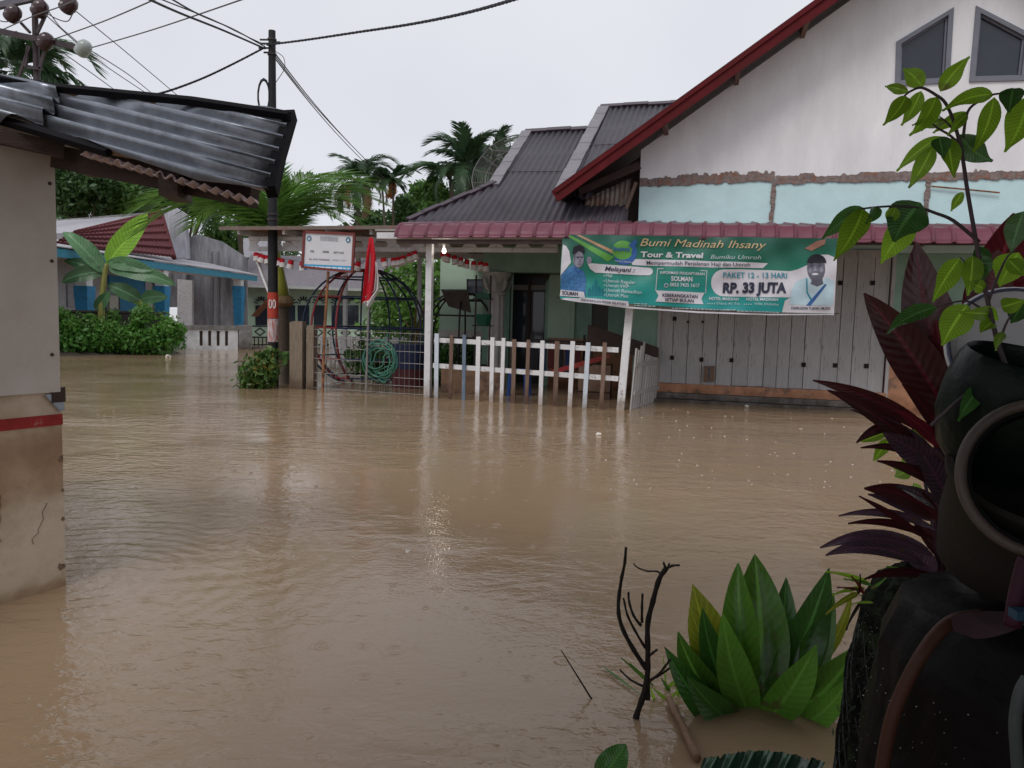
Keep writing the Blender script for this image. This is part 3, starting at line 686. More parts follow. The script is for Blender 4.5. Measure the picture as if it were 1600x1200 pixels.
# wall farther back on the left of the veranda, ceiling
VK = 5.6; k0 = hp(688, 430, VK)[0]; k1 = hp(775, 430, VK)[0]
kw = [hp(729, 462, VK), hp(762, 462, VK), hp(762, 436, VK), hp(729, 436, VK)]
hpart('back_wall', MB().wall(rect(k0, k1+1.2, -0.5, 2.696), VK, VK+0.14, [kw]), M_greenlt)
hpart('back_window', MB().wall(kw, VK+0.04, VK+0.06), M_glass)
hpart('back_wall_dado', MB().wall(rect(k0-0.02, k1+1.2, -0.5, 1.0), VK-0.03, VK-0.004), pm('cream_wall_paint', (0.5,0.46,0.42), 0.7))
hpart('veranda_ceiling', MB().box(-1.0, uL-0.02, 0.1, VK, 2.70, 2.73), pm('grey_ceiling_board', (0.3,0.28,0.26), 0.8))  # even warm grey board

# satellite dish behind the roof
ds = Vector(HM @ (roofpt(790, 268, P01) + Vector((-0.2, 2.2, 0))))
dish = thing('satellite_dish', 'grey mesh satellite dish behind the corrugated roof verge', 'satellite dish', (ds.x, ds.y, ds.z-1.2))
dc = at(800, 274, ds.y); Rd = 0.85; Mdish = Matrix.Translation(dc) @ Matrix.Rotation(math.radians(-35), 4, 'Z') @ Matrix.Rotation(math.radians(62), 4, 'X')
pmet = pm('dish_mesh', (0.14,0.14,0.13), 0.5, metal=0.4)
for j in range(14):
    a = 2*math.pi*j/14
    make('rib', MB().tube([Mdish @ Vector((Rd*q*math.cos(a), Rd*q*math.sin(a), 0.32*q*q)) for q in (0.05,0.35,0.7,1.0)], 0.012, 5), pmet, dish)
for q in (0.4, 0.7, 1.0):
    make('hoop', MB().tube([Mdish @ Vector((Rd*q*math.cos(t*math.pi/16), Rd*q*math.sin(t*math.pi/16), 0.32*q*q)) for t in range(33)], 0.014, 5), pmet, dish)
nm = MB()
for q in [i/26 for i in range(3, 26)]: nm.tube([Mdish @ Vector((Rd*q*math.cos(t*math.pi/12), Rd*q*math.sin(t*math.pi/12), 0.32*q*q+0.004)) for t in range(25)], 0.0045, 3, False)
make('mesh_surface', nm, pmet, dish, kind='stuff', fix=False)
for a in (0.3, 2.4, 4.5): make('feed_strut', MB().tube([Mdish @ Vector((Rd*math.cos(a), Rd*math.sin(a), 0.32)), Mdish @ Vector((0,0,0.85))], 0.013, 5), pmet, dish)
make('mast', MB().tube([Mdish @ Vector((0,0,0)), (dc.x, dc.y, dc.z-2.6)], 0.04, 8), pmet, dish)

# ------------------------------------------------------------------ play-area canopy left of the veranda
can = thing('play_area_canopy', 'flat canopy with white fretwork fascia and thin brown roof beside the house', 'canopy', HM @ Vector((-1.6, 0.75, 0)), -FA)
def cpart(n, mb, mat, p=None, **k): return make(n, mb, mat, p or can, HM, **k)
VF = 0.75
f0 = hp(390, 385, VF)[0]; f1 = hp(872, 385, VF)[0]
zf = [hp(520, y, VF)[1] for y in (393, 386.5, 376, 370)]
cpart('fascia_rail', MB().box(f0, f1, VF-0.03, VF+0.03, zf[0], zf[1]), M_steelwhite)
cpart('fascia_rail', MB().box(f0, f1, VF-0.03, VF+0.03, zf[2], zf[3]), M_steelwhite)
hx = []; zmid = (zf[1]+zf[2])/2; hh = (zf[2]-zf[1])/2-0.008; u = f0+0.28
while u < f1-0.3:
    hx.append([(u-0.14,zmid),(u-0.09,zmid-hh),(u+0.09,zmid-hh),(u+0.14,zmid),(u+0.09,zmid+hh),(u-0.09,zmid+hh)]); u += 0.46
cpart('fretwork_panel', MB().wall(rect(f0+0.004, f1-0.004, zf[1]+0.002, zf[2]-0.002), VF-0.012, VF+0.012, hx), M_steelwhite)
c0 = hp(346, 358, 0.2)[0]; zc0 = hp(480, 354, 0.2)[1]
mbc = corrugated([(0,0),(4.6,0),(4.6,-0.35-c0),(0,-0.35-c0)], (c0, 0.2, zc0), Vector((0,1,0.02)).normalized(), (1,0,0), 0.2, 0.014, sides=6)
cpart('roof_sheet', sheetify(mbc, (0,0,-0.012)), pm('brown_canopy_sheet', (0.2,0.15,0.13), 0.6, var=0.25, col2=(0.3,0.08,0.07), col2amt=0.25), smooth='all')
cpart('roof_edge', MB().bar((c0-0.02, 0.17, zc0-0.03), (-0.4, 0.17, zc0-0.02), 0.03, 0.06), pm('dull_brown_trim', (0.16,0.12,0.1), 0.6, col2=(0.25,0.08,0.07), col2amt=0.1))
for q in (0.02, 0.28, 0.52, 0.76, 0.98):
    uu = f0 + (-0.35-f0)*q
    cpart('roof_beam', MB().bar((uu, 0.3, zc0-0.075), (uu, 4.6, zc0+0.01), 0.05, 0.09), M_steelwhite)
for v in (1.9, 3.2, 4.4): cpart('cross_beam', MB().box(f0, -0.35, v-0.03, v+0.03, zc0-0.2, zc0-0.1), M_steelwhite)
for uu in (f0+0.1, f0+1.9): cpart('back_post', MB().box(uu-0.04, uu+0.04, 4.36, 4.44, -0.45, zc0-0.1), M_steelwhite)
cpart('corner_brace', MB().bar(h3(398, 396, VF-0.06), h3(426, 470, 0.62), 0.06, 0.04), M_white)

# garlands of red and white paper cups
def garland(pts, n, label):
    P = smoothline([h3(x, y, v) for x, y, v in pts], 6)
    o = thing('cup_garland', label, 'garland', HM @ P[0], -FA, 'garlands of red and white cups under the canopy')
    make('string', MB().tube(P, 0.004, 4), M_cable, o, HM)
    for i in range(n):
        q = (i+0.5)/n*(len(P)-1); k = int(q); p = P[k].lerp(P[min(k+1,len(P)-1)], q-k)
        T = HM @ Matrix.Translation(p) @ Matrix.Rotation(rnd.uniform(-.35,.35), 4, 'Y') @ Matrix.Rotation(rnd.uniform(-.3,.3), 4, 'X')
        c = make('cup', MB().lathe([(0.02,0.0),(0.045,-0.005),(0.052,-0.075)], 10), M_red, o, T)
        make('cup_bottom', MB().lathe([(0.054,-0.07),(0.062,-0.15),(0.0,-0.145)], 10), M_whitecloth, c, T)
garland([(398,394,.6),(412,398,.6),(425,402,.6),(440,404,.6),(478,410,.6)], 10, 'cup garland between the leaning brace and the school sign')
garland([(545,412,.6),(560,409,.6),(605,402,.6)], 5, 'short cup garland between the school sign and the hanging flag')
garland([(612,404,.7),(630,400,.7),(650,391,.7)], 5, 'cup garland just right of the flag beside the lit bulb')
garland([(688,393,.9),(705,398,1.0),(725,404,1.1),(745,409,1.2),(762,411,1.2)], 8, 'cup garland right of the white veranda post')
# lit bulb beside the post
bl = thing('light_bulb', 'small lit bulb shining beside the white veranda post', 'lamp', HM @ Vector(h3(694, 380, 0.02)), -FA)
pb = Vector(h3(694, 391, 0.02))
make('bulb', MB().lathe([(0.0,-0.055),(0.025,-0.045),(0.035,-0.02),(0.03,0.01),(0.018,0.03)], 14, Matrix.Translation(pb)), pm('lit_bulb', (1.0,0.9,0.8), 0.3, emit=3.5, bump=0), bl, HM, smooth=True)
make('socket', MB().lathe([(0.018,0.03),(0.022,0.03),(0.022,0.09),(0.0,0.09)], 12, Matrix.Translation(pb)), M_steelwhite, bl, HM)
pl = bpy.data.lights.new('bulb_light', 'POINT'); pl.energy = 1.5; pl.color = (1,0.9,0.78); pl.shadow_soft_size = 0.04
plo = bpy.data.objects.new('bulb_light', pl); COL.objects.link(plo); setm(plo, bl, Matrix.Translation(HM @ (pb+Vector((0,-0.08,-0.02)))))

# ------------------------------------------------------------------ fences in front
pf = thing('picket_fence', 'white and brown picket fence standing in the water before the veranda', 'fence', HM @ Vector((1.6, -0.15, 0)), -FA)
vf = lambda u: -0.03 - 0.30*u/3.1
cols = {'w': M_white, 'b': M_wood, 'g': M_bluepick, 'l': M_bluewhite}
ra0 = hp(678, 531, vf(0.1)); ra1 = hp(966, 547, vf(3.1)); rb0 = hp(676, 571, vf(0.1)); rb1 = hp(966, 592, vf(3.1))
for r0, r1_ in ((ra0, ra1), (rb0, rb1)):
    make('rail', MB().bar((r0[0], vf(r0[0])+0.03, r0[1]), (r1_[0], vf(r1_[0])+0.03, r1_[1]), 0.03, 0.075), M_white, pf, HM)
for x, xb, yt, c in ((683,682,521,'l'),(706,704,523,'b'),(726,725,523,'g'),(748,746,526,'w'),(770,768,527,'w'),(787,784,528,'w'),(804,802,530,'b'),(826,823,531,'b'),(848,845,532,'w'),(871,868,533,'b'),(895,891,533,'w'),(919,914,535,'l'),(945,940,535,'b')):
    u0 = hp(x, 540, 0)[0]; u0 = hp(x, 540, vf(u0))[0]; ub = hp(xb, 620, vf(u0))[0]; z1 = hp(x, yt, vf(u0))[1]
    wd = 0.062+rnd.uniform(-.006,.008); th = 0.024
    sk = (u0-ub)/0.85
    uz = lambda z: u0+(z-0.85)*sk
    mb = MB(); v_ = vf(u0); a = (uz(-0.4), v_-th/2-0.005, -0.4); b = (uz(z1), v_-th/2-0.005, z1)
    mb.bar(a, b, wd, th, up=(0,1,0)); make('picket', mb, cols[c], pf, HM)
sg = thing('side_picket_gate', 'small side gate of thin grey-white pickets leaning back to the plank doors', 'gate', HM @ Vector((3.35, 0.4, 0)), -FA)
for i in range(11):
    q = i/10; xb = 984+38*q; yb = 640-32*q; u, v = 3.30+0.26*q, -0.2+1.5*q
    zt_ = (0.93, 0.9, 0.96, 1.02, 0.82, 0.8, 0.78, 0.76, 0.75, 0.74, 0.73)[i]
    make('picket', MB().bar((u, v, -0.4), (u+0.07, v+0.03, zt_), 0.055, 0.02, up=(1,-0.2,0)), pm('grey_white_wood', (0.42,0.4,0.39), 0.7, var=0.2, streak=(5,5,0.6), rand=0.12), sg, HM)
for z in (0.25, 0.68): make('rail', MB().bar((3.36, -0.2, z), (3.64, 1.32, z-0.02), 0.025, 0.06), pm('grey_white_wood', ()), sg, HM)

wf = thing('wire_fence', 'rusty wire mesh fence panel between wooden post and white steel post', 'fence', HM @ Vector((-1.2, 0.25, 0)), -FA)
wu0 = hp(482, 560, 0.28)[0]; wu1 = -0.06
for i in range(26):
    u = wu0 + (wu1-wu0)*i/25
    make('vertical_wire', MB().tube([(u, 0.25, -0.4), (u+rnd.uniform(-.01,.01), 0.25, 0.45), (u+rnd.uniform(-.015,.015), 0.25, hp(575, 518, 0.25)[1]+rnd.uniform(-.005,.02))], 0.0045, 5), M_wire, wf, HM)
for y in (518, 530, 546, 564, 587, 599, 611):
    z = hp(575, y, 0.25)[1]; make('horizontal_wire', MB().tube([(wu0, 0.243, z+.01), ((wu0+wu1)/2, 0.243, z-0.008), (wu1, 0.243, z-.015)], 0.006, 5), M_wire, wf, HM)
for x, w_, y0, lab, nm in ((466,22,502,'broad weathered wooden post at the open end of the wire fence','wooden_post'),(488,12,508,'thin weathered wooden post beside the broad one under the globe climber','wooden_post')):
    u, z = hp(x, y0, 0.3); hw = w_/2/1200*13.3
    mb = MB().box(u-hw, u+hw, 0.22, 0.36, -0.45, z); mb.v[4] = (mb.v[4][0], mb.v[4][1], z-0.02); make(nm, mb, M_greywood, None, HM, label=lab, cat='post', group='wooden posts of the wire fence')

# hose hanging in loops on the wire fence
hs = MB(); g = random.Random(5); hc = Vector(h3(594, 560, 0.2)); pts = [Vector(h3(606, 522, 0.24))]
for i in range(150):
    a = i*0.37+1.2; r = 0.23+0.06*math.sin(i*0.11)+g.uniform(-.012,.012)
    pts.append(hc + Vector((r*1.0*math.cos(a)+0.05*math.sin(i*0.05)+(-.03 if i % 40 < 20 else .04), 0.03*math.sin(i*0.31)-0.02, r*1.12*math.sin(a)-0.02+0.04*math.cos(i*.07))))
pts += [Vector(h3(x, y, 0.17)) for x, y in ((588,580),(592,592),(600,598),(603,596))]
hose = make('garden_hose', hs.tube(smoothline(pts, 2), 0.0115, 6), M_hose, None, HM, smooth='all', label='coiled green garden hose hung on the wire fence', cat='hose')

# ------------------------------------------------------------------ school signboard and flag
sgn = thing('school_signboard', 'white school signboard with red frame and blue strip on a rusty pole', 'sign', HM @ Vector((*hp(505, 612, 0.05)[:1], 0.05, 0)), -FA)
VS = 0.0
S = lambda x, y, d=0.0: Vector(h3(x, y, VS-d))
q = [S(473,417), S(551,425), S(554,366), S(476,362)]
board = make('board', MB().slab([(0,0),(1,0),(1,1),(0,1)], [], lambda a, b: q[0].lerp(q[1],a).lerp(q[3].lerp(q[2],a),b), lambda a, b: q[0].lerp(q[1],a).lerp(q[3].lerp(q[2],a),b)+Vector((0,0.02,0))), pm('sign_white', (0.6,0.6,0.63), 0.5, var=0.06), sgn, HM)
for i in range(4):
    a, b = q[i], q[(i+1) % 4]; d = (b-a).normalized()*0.02
    make('frame_bar', MB().bar(a-d+Vector((0,-0.006,0)), b+d+Vector((0,-0.006,0)), 0.04, 0.035, up=(0,1,0)), pm('sign_frame_red', (0.16,0.035,0.03), 0.5), sgn, HM)
make('pole', MB().tube([S(513,424,-0.05), S(507,520,-0.05), Vector((*hp(502,613,0.03)[:1], 0.05, -0.45))], 0.024, 8), M_rustpole, sgn, HM)
def sq(x0, y0, x1, y1, d): return MB().quad(S(x0,y1,d), S(x1,y1+(x1-x0)*0.045,d), S(x1,y0+(x1-x0)*0.045,d), S(x0,y0,d))
def S2(x, y, d): return S(x, y, d)
blue_p = pm('print_blue', (0.04,0.3,0.55), 0.5); teal_p = pm('print_teal', (0.1,0.2,0.28), 0.5); ink = pm('print_ink', (0.1,0.1,0.12), 0.6); inkf = pm('print_faded', (0.36,0.38,0.42), 0.6); inkw = pm('print_white', (0.7,0.75,0.8), 0.6)
make('blue_strip', MB().quad(S(475,421,0.004), S(548,424.5,0.004), S(549,416,0.004), S(475.5,412.5,0.004)), blue_p, sgn, HM)
for x, y in ((483,372.5),(544,375)):
    c = MB(); n = 16; ctr = S(x, y, 0.005); c.v = [tuple(ctr)] + [tuple(ctr+Vector((0.045*math.cos(2*math.pi*i/n),0,0.05*math.sin(2*math.pi*i/n)))) for i in range(n)]; c.f = [(0, 1+i, 1+(i+1) % n) for i in range(n)]
    em = make('emblem', c, teal_p, sgn, HM)
    make('emblem_mark', MB().tri(ctr+Vector((-0.018,-0.003,-0.02)), ctr+Vector((0.018,-0.003,-0.02)), ctr+Vector((0,-0.003,0.03))), inkw, em, HM)
TXT = {}
def textmesh(s, bold=0.0, shear=0.0):
    key = (s, bold, shear)
    if key in TXT: return TXT[key]
    c = bpy.data.curves.new('t', 'FONT'); c.body = s; c.size = 1.0; c.offset = bold; c.shear = shear; c.resolution_u = 3
    o = bpy.data.objects.new('t', c); COL.objects.link(o)
    dg = bpy.context.evaluated_depsgraph_get(); me = o.evaluated_get(dg).to_mesh()
    v = [tuple(p.co) for p in me.vertices]; f = [tuple(p.vertices) for p in me.polygons]
    o.evaluated_get(dg).to_mesh_clear(); bpy.data.objects.remove(o); bpy.data.curves.remove(c)
    TXT[key] = (v, f); return v, f
def text_px(s, x0, y0, x1, y1, h, f3, bold=0.0, shear=0.0):
    v, f = textmesh(s, bold, shear); mb = MB(); xs = [p[0] for p in v]; a, b = min(xs), max(xs)
    for p in v:
        q_ = (p[0]-a)/(b-a); mb.v.append(tuple(f3(x0+(x1-x0)*q_, y0+(y1-y0)*q_-p[1]/0.72*h)))
    mb.f = f; return mb
def words_px(s, x0, y0, x1, y1, h, f3, bold=0.0, shear=0.0):      # one mesh for each word
    v, f = textmesh(s, bold, shear); full = text_px(s, x0, y0, x1, y1, h, f3, bold, shear)
    xs = sorted((p[0]-shear*p[1]) for p in v); cuts = [(a+b_)/2 for a, b_ in zip(xs, xs[1:]) if b_-a > 0.16]
    wid = lambda i: sum(1 for c in cuts if v[i][0]-shear*v[i][1] > c)
    out = {}
    for q_ in f: out.setdefault(wid(q_[0]), []).append(q_)
    res = []
    for k in sorted(out):
        ids = sorted({i for q_ in out[k] for i in q_}); mp = {i: n for n, i in enumerate(ids)}; mb = MB()
        mb.v = [full.v[i] for i in ids]; mb.f = [tuple(mp[i] for i in q_) for q_ in out[k]]; res.append(mb)
    return res
fs = lambda x, y: S(x, y, 0.006)
for s, x0, y0, x1, y1, h, m in (('KB',485,394,490.5,394.3,3.4,ink),('SPEM',504,395,513.5,395.4,3.4,ink),('SEPTYASE',521,396,537,396.6,3.2,ink),
        ('No. AKTA PENDIRIAN',483,406,515,407.4,2.6,ink),('240/06-11-2017',519,407.4,540,408.3,2.6,inkf)):
    for wm_ in words_px(s, x0, y0, x1, y1, h, fs, bold=0.01): make('lettering', wm_, m, sgn, HM, fix=False)
g = random.Random(11); bars = MB(); x = 500.0
while x < 528:
    w_ = g.choice((0.5,0.8,1.2)); bars.quad(S(x,376+(x-500)*.05,.006), S(x+w_,376+(x-500)*.05,.006), S(x+w_,368.5+(x-500)*.05,.006), S(x,368.5+(x-500)*.05,.006)); x += w_+g.choice((0.5,0.9))
make('faded_heading', bars, inkf, sgn, HM, fix=False)
for row, (y, xs, xe) in enumerate(((416.2,477,546.5),(419.6,480,544))):
    x = xs; wb = MB()
    while x < xe:
        w_ = min(g.uniform(3,9), xe-x); yy = y+(x-475)*0.048; wb.quad(S(x,yy+1,.006), S(x+w_,yy+1+w_*.048,.006), S(x+w_,yy-1+w_*.048,.006), S(x,yy-1,.006)); x += w_+1.2
    make('address_line', wb, inkw, sgn, HM, fix=False)

fl = thing('flag', 'red and white flag hanging limp on a grey pole by the fence', 'flag', HM @ Vector((*hp(572, 612, 0.05)[:1], 0.05, 0)), -FA)
make('pole', MB().tube([h3(580, 371, 0.06), h3(576, 480, 0.06), (hp(571,612,0.06)[0], 0.06, -0.45)], 0.018, 8), pm('grey_pole', (0.2,0.185,0.17), 0.6), fl, HM)
def flagpart(Lx, Rx):
    mb = MB(); n = 14; k = 10
    for i in range(n+1):
        t = i/n
        l = smooth_at(Lx, t); r = smooth_at(Rx, t)
        for j in range(k+1):
            s = j/k; x = l[0]+(r[0]-l[0])*s; y = l[1]+(r[1]-l[1])*s
            mb.v.append(h3(x, y, 0.02-0.05*math.sin(s*9+t*3)*min(1, t*2)))
    for i in range(n):
        for j in range(k): a = i*(k+1)+j; mb.f.append((a, a+1, a+k+2, a+k+1))
    return mb
def smooth_at(P, t):
    q = t*(len(P)-1); i = min(int(q), len(P)-2); f = q-i
    return (P[i][0]+(P[i+1][0]-P[i][0])*f, P[i][1]+(P[i+1][1]-P[i][1])*f)
make('red_half', flagpart([(577,371),(572,400),(569,435),(565,474)], [(583,371),(588,405),(588,440),(586,464)]), M_red, fl, HM, smooth='all')
make('white_half', flagpart([(586,405),(587,425),(584,455),(570,464)], [(589,412),(592,435),(593,452),(577,482)]), M_whitecloth, fl, HM, smooth='all')
make('white_corner', flagpart([(565,473),(567,472),(570,476)], [(586,463),(584,468),(578,480)]), M_whitecloth, fl, HM, smooth='all')

# ------------------------------------------------------------------ travel banner hung from the awning
ban = thing('banner', 'green travel-agency banner with price text hung under the maroon awning', 'banner', HM @ Vector((*hp(1090, 490, -0.45)[:1], -0.45, hp(1090, 490, -0.45)[1])), -FA)
VBN = -0.46
def rip(u, z): return 0.024*math.sin(6.3*u+2.2*z) + 0.018*math.sin(3.1*u-7.5*z+1.0) + 0.011*math.sin(13*u+9*z) + 0.007*math.sin(-9*u+16*z)
def BF(x, y, d=0.0):
    u, z = hp(x, y, VBN); return Vector((u, VBN + rip(u, z) - d, z))
def quadmap(c, nx, ny):                                    # grid inside four pixel corners TL, TR, BR, BL
    mb = MB()
    for j in range(ny+1):
        for i in range(nx+1):
            a, b = i/nx, j/ny
            x = (c[0][0]*(1-a)+c[1][0]*a)*(1-b)+(c[3][0]*(1-a)+c[2][0]*a)*b
            y = (c[0][1]*(1-a)+c[1][1]*a)*(1-b)+(c[3][1]*(1-a)+c[2][1]*a)*b
            y += 5*math.sin(math.pi*a)*b*0.6
            mb.v.append(tuple(BF(x, y)))
    for j in range(ny):
        for i in range(nx): a = j*(nx+1)+i; mb.f.append((a, a+1, a+nx+2, a+nx+1))
    return mb
def banner_mat():
    m = bpy.data.materials.new('banner_print'); m.use_nodes = True; n = m.node_tree; L = n.links; b = n.nodes['Principled BSDF']
    t = n.nodes.new('ShaderNodeTexCoord'); sp_ = n.nodes.new('ShaderNodeSeparateXYZ'); L.new(t.outputs['Object'], sp_.inputs['Vector'])
    nz_ = n.nodes.new('ShaderNodeTexNoise'); nz_.inputs['Scale'].default_value = 1.3; L.new(t.outputs['Object'], nz_.inputs['Vector'])
    ad = n.nodes.new('ShaderNodeMath'); ad.operation = 'MULTIPLY_ADD'; L.new(nz_.outputs['Fac'], ad.inputs[0]); ad.inputs[1].default_value = 0.5; L.new(sp_.outputs['Z'], ad.inputs[2])
    r = n.nodes.new('ShaderNodeValToRGB'); e = r.color_ramp.elements
    mr = n.nodes.new('ShaderNodeMapRange'); mr.inputs['From Min'].default_value = -0.4; mr.inputs['From Max'].default_value = 0.7; L.new(ad.outputs[0], mr.inputs['Value'])
    e[0].position = 0.0; e[0].color = (0.01,0.27,0.29,1); e[1].position = 1.0; e[1].color = (0.006,0.085,0.055,1)
    q = e.new(0.42); q.color = (0.01,0.25,0.22,1); q = e.new(0.7); q.color = (0.01,0.16,0.1,1)
    L.new(mr.outputs['Result'], r.inputs['Fac']); L.new(r.outputs['Color'], b.inputs['Base Color']); b.inputs['Roughness'].default_value = 0.42
    return m
BC = [(878,366),(1309,373),(1303,491),(875,466)]
bbase = make('banner_sheet', quadmap(BC, 70, 22), banner_mat(), ban, HM, smooth='all', fix=False)
def bpoly(name, pts, mat, d, parent=None):
    vs = [(Vector((x, y, 0))) for x, y in pts]; bm = bmesh.new(); vv = [bm.verts.new(p) for p in vs]
    for t in tessellate_polygon([vs]):
        try: bm.faces.new([vv[i] for i in t])
        except ValueError: pass
    for _ in range(6):
        ed = [e for e in bm.edges if e.calc_length() > 5]
        if not ed: break
        bmesh.ops.subdivide_edges(bm, edges=ed, cuts=1); bmesh.ops.triangulate(bm, faces=bm.faces[:])
    bm.verts.ensure_lookup_table(); bm.verts.index_update()
    mb = MB(); mb.v = [tuple(BF(v.co.x, v.co.y, d)) for v in bm.verts]; mb.f = [tuple(v.index for v in f.verts) for f in bm.faces]; bm.free()
    return make(name, mb, mat, parent or ban, HM, fix=False)
B_white = pm('banner_white', (0.56,0.54,0.58), 0.45, var=0.05); B_dark = pm('banner_navy', (0.018,0.02,0.045), 0.5); B_gold = pm('banner_gold', (0.5,0.36,0.2), 0.5)
B_teal = pm('banner_teal', (0.02,0.22,0.3), 0.5); B_pale = pm('banner_pale', (0.42,0.5,0.52), 0.5); B_lblue = pm('banner_light_blue', (0.42,0.55,0.62), 0.5, var=0.12, scale=6)
B_skin = pm('banner_grey_skin', (0.2,0.19,0.24), 0.5, var=0.2, scale=14); B_skin2 = pm('banner_dark_skin', (0.1,0.1,0.13), 0.5, var=0.25, scale=14); B_batik = pm('banner_batik', (0.045,0.15,0.33), 0.5, var=0.5, scale=24)
B_black = pm('banner_black', (0.012,0.012,0.018), 0.5); B_orange = pm('banner_orange_tint', (0.4,0.24,0.14), 0.5, var=0.2); B_dteal = pm('banner_dark_teal', (0.012,0.16,0.2), 0.5)
B_lime = pm('banner_leaf_green', (0.1,0.3,0.06), 0.5, var=0.2); B_navy = pm('banner_blue', (0.03,0.1,0.3), 0.5)
def ell(cx, cy, rx, ry, n=20, a0=0, a1=360): return [(cx+rx*math.cos(math.radians(a0+(a1-a0)*i/n)), cy+ry*math.sin(math.radians(a0+(a1-a0)*i/n))) for i in range(n + (0 if a1-a0 == 360 else 1))]
D1, D2, D3, D4 = 0.005, 0.009, 0.013, 0.017
bpoly('portrait_backdrop', [(879,382),(884,384),(889,392),(892,410),(885,420),(877,430),(876,440)], B_white, D1)
bpoly('light_ray', [(884,367),(890,367),(960,402),(950,409)], B_lime, D1)
bpoly('light_ray', [(900,367),(906,367),(968,396),(964,400)], B_orange, D1*0.9)
bpoly('shirt', [(876,454),(877,430),(888,419),(896,414),(905,420),(912,424),(915,435),(915,461),(890,459)], B_batik, D2)
bpoly('face', ell(904,405,8.5,13), B_skin, D3)
bpoly('cap', [(894,396),(896,386),(906,382),(913,387),(914,396),(904,392),(897,398)], B_black, D4)
bpoly('hand', ell(921,407,4,6), B_skin, D2)
bpoly('face_shade', [(896,398),(899,396),(898,414),(902,418),(899,417)], B_skin2, D4)
for x in (903, 909): bpoly('eye', ell(x, 402.5, 1.5, 0.8, 8), B_black, D4)
bpoly('spectacles', [(900,401),(911.5,401),(911.5,401.7),(900,401.7)], B_black, D4)
bpoly('nose', [(906,403),(907.6,409),(905,409)], B_skin2, D4); bpoly('mouth', ell(906,412.5,2.8,0.8,8), B_skin2, D4); bpoly('collar', [(897,417),(904,424),(911,419),(909,423),(904,428),(897,421)], B_navy, D3)
bpoly('logo_disc', ell(974,392,17,16), B_lime, D1)
bpoly('logo_swoosh', ell(976,394,19,20,16,-40,140)+list(reversed(ell(973,391,16,15,16,-40,140))), B_navy, D2)
bpoly('logo_bird', [(982,383),(994,373),(995,380),(990,392),(986,398),(988,388)], B_navy, D3)
bpoly('white_band', [(985,405),(1000,404.5),(1170,410),(1200,411.5),(1192,419),(1090,417.5),(988,414)], B_white, D1)
bpoly('service_pill', [(918,411),(935,412.5),(1012,418)]+ell(1013,424,7,6,6,-80,80)+[(1000,430),(930,426),(922,420)], B_white, D2)
for x0, x1, h in ((918,923,10),(924,927,14),(928,933,22),(934,938,12),(939,944,8)):
    bpoly('mosque_silhouette', [(x0,462),(x0,462-h),((x0+x1)/2,458-h),(x1,462-h),(x1,462.5)], B_dteal, D1)
for pts in ([(1027,419),(1028,419),(1025,454),(1024,454)], [(1104,423),(1105,423),(1103,458),(1102,458)], [(1027,419),(1037,419.5),(1037,420.5),(1027,420)], [(1094,422.4),(1105,423),(1105,424),(1094,423.4)]):
    bpoly('box_line', pts, B_white, D2)
bpoly('ribbon', [(1024,453.5),(1101,457.5),(1096,466.5),(1099,475.5),(1024,471),(1029,462)], B_white, D2)
bpoly('price_pill', ell(1130,442,19,21,10,90,270)+[(1160,421),(1250,424),(1252,465),(1200,464.5)], B_white, D1)
bpoly('portrait_backdrop', [(1232,424),(1246,421),(1262,414),(1276,398),(1294,398),(1307,404),(1303,490),(1222,488),(1226,470),(1236,464)], B_white, D2*0.9)
bpoly('shirt', [(1233,476),(1236,455),(1244,440),(1262,433),(1270,442),(1284,440),(1290,433),(1303,440),(1301,478)], B_lblue, D3*0.9)
bpoly('face', ell(1275,419,14,22), B_skin2, D3)
bpoly('hair', ell(1276,411,15,14,12,180,360), B_black, D3*1.1)
bpoly('smile', ell(1273,428.5,5,1.7), B_white, D4)
for x in (1268, 1280): bpoly('eye', ell(x, 415.5, 2.2, 1, 8), B_black, D4); bpoly('brow', [(x-3.5,412.6),(x,411.3),(x+3.5,412.6),(x+3.5,413.3),(x,412.2),(x-3.5,413.3)], B_black, D4)
bpoly('nose', [(1273.5,415),(1277,424),(1270,424)], B_skin, D4); bpoly('cheek', ell(1265.5,423,3,4,10), B_skin, D4*0.98); bpoly('cheek', ell(1283,422,3,4,10), B_skin, D4*0.98); bpoly('neck', [(1268,436),(1284,436),(1286,444),(1276,448),(1266,444)], B_skin2, D3*0.95)
bpoly('lanyard', [(1288,444),(1291,445),(1267,477),(1260,477)], B_navy, D4)
bpoly('lanyard', [(1259,435),(1261,435),(1262,456),(1269,468),(1266,468),(1260,457)], B_teal, D4)
bpoly('red_flag_hand', [(1258,388),(1275,377),(1290,374),(1288,382),(1268,392)], pm('banner_red_tint', (0.25,0.12,0.09), 0.5, var=0.3), D2)
bpoly('name_tab', [(876,452.5),(912,456),(914,465),(875,462)], B_white, D3)
bpoly('region_tab', [(906,464.5),(982,471),(983,479),(903,472)], B_white, D2)
bpoly('edge_strip', [(884,465.5),(906,466.3),(903,472),(980,479),(1090,486.5),(1200,490.5),(1303,490.5),(1303,492),(1200,492.5),(1090,489),(980,481.5),(876,467.5)], B_white, D1)
fb = lambda x, y: BF(x, y, 0.02)
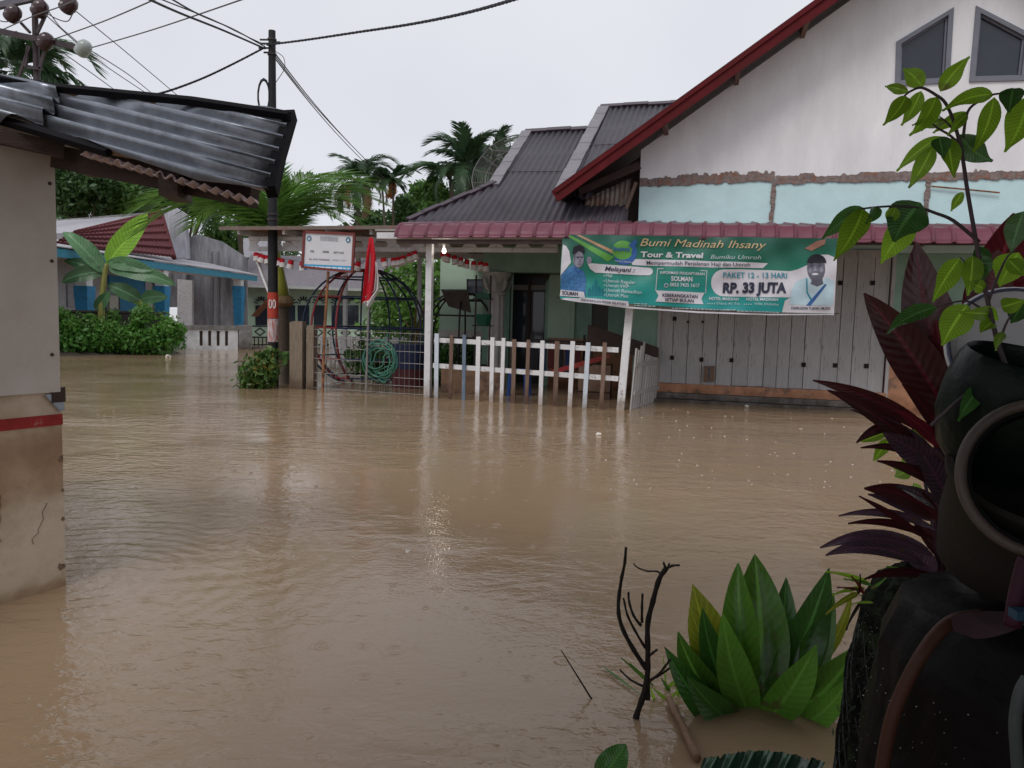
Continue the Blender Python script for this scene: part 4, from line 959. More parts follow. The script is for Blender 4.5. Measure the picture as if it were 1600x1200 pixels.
for s, x0, y0, x1, y1, h, m, bo, sh in (
    ('Bumi Madinah Ihsany',1000,384,1197,389,12,B_gold,0.0,0.35), ('Tour & Travel',1001,401.3,1099,403.5,8.6,B_white,0.03,0.08), ('Bumiku Umroh',1110,404.3,1189,405.8,6.6,B_pale,0.0,0.3),
    ('Mempermudah Perjalanan Haji dan Umroh',1010,413,1172,416.8,6.0,B_dark,0.006,0.0), ('Melayani :',945,423,992,425.6,7.2,B_dark,0.014,0.3),
    ('Haji',947,432.5,957,433.2,5.4,B_pale,0.01,0.1), ('Umroh Reguler',947,441,993,444,5.4,B_pale,0.01,0.1), ('Umroh VVIP',947,448,983,450.4,5.4,B_pale,0.01,0.1),
    ('Umroh Ramadhan',947,455.5,1003,459.5,5.4,B_pale,0.01,0.1), ('Umroh Plus',947,463,982,465.4,5.4,B_pale,0.01,0.1),
    ('INFORMASI PENDAFTARAN',1032,428,1101,430.5,4.4,B_white,0.01,0.0), ('SOLMAN',1049,438.8,1082,440,7.2,B_white,0.03,0.0), ('0853 7435 1617',1047,447.4,1093,449,5.8,B_white,0.01,0.0),
    ('KEBERANGKATAN',1035,463.3,1090,466,5.2,B_dark,0.02,0.0), ('SETIAP BULAN',1039,470.4,1084,472.6,5.0,B_dark,0.02,0.0),
    ('PAKET 12 - 13 HARI',1130,434,1230,434.6,8.6,B_teal,0.015,0.0), ('RP. 33 JUTA',1129,457,1228,457,15.5,B_dark,0.05,0.08),
    ('HOTEL MAKKAH',1108,468.4,1154,469.6,4.6,B_white,0.015,0.0), ('Dana Al Tin',1120,475.5,1156,476.5,3.9,B_pale,0.0,0.0), ('HOTEL MADINAH',1166,469.4,1215,470.4,4.6,B_white,0.015,0.0), ('Villa Holiday',1178,476.4,1217,477.4,3.9,B_pale,0.0,0.0),
    ('SOLMAN',878.5,460.3,903,462,6.0,B_dark,0.03,0.0), ('PERWAKILAN PESISIR SELATAN',908,470,978,477,3.6,B_dark,0.01,0.0), ('SYAFRUDDIN TUANKU MUDO',1236,483.2,1297,484,4.2,B_dark,0.02,0.0),
    ('bumi',959,392,984,392.5,6.5,B_navy,0.03,0.0), ('TOUR & TRAVEL',961,409,987,411,2.2,B_white,0.0,0.0)):
    for wm_ in words_px(s, x0, y0, x1, y1, h, fb, bold=bo, shear=sh): make('lettering', wm_, m, ban, HM, fix=False)
for x, y in [(944.5,431),(944.5,439),(944.5,446),(944.5,453.5),(944.5,461)]: bpoly('bullet', ell(x, y, 1, 1, 8), B_pale, D3)
for x, y in [(1106+3.4*i,474.5) for i in range(4)]+[(1163+3.4*i,475.5) for i in range(4)]: bpoly('star', ell(x, y, 1, 1, 6), B_pale, D3)
bpoly('phone_icon', ell(1041,446,3.4,3.4), B_white, D2); bpoly('phone_icon', ell(1041,446,2.3,2.3), B_dteal, D3)
for x0, x1, y in ((991,1012,474.5),(991,1020,477.5),(1050,1140,481.5),(1135,1150,484),(1152,1215,486)):
    x = x0; g2 = random.Random(x0)
    while x < x1: w_ = g2.uniform(2,6); bpoly('small_print', [(x,y+(x-x0)*.035-0.7),(x+w_,y+(x-x0)*.035-0.7),(x+w_,y+(x-x0)*.035+0.5),(x,y+(x-x0)*.035+0.5)], B_pale, D2); x += w_+1.5
for c in ((878,366),(1309,373),(1303,491),(875,466)):
    p = BF(*c); top = Vector((p.x+(-.08 if c[0] < 1000 else .08), -0.34, 2.57 if c[1] < 400 else p.z+0.02))
    make('tie_rope', MB().tube([p, top], 0.005, 4), M_cable, ban, HM)

# ------------------------------------------------------------------ clutter on the flooded veranda
def vthing(name, label, cat, u, v, z): return thing(name, label, cat, HM @ Vector((u, v, z)), -FA)
brd = Vector(h3(920, 508, 1.2)); 
mb = MB().slab([(0,0),(1,0),(1,1),(0,1)], [], lambda a, b: (Vector(h3(917,530+8*a,0.9+0.35*a)) if False else (Vector(h3(917,540,0.9)).lerp(Vector(h3(1029,562,1.25)), a).lerp(Vector(h3(919,507,0.9)).lerp(Vector(h3(1029,543,1.25)), a), b))), lambda a, b: Vector(h3(917,540,0.9)).lerp(Vector(h3(1029,562,1.25)), a).lerp(Vector(h3(919,507,0.9)).lerp(Vector(h3(1029,543,1.25)), a), b)+Vector((0,0.04,0)))
tb = vthing('leaning_table', 'dark brown table tipped on its side behind the picket fence', 'table', brd.x+0.5, 1.1, 0)
make('table_top', mb, M_darkwood, tb, HM)
for x, y, v in ((925,540,.95),(1020,560,1.2)): make('leg', MB().bar(h3(x,y,v), (hp(x-8,600,v+.5)[0], v+0.55, -0.3), 0.06, 0.06), M_darkwood, tb, HM)
st = vthing('blue_stool', 'blue plastic stool half sunk behind the picket fence', 'stool', 1.55, 1.0, 0)
Mb = pm('blue_plastic', (0.02,0.06,0.22), 0.4); su, sv = hp(812, 585, 1.0)[0], 1.0
make('seat', MB().box(su-0.17, su+0.17, sv-0.17, sv+0.17, 0.42, 0.46), Mb, st, HM)
for a in (-1, 1):
    for b in (-1, 1): make('leg', MB().bar((su+a*0.13, sv+b*0.13, 0.42), (su+a*0.18, sv+b*0.18, -0.4), 0.05, 0.04), Mb, st, HM)
make('plank', MB().bar(h3(862,582,0.35), h3(952,556,0.8), 0.04, 0.07), pm('red_painted_wood', (0.28,0.03,0.03), 0.5, col2=(0.2,0.1,0.06), col2amt=0.4), None, HM, label='red painted plank leaning behind the picket fence', cat='plank')
cb = vthing('playhouse_panel', 'low brown painted panel standing in water behind the pickets', 'panel', 0.55, 0.8, 0)
cu0, cz_ = hp(690, 573, 0.9); cu1 = hp(790, 573, 0.9)[0]
make('panel_board', MB().box(cu0, cu1, 0.88, 0.92, -0.4, cz_), pm('stained_plywood', (0.2,0.12,0.075), 0.8, var=0.3, col2=(0.08,0.05,0.04), col2amt=0.4), cb, HM)
make('panel_edge', MB().box(cu0-0.02, cu1+0.02, 0.86, 0.94, cz_+0.002, cz_+0.035), M_wood, cb, HM)
bx2 = vthing('storage_crate', 'brown wooden crate on the veranda behind the right pickets', 'crate', 2.6, 1.1, 0)
bu_, bz_ = hp(905, 560, 1.1); bu2 = hp(955, 560, 1.1)[0]
for i in range(4): make('slat', MB().box(bu_, bu2, 1.08, 1.1, -0.35+i*0.24, -0.14+i*0.24), M_wood, bx2, HM)
make('inner_box', MB().box(bu_+0.02, bu2-0.02, 1.102, 1.5, -0.4, 0.58), M_darkwood, bx2, HM)
rk = vthing('drying_rack', 'dark shelf with hanging clothes in the veranda shade', 'shelf', 1.9, 2.2, 0)
for uu in (1.2, 2.2): make('upright', MB().box(uu-0.02, uu+0.02, 2.28, 2.32, -0.4, 1.05), M_globedark, rk, HM)
make('shelf_board', MB().box(1.15, 2.25, 2.15, 2.45, 0.9, 0.94), M_globedark, rk, HM)
for i in range(6): make('hanging_cloth', MB().box(1.24+i*0.16, 1.37+i*0.16, 2.1, 2.13, 0.25+0.08*(i % 3), 0.89), pm(('dark_cloth','blue_cloth','maroon_cloth')[i % 3], ((0.03,0.03,0.035),(0.03,0.05,0.12),(0.12,0.03,0.03))[i % 3], 0.9), rk, HM)
ps = vthing('plant_stand', 'green plant stand by the fluted column', 'plant stand', *hp(755, 500, 2.0)[:1], 2.0, 0)
pu = hp(754, 500, 2.0)[0]; Mg = pm('dark_green_plastic', (0.01,0.1,0.05), 0.45)
for a in (-1, 1): make('upright', MB().box(pu+a*0.14-0.012, pu+a*0.14+0.012, 1.98, 2.02, -0.4, hp(754,430,2.0)[1]), M_globedark, ps, HM)
for y in (466, 508): z = hp(754, y, 2.0)[1]; make('shelf', MB().box(pu-0.17, pu+0.17, 1.9, 2.1, z-0.02, z), M_globedark, ps, HM)
z = hp(754, 508, 2.0)[1]; make('pot', MB().lathe([(0.0,0.0),(0.12,0.0),(0.16,0.2),(0.14,0.2),(0.0,0.17)], 14, Matrix.Translation((pu+0.02, 2.0, z+.001))), Mg, ps, HM)
z = hp(754, 466, 2.0)[1]; make('pot', MB().box(pu-0.12, pu+0.14, 1.92, 2.08, z+0.001, z+0.09), Mg, ps, HM)
tp = MB()
P = smoothline([h3(x, y, 2.9) for x, y in ((806,418),(815,404),(835,399),(855,402),(872,408),(885,409))], 5)
tp.tube(P, [0.02+0.09*math.sin(math.pi*i/(len(P)-1))+0.02*math.sin(i*1.7) for i in range(len(P))], 10)
make('rolled_tarp', tp, pm('black_tarp', (0.02,0.03,0.03), 0.5, bump=0.5, bscale=12), None, HM, smooth='all', label='dark rolled tarp hung above the veranda door', cat='tarp')

# ------------------------------------------------------------------ climbing globes in the play area
def globe(name, label, cx, cy, v, R, nmer, mats, rmats, wr, squash=1.0):
    u, z = hp(cx, cy, v); c = Vector((u, v, z)); o = thing(name, label, 'climbing frame', HM @ Vector((u, v, 0)), -FA)
    lat = (-0.78, -0.42, 0.0, 0.42, 0.78); rot = math.radians(-121)
    P = lambda th, s: c + Vector((R*math.cos(s)*math.cos(th), R*math.cos(s)*math.sin(th), R*squash*math.sin(s)))
    for i in range(nmer):
        th = rot + 2*math.pi*i/nmer
        make('meridian_bar', MB().tube([P(th, -1.3+2.6*j/16) for j in range(17)], wr, 6), mats[i], o, HM, smooth='all')
        for k, s in enumerate(lat):
            make('rung', MB().tube([P(th, s*1.25), P(th+2*math.pi/nmer, s*1.25)], wr*0.85, 6), rmats[i], o, HM)
    for s in (-1.3, 1.3): make('end_ring', MB().tube([P(2*math.pi*j/16, s) for j in range(17)], wr, 6), mats[0], o, HM)
    return o
globe('globe_climber', 'blue and red metal globe climbing frame behind the wire fence', 570, 512, 2.1, 1.17, 12, [M_globered]*2+[M_globeblue]*10, [M_globered]+[M_globeblue]*11, 0.019, 0.98)
globe('globe_climber', 'brown-black metal globe climbing frame behind the white veranda post', 722, 530, 3.6, 0.98, 8, [M_globedark]*8, [M_globedark]*8, 0.02)
# seesaw plank tarp on the dark globe
tq = [h3(x, y, 3.0) for x, y in ((690,455),(732,457),(736,488),(700,478))]
tq2 = [h3(x, y, 3.9) for x, y in ((688,452),(728,452),(730,462),(690,460))]
mb = MB(); mb.quad(tq[3], tq[2], tq[1], tq[0]).quad(tq[0], tq[1], tq2[1], tq2[0])
make('cloth_cover', sheetify(mb, (0,0.015,-0.01)), pm('grey_brown_tarp', (0.1,0.08,0.07), 0.8, var=0.3), None, HM, label='grey-brown cloth draped over the dark globe climber', cat='cloth')
# low striped white railing behind the globe
wl = thing('garden_railing', 'low white slatted railing behind the globe climbers', 'railing', HM @ Vector((-1.5, 5.2, 0)), -FA)
r0 = hp(492, 540, 5.2)[0]; r1x = hp(720, 540, 5.2)[0]; zt1 = hp(600, 527, 5.2)[1]
n = 17
for i in range(n):
    u = r0+(r1x-r0)*i/(n-1); make('slat', MB().box(u-0.075, u+0.075, 5.18, 5.22, -0.4, zt1), M_white, wl, HM)
for z in (0.15, zt1-0.12): make('rail', MB().box(r0-0.08, r1x+0.08, 5.222, 5.27, z, z+0.07), M_white, wl, HM)
for uu, (x, y), sz, lab in ((0,(648,470),0.8,'bright green leafy tree behind the climbing globes'),):
    u, z = hp(x, y, 7.5); b = HM @ Vector((u, 7.5, 0))
    t = thing('garden_tree', lab, 'tree', (b.x, b.y, -0.4))
    make('trunk', MB().tube([(b.x, b.y, -0.45), (b.x+0.05, b.y, 0.9), (b.x-0.05, b.y+0.1, 2.0)], [0.09,0.07,0.03], 7), M_trunk, t)
    make('crown', leafcloud([(b.x,b.y,1.7,1.0,0.9,1.0),(b.x+0.8,b.y+.2,1.1,0.9,0.8,0.8),(b.x-0.5,b.y-.2,1.0,0.8,0.7,0.8),(b.x+0.3,b.y,2.4,0.8,0.8,0.6)], 3800, 0.2, 21), M_tree3, t, fix=False)
ylp = thing('young_palm', 'young palm with yellow-brown stems behind the wire fence', 'palm', HM @ Vector((*hp(650, 590, 3.2)[:1], 3.2, 0)), -FA)
for i, (x1, y1) in enumerate(((652,470),(668,466),(640,478),(660,500),(632,500))):
    make('stem', MB().tube(smoothline([h3(640+i*2, 605, 3.2), h3(644+i*2, 540, 3.2), h3(x1, y1, 3.1+.1*i)], 5), [0.022]*10+[0.012], 6), pm('yellow_brown_stem', (0.22,0.16,0.05), 0.6), ylp, HM)
dk = [(-2.3,2.6),(-0.9,1.9),(-1.4,4.4),(-0.5,4.0),(-2.0,4.6)]
for i, (u, v) in enumerate(dk):
    b = HM @ Vector((u, v, 0)); lab = ('leafy potted shrub under the globe beside the wooden posts','dark shrub standing in water behind the hose','low shrub before the white railing, behind the red bars','dark bush beside the white post behind the wires','small bush behind the blue globe bars')[i]
    t = thing('shrub', lab, 'shrub', (b.x, b.y, -0.3), 0, 'shrubs in the flooded play area')
    h = (0.75,0.5,0.7,0.8,0.8)[i]
    make('stem', MB().tube([(b.x,b.y,-0.4),(b.x+.02,b.y,h*0.8)], 0.02, 6), M_trunk, t)
    make('foliage', leafcloud([(b.x,b.y,h*0.55,0.42,0.4,h*0.5),(b.x+.25,b.y,h*0.4,0.3,0.3,h*0.4)], 700, 0.13, 40+i), M_tree1 if i % 2 else M_shrub, t, fix=False)
dm = vthing('toy_drum', 'dark red and blue drum behind the wire fence', 'drum', *hp(640, 570, 1.5)[:1], 1.5, 0)
du = hp(638, 570, 1.5)[0]
make('drum_body', MB().lathe([(0.0,-0.4),(0.3,-0.4),(0.3,0.35),(0.28,0.36)], 20, Matrix.Translation((du, 1.5, 0))), pm('dark_red_drum', (0.07,0.015,0.018), 0.5), dm, HM, smooth=True)
make('drum_top', MB().lathe([(0.3,0.352),(0.3,0.8),(0.0,0.8)], 20, Matrix.Translation((du, 1.5, 0))), pm('dark_blue_drum', (0.012,0.02,0.06), 0.5), dm, HM, smooth=True)

# ------------------------------------------------------------------ zinc-roofed stall on the left
K0 = onz(103, 915); K1 = onz(0, 945); KT = (K1-K0).normalized(); KN = Vector((-KT.y, KT.x, 0)); KN = KN if KN.x > 0 else -KN
kio = thing('market_stall', 'small stall with cream wall, grey panel and zinc roof at the left', 'stall', (K0.x, K0.y, 0))
KM = Matrix(((KT.x, -KN.x, 0, K0.x), (KT.y, -KN.y, 0, K0.y), (0, 0, 1, 0), (0, 0, 0, 1)))   # a along wall, b into the stall
def kp(x, y):
    d = ray(x, y); t = (K0-CAM).dot(KN)/d.dot(KN); p = CAM+d*t-K0; return p.dot(KT), p.z
zp = kp(100, 611)[1]; zr1 = kp(100, 646)[1]; zr0 = kp(100, 663)[1]
def stained_plaster():                                     # cream plaster with an old flood mark under the stripe and a wet foot
    m = pm('cream_stained_plaster', (0.66,0.56,0.44), 0.85, var=0.12, scale=3.0, col2=(0.4,0.29,0.19), col2amt=0.3, c2scale=2.2, c2sharp=0.3, bump=0.12, bscale=90)
    n = m.node_tree; L = n.links; bs = n.nodes['Principled BSDF']; src = bs.inputs['Base Color'].links[0].from_socket
    g_ = n.nodes.new('ShaderNodeNewGeometry'); sp_ = n.nodes.new('ShaderNodeSeparateXYZ'); L.new(g_.outputs['Position'], sp_.inputs['Vector'])
    nn = n.nodes.new('ShaderNodeTexNoise'); nn.inputs['Scale'].default_value = 4.0; nn.inputs['Detail'].default_value = 8; L.new(g_.outputs['Position'], nn.inputs['Vector'])
    ad = n.nodes.new('ShaderNodeMath'); ad.operation = 'MULTIPLY_ADD'; L.new(nn.outputs['Fac'], ad.inputs[0]); ad.inputs[1].default_value = 0.22; L.new(sp_.outputs['Z'], ad.inputs[2])
    rp_ = n.nodes.new('ShaderNodeValToRGB'); e = rp_.color_ramp.elements; rp_.color_ramp.interpolation = 'EASE'
    e[0].position = 0.0; e[0].color = (0.5,0.4,0.3,1); e[1].position = 1.0; e[1].color = (1,1,1,1)
    for pos, c in ((0.12,(0.62,0.52,0.42)),(0.2,(0.95,0.93,0.9)),(0.52,(1,1,1)),(0.62,(0.72,0.6,0.5)),(0.82,(0.6,0.48,0.4)),(0.93,(0.9,0.85,0.8))): q = e.new(pos); q.color = (*c, 1)
    L.new(ad.outputs[0], rp_.inputs['Fac']); mx_ = n.nodes.new('ShaderNodeMixRGB'); mx_.blend_type = 'MULTIPLY'; mx_.inputs['Fac'].default_value = 1
    L.new(src, mx_.inputs['Color1']); L.new(rp_.outputs['Color'], mx_.inputs['Color2']); L.new(mx_.outputs['Color'], bs.inputs['Base Color']); return m
M_kplaster = stained_plaster()
M_kpanel = pm('grey_wall_sheet', (0.6,0.575,0.55), 0.6, var=0.07, scale=3, col2=(0.45,0.38,0.32), col2amt=0.25, c2sharp=0.45, c2scale=1.4, bump=0.1, bscale=5)
kpart = lambda n, mb, m, p=None, **k: make(n, mb, m, p or kio, KM, **k)
kpart('lower_wall', MB().box(0, 4.0, 0, 0.12, -0.5, zp+0.01), M_kplaster)
kpart('end_wall', MB().box(0.002, 0.12, 0.121, 2.4, -0.5, 2.0), M_kplaster)
kpart('painted_stripe', MB().box(-0.003, 4.0, -0.004, 0.02, zr0, zr1), pm('red_stripe_paint', (0.33,0.025,0.022), 0.6, var=0.3, scale=12, col2=(0.4,0.3,0.24), col2amt=0.1, c2scale=12))
kpart('wall_panel', MB().box(0.015, 4.0, -0.022, -0.004, zp, 2.22), M_kpanel)
kpart('wall_core', MB().box(0.01, 4.0, 0.0, 0.11, zp+0.011, 2.2), M_darkwood)
for a, z in ((0.02,1.55),(0.03,1.12),(0.55,1.3),(0.02,1.9)): kpart('rivet', MB().lathe([(0.0,0.006),(0.008,0.004),(0.009,0)], 8, Matrix.Translation((a+0.02,-0.022,z)) @ Matrix.Rotation(math.pi/2, 4, 'X')), M_darkwood)
kpart('torn_sheet', MB().slab([kp(68,617), kp(97,612), kp(99,640), kp(92,643)], [], lambda a, b: (a, -0.012, b), lambda a, b: (a, -0.008, b)), M_zinc)
kpart('dark_notch', MB().box(-0.012, 0.05, -0.016, 0.13, zp-0.05, zp+0.02), M_darkwood)  # dark box put in for the shade of the broken notch
chip = pm('bare_brick_chip', (0.2,0.13,0.09), 0.95, var=0.4, scale=18, bump=0.6)
for a_, z_, r_ in ((0.004,0.62,0.018),(0.004,0.33,0.012),(0.02,0.1,0.02),(0.004,0.47,0.01)):
    g = random.Random(int(z_*100)); pts = [(max(a_+r_*g.uniform(.5,1.1)*math.cos(t*math.pi/6), -0.001), z_+r_*g.uniform(.4,1.3)*math.sin(t*math.pi/6)) for t in range(12)]
    kpart('plaster_chip', MB().slab(pts, [], lambda a, b: (a, -0.0025, b), lambda a, b: (a, 0.003, b)), chip)
for k_ in range(4):
    g = random.Random(60+k_); x_ = 0.08+0.2*k_; z_ = g.uniform(0.3,0.7); P_ = [(x_, -0.001, z_)]
    for _ in range(9): P_.append((P_[-1][0]+g.uniform(-.02,.025), -0.001, P_[-1][2]-g.uniform(.01,.035)))
    kpart('plaster_crack', MB().tube(P_, 0.0016, 4), chip)
A = at(-5, 187, 3.3); B = at(414, 303, 2.85); C = at(455, 182, 3.25)
pn = (B-A).cross(C-A).normalized()
def onp(x, y, off=0.0):
    d = ray(x, y); P = A+pn*off; return CAM + d*((P-CAM).dot(pn)/d.dot(pn))
e1 = (onp(440, 262)-onp(90, 172)).normalized(); e2 = pn.cross(e1).normalized()
def ksheet(pxs, off, name, mat, per=0.08, amp=0.026):
    P0 = A+pn*off; pts = [((onp(x, y, off)-P0).dot(e1), (onp(x, y, off)-P0).dot(e2)) for x, y in pxs]
    return make(name, sheetify(corrugated(pts, P0, e1, e2, per, amp, sides=10), pn*-0.004), mat, kio, smooth='all')
ksheet([(10,172),(30,138),(457,178),(418,303),(310,279),(170,238)], 0.0, 'zinc_sheet', M_zinc)
ksheet([(-520,22),(92,140),(85,165),(62,186),(-10,186),(-520,62)], 0.03, 'zinc_sheet', M_zinc)
blackz = pm('black_rusted_metal', (0.008,0.007,0.009), 0.85, var=0.3, spec=0.15)
def kbar(nm, pts, w_, h_, mat, off): 
    for i in range(len(pts)-1): make(nm, MB().bar(onp(*pts[i], off), onp(*pts[i+1], off), w_, h_, up=pn), mat, kio)
kbar('ridge_cap', [(-520,22),(-140,98),(85,137),(300,158),(452,181)], 0.026, 0.03, blackz, 0.035)
kbar('end_flashing', [(455,180),(437,240),(424,300)], 0.04, 0.05, blackz, -0.01)
kbar('edge_strip', [(-520,62),(-140,150),(10,190),(170,238)], 0.03, 0.03, blackz, 0.0)
dn = Vector((0,0,-1)); bk = Vector((-KN.x*0.2, 1, 0.03)).normalized()
SA = onp(120, 226); SB = onp(392, 302)
sd_ = (SB-SA).normalized(); Ls_ = (SB-SA).length
mb = corrugated([(0,0),(0.13,0),(0.13,Ls_),(0,Ls_)], SA+Vector((0,0.03,-0.02)), bk, sd_, 0.055, 0.011, sides=8)
make('eave_sheet', sheetify(mb, (0,0,-0.003)), pm('pinkish_plastic_sheet', (0.8,0.7,0.72), 0.5, trans=0.45), kio, smooth='all')
q0 = at(88, 245, 3.5); q1 = at(398, 305, 3.05)
make('eave_beam', MB().bar(q0, q1, 0.05, 0.1), M_darkwood, kio)
make('eave_beam', MB().bar(at(-520, 96, 2.75), at(100, 236, 3.38), 0.05, 0.06), M_darkwood, kio)
make('rafter', MB().bar(at(262, 285, 3.05), at(262, 285, 3.05)+bk*0.25, 0.07, 0.1), M_darkwood, kio)
make('rafter', MB().bar(at(120, 250, 3.45), at(120, 250, 3.45)+bk*0.25, 0.07, 0.08), M_darkwood, kio)
Cb, Db = onp(455, 182), onp(-140, 108)
mb = MB().quad(Cb, Db, Db+Vector((-0.9,0.7,-0.1)), Cb+Vector((-0.9,0.7,-0.1))); make('rear_roof_sheet', sheetify(mb, (0,0,-0.01)), M_zincold, kio)

# ------------------------------------------------------------------ poles and cables
ppx = Vector((hp(427, 600, 0.55)[0], 0.55, 0)); PW = HM @ ppx
pole = thing('utility_pole', 'black steel utility pole with red and white bands by the canopy', 'pole', (PW.x, PW.y, -0.4))
ztop = hp(425, 48, 0.55)[1]; ut = hp(425, 48, 0.55)[0]
du_ = (ut-ppx.x)/ztop
pz = lambda y: hp(426, y, 0.55)[1]
px_ = lambda z: HM @ Vector((ppx.x+du_*z, 0.55, z))
make('shaft', MB().tube([px_(-0.5), px_(pz(400)), px_(ztop)], [0.098, 0.085, 0.06], 16), M_black, pole, smooth=True)
make('red_band', MB().tube([px_(pz(497)), px_(pz(457))], 0.0945, 16, False), pm('red_band_paint', (0.4,0.045,0.025), 0.5, var=0.15), pole, smooth=True)
make('white_band', MB().tube([px_(pz(534)), px_(pz(498))], 0.0955, 16, False), pm('torn_white_paper', (0.5,0.46,0.46), 0.7, var=0.25, scale=10, col2=(0.4,0.1,0.08), col2amt=0.4, c2scale=14, streak=(2,2,0.5)), pole, smooth=True)
cs = px_(pz(475)); vd = (CAM-cs); vd.z = 0; vd.normalize(); rt_ = Vector((-vd.y, vd.x, 0))*-1
for dx in (-0.045, 0.02):
    c = cs + vd*0.1 + rt_*(-dx) ; 
    make('painted_mark', MB().tube([c+rt_*(0.022*math.cos(t*math.pi/8))+Vector((0,0,0.075*math.sin(t*math.pi/8))) for t in range(17)], 0.009, 4), M_white, pole)
for z in (pz(343), pz(335), pz(85), pz(62)): make('clamp', MB().tube([px_(z-0.015), px_(z+0.015)], 0.1 if z < 4 else 0.078, 14), M_globedark, pole)
for (x, y) in ((412,62),(413,68),(410,75),(432,66),(418,82)): make('cable_hook', MB().bar(px_(pz(y)), at(x-6 if x < 425 else x+6, y, PW.y), 0.025, 0.025), M_globedark, pole)
lp = [at(412+9*math.sin(t*math.pi/7), 150+26*math.cos(t*math.pi/7)+1.2*math.sin(t), PW.y-0.03+0.015*math.sin(t*1.3)) for t in range(60)]
make('cable_coil', MB().tube(lp, 0.016, 5), M_cable, pole)
cableN = 0
def cable(pts, Ys, r, label, mat=None, sagk=0, grp='overhead cables', nm='overhead_cable', twist=0.0):
    P = smoothline(pxline(pts, Ys), 8); mb = MB()
    if twist:
        for ph in (0, math.pi):
            mb.tube([p + Vector((0, 0.3*twist*math.cos(i*1.1+ph), twist*math.sin(i*1.1+ph))) for i, p in enumerate(smoothline(P, 5))], r, 5)
    else: mb.tube(P, r, 5)
    return make(nm, mb, mat or M_cable, None, label=label, cat='cable', group=grp, fix=False)
Yp = PW.y
cable([(417,70),(480,62),(560,50),(640,38),(720,22),(800,0),(880,-28)], [Yp,12.6,11.4,10.2,9,7.8,6.6], 0.014, 'thick twisted cable running right from the utility pole', twist=0.006)
cable([(414,74),(370,97),(320,121),(270,140),(228,152),(180,166)], [Yp,13.2,12.8,12.4,12,11.6], 0.014, 'thick twisted cable running from the pole down behind the zinc roof', twist=0.006)
cable([(414,76),(350,48),(280,20),(225,-5),(160,-38)], [Yp,12,10.4,9,7.6], 0.016, 'thick cable running up left from the pole, lowest of three', nm='overhead_cable')
cable([(414,73),(365,46),(310,22),(262,-5),(200,-40)], [Yp,12,10.4,9,7.6], 0.011, 'cable running up left from the pole, middle of three')
cable([(414,70),(375,52),(330,30),(240,-6),(180,-36)], [Yp,12,10.4,9,7.6], 0.008, 'thin cable running up left from the pole, uppermost of three')
for i, (a, b) in enumerate((((430,88),(548,226)),((430,84),(552,230)),((430,92),(545,229)))):
    cable([a, ((a[0]+b[0])/2-4+i*4, (a[1]+b[1])/2+1+i*4), b, (b[0]+70, b[1]+70)], [Yp,19,25,34], 0.012, ('cable from the pole down towards the coconut palm, middle strand','cable from the pole towards the coconut palm, right strand','cable from the pole towards the coconut palm, left strand')[i])
cable([(430,80),(443,90),(444,108),(430,130)], Yp-0.05, 0.006, 'short loose loop of cable at the pole top')
cable([(429,338),(434,352),(430,362)], Yp-0.1, 0.006, 'short wire end curling at the pole above the canopy')
# high-voltage pole behind the stall
YH = 16.0
hv = thing('power_line_pole', 'pole with crossarms and insulators behind the zinc roof', 'power pole', (at(60,300,YH).x, YH, -0.4))
hvm = pm('dark_steel', (0.05,0.035,0.04), 0.5)
b0 = at(62, 320, YH); make('pole', MB().tube([(b0.x, YH, -0.5), at(58,130,YH), at(52,-60,YH)], [0.12,0.065,0.055], 10), hvm, hv)
make('crossarm', MB().bar(at(-60,36,YH-0.15), at(128,76,YH-0.15), 0.09, 0.1), hvm, hv)
make('crossarm', MB().bar(at(-60,22,YH-0.15), at(110,-16,YH-0.15), 0.1, 0.12), pm('grey_steel_arm', (0.12,0.11,0.13), 0.5), hv)
for a, b in (((33,36),(47,51)),((75,15),(58,52)),((70,78),(62,108)),((47,72),(26,130)),((44,105),(66,108)),((40,105),(44,72))): make('brace', MB().bar(at(*a,YH-0.1), at(*b,YH-0.1), 0.05, 0.05), hvm, hv)
for x, y, m, r in ((20,22,M_insul,0.15),(62,14,M_insul,0.15),(107,8,M_insul,0.16),(71,65,M_insul,0.15),(130,76,M_insulw,0.145)):
    Mi = Matrix.Translation(at(x, y, YH-0.2)) @ Matrix.Rotation(math.radians(60), 4, 'Y') @ Matrix.Rotation(0.5, 4, 'X')
    make('insulator', MB().lathe([(0.0,0.2),(0.05,0.19),(r*0.8,0.14),(r,0.06),(r*0.75,0.04),(r*1.02,-0.02),(r*0.75,-0.05),(r*0.95,-0.11),(0.06,-0.17),(0.0,-0.18)], 16, Mi), m, hv, smooth=True)
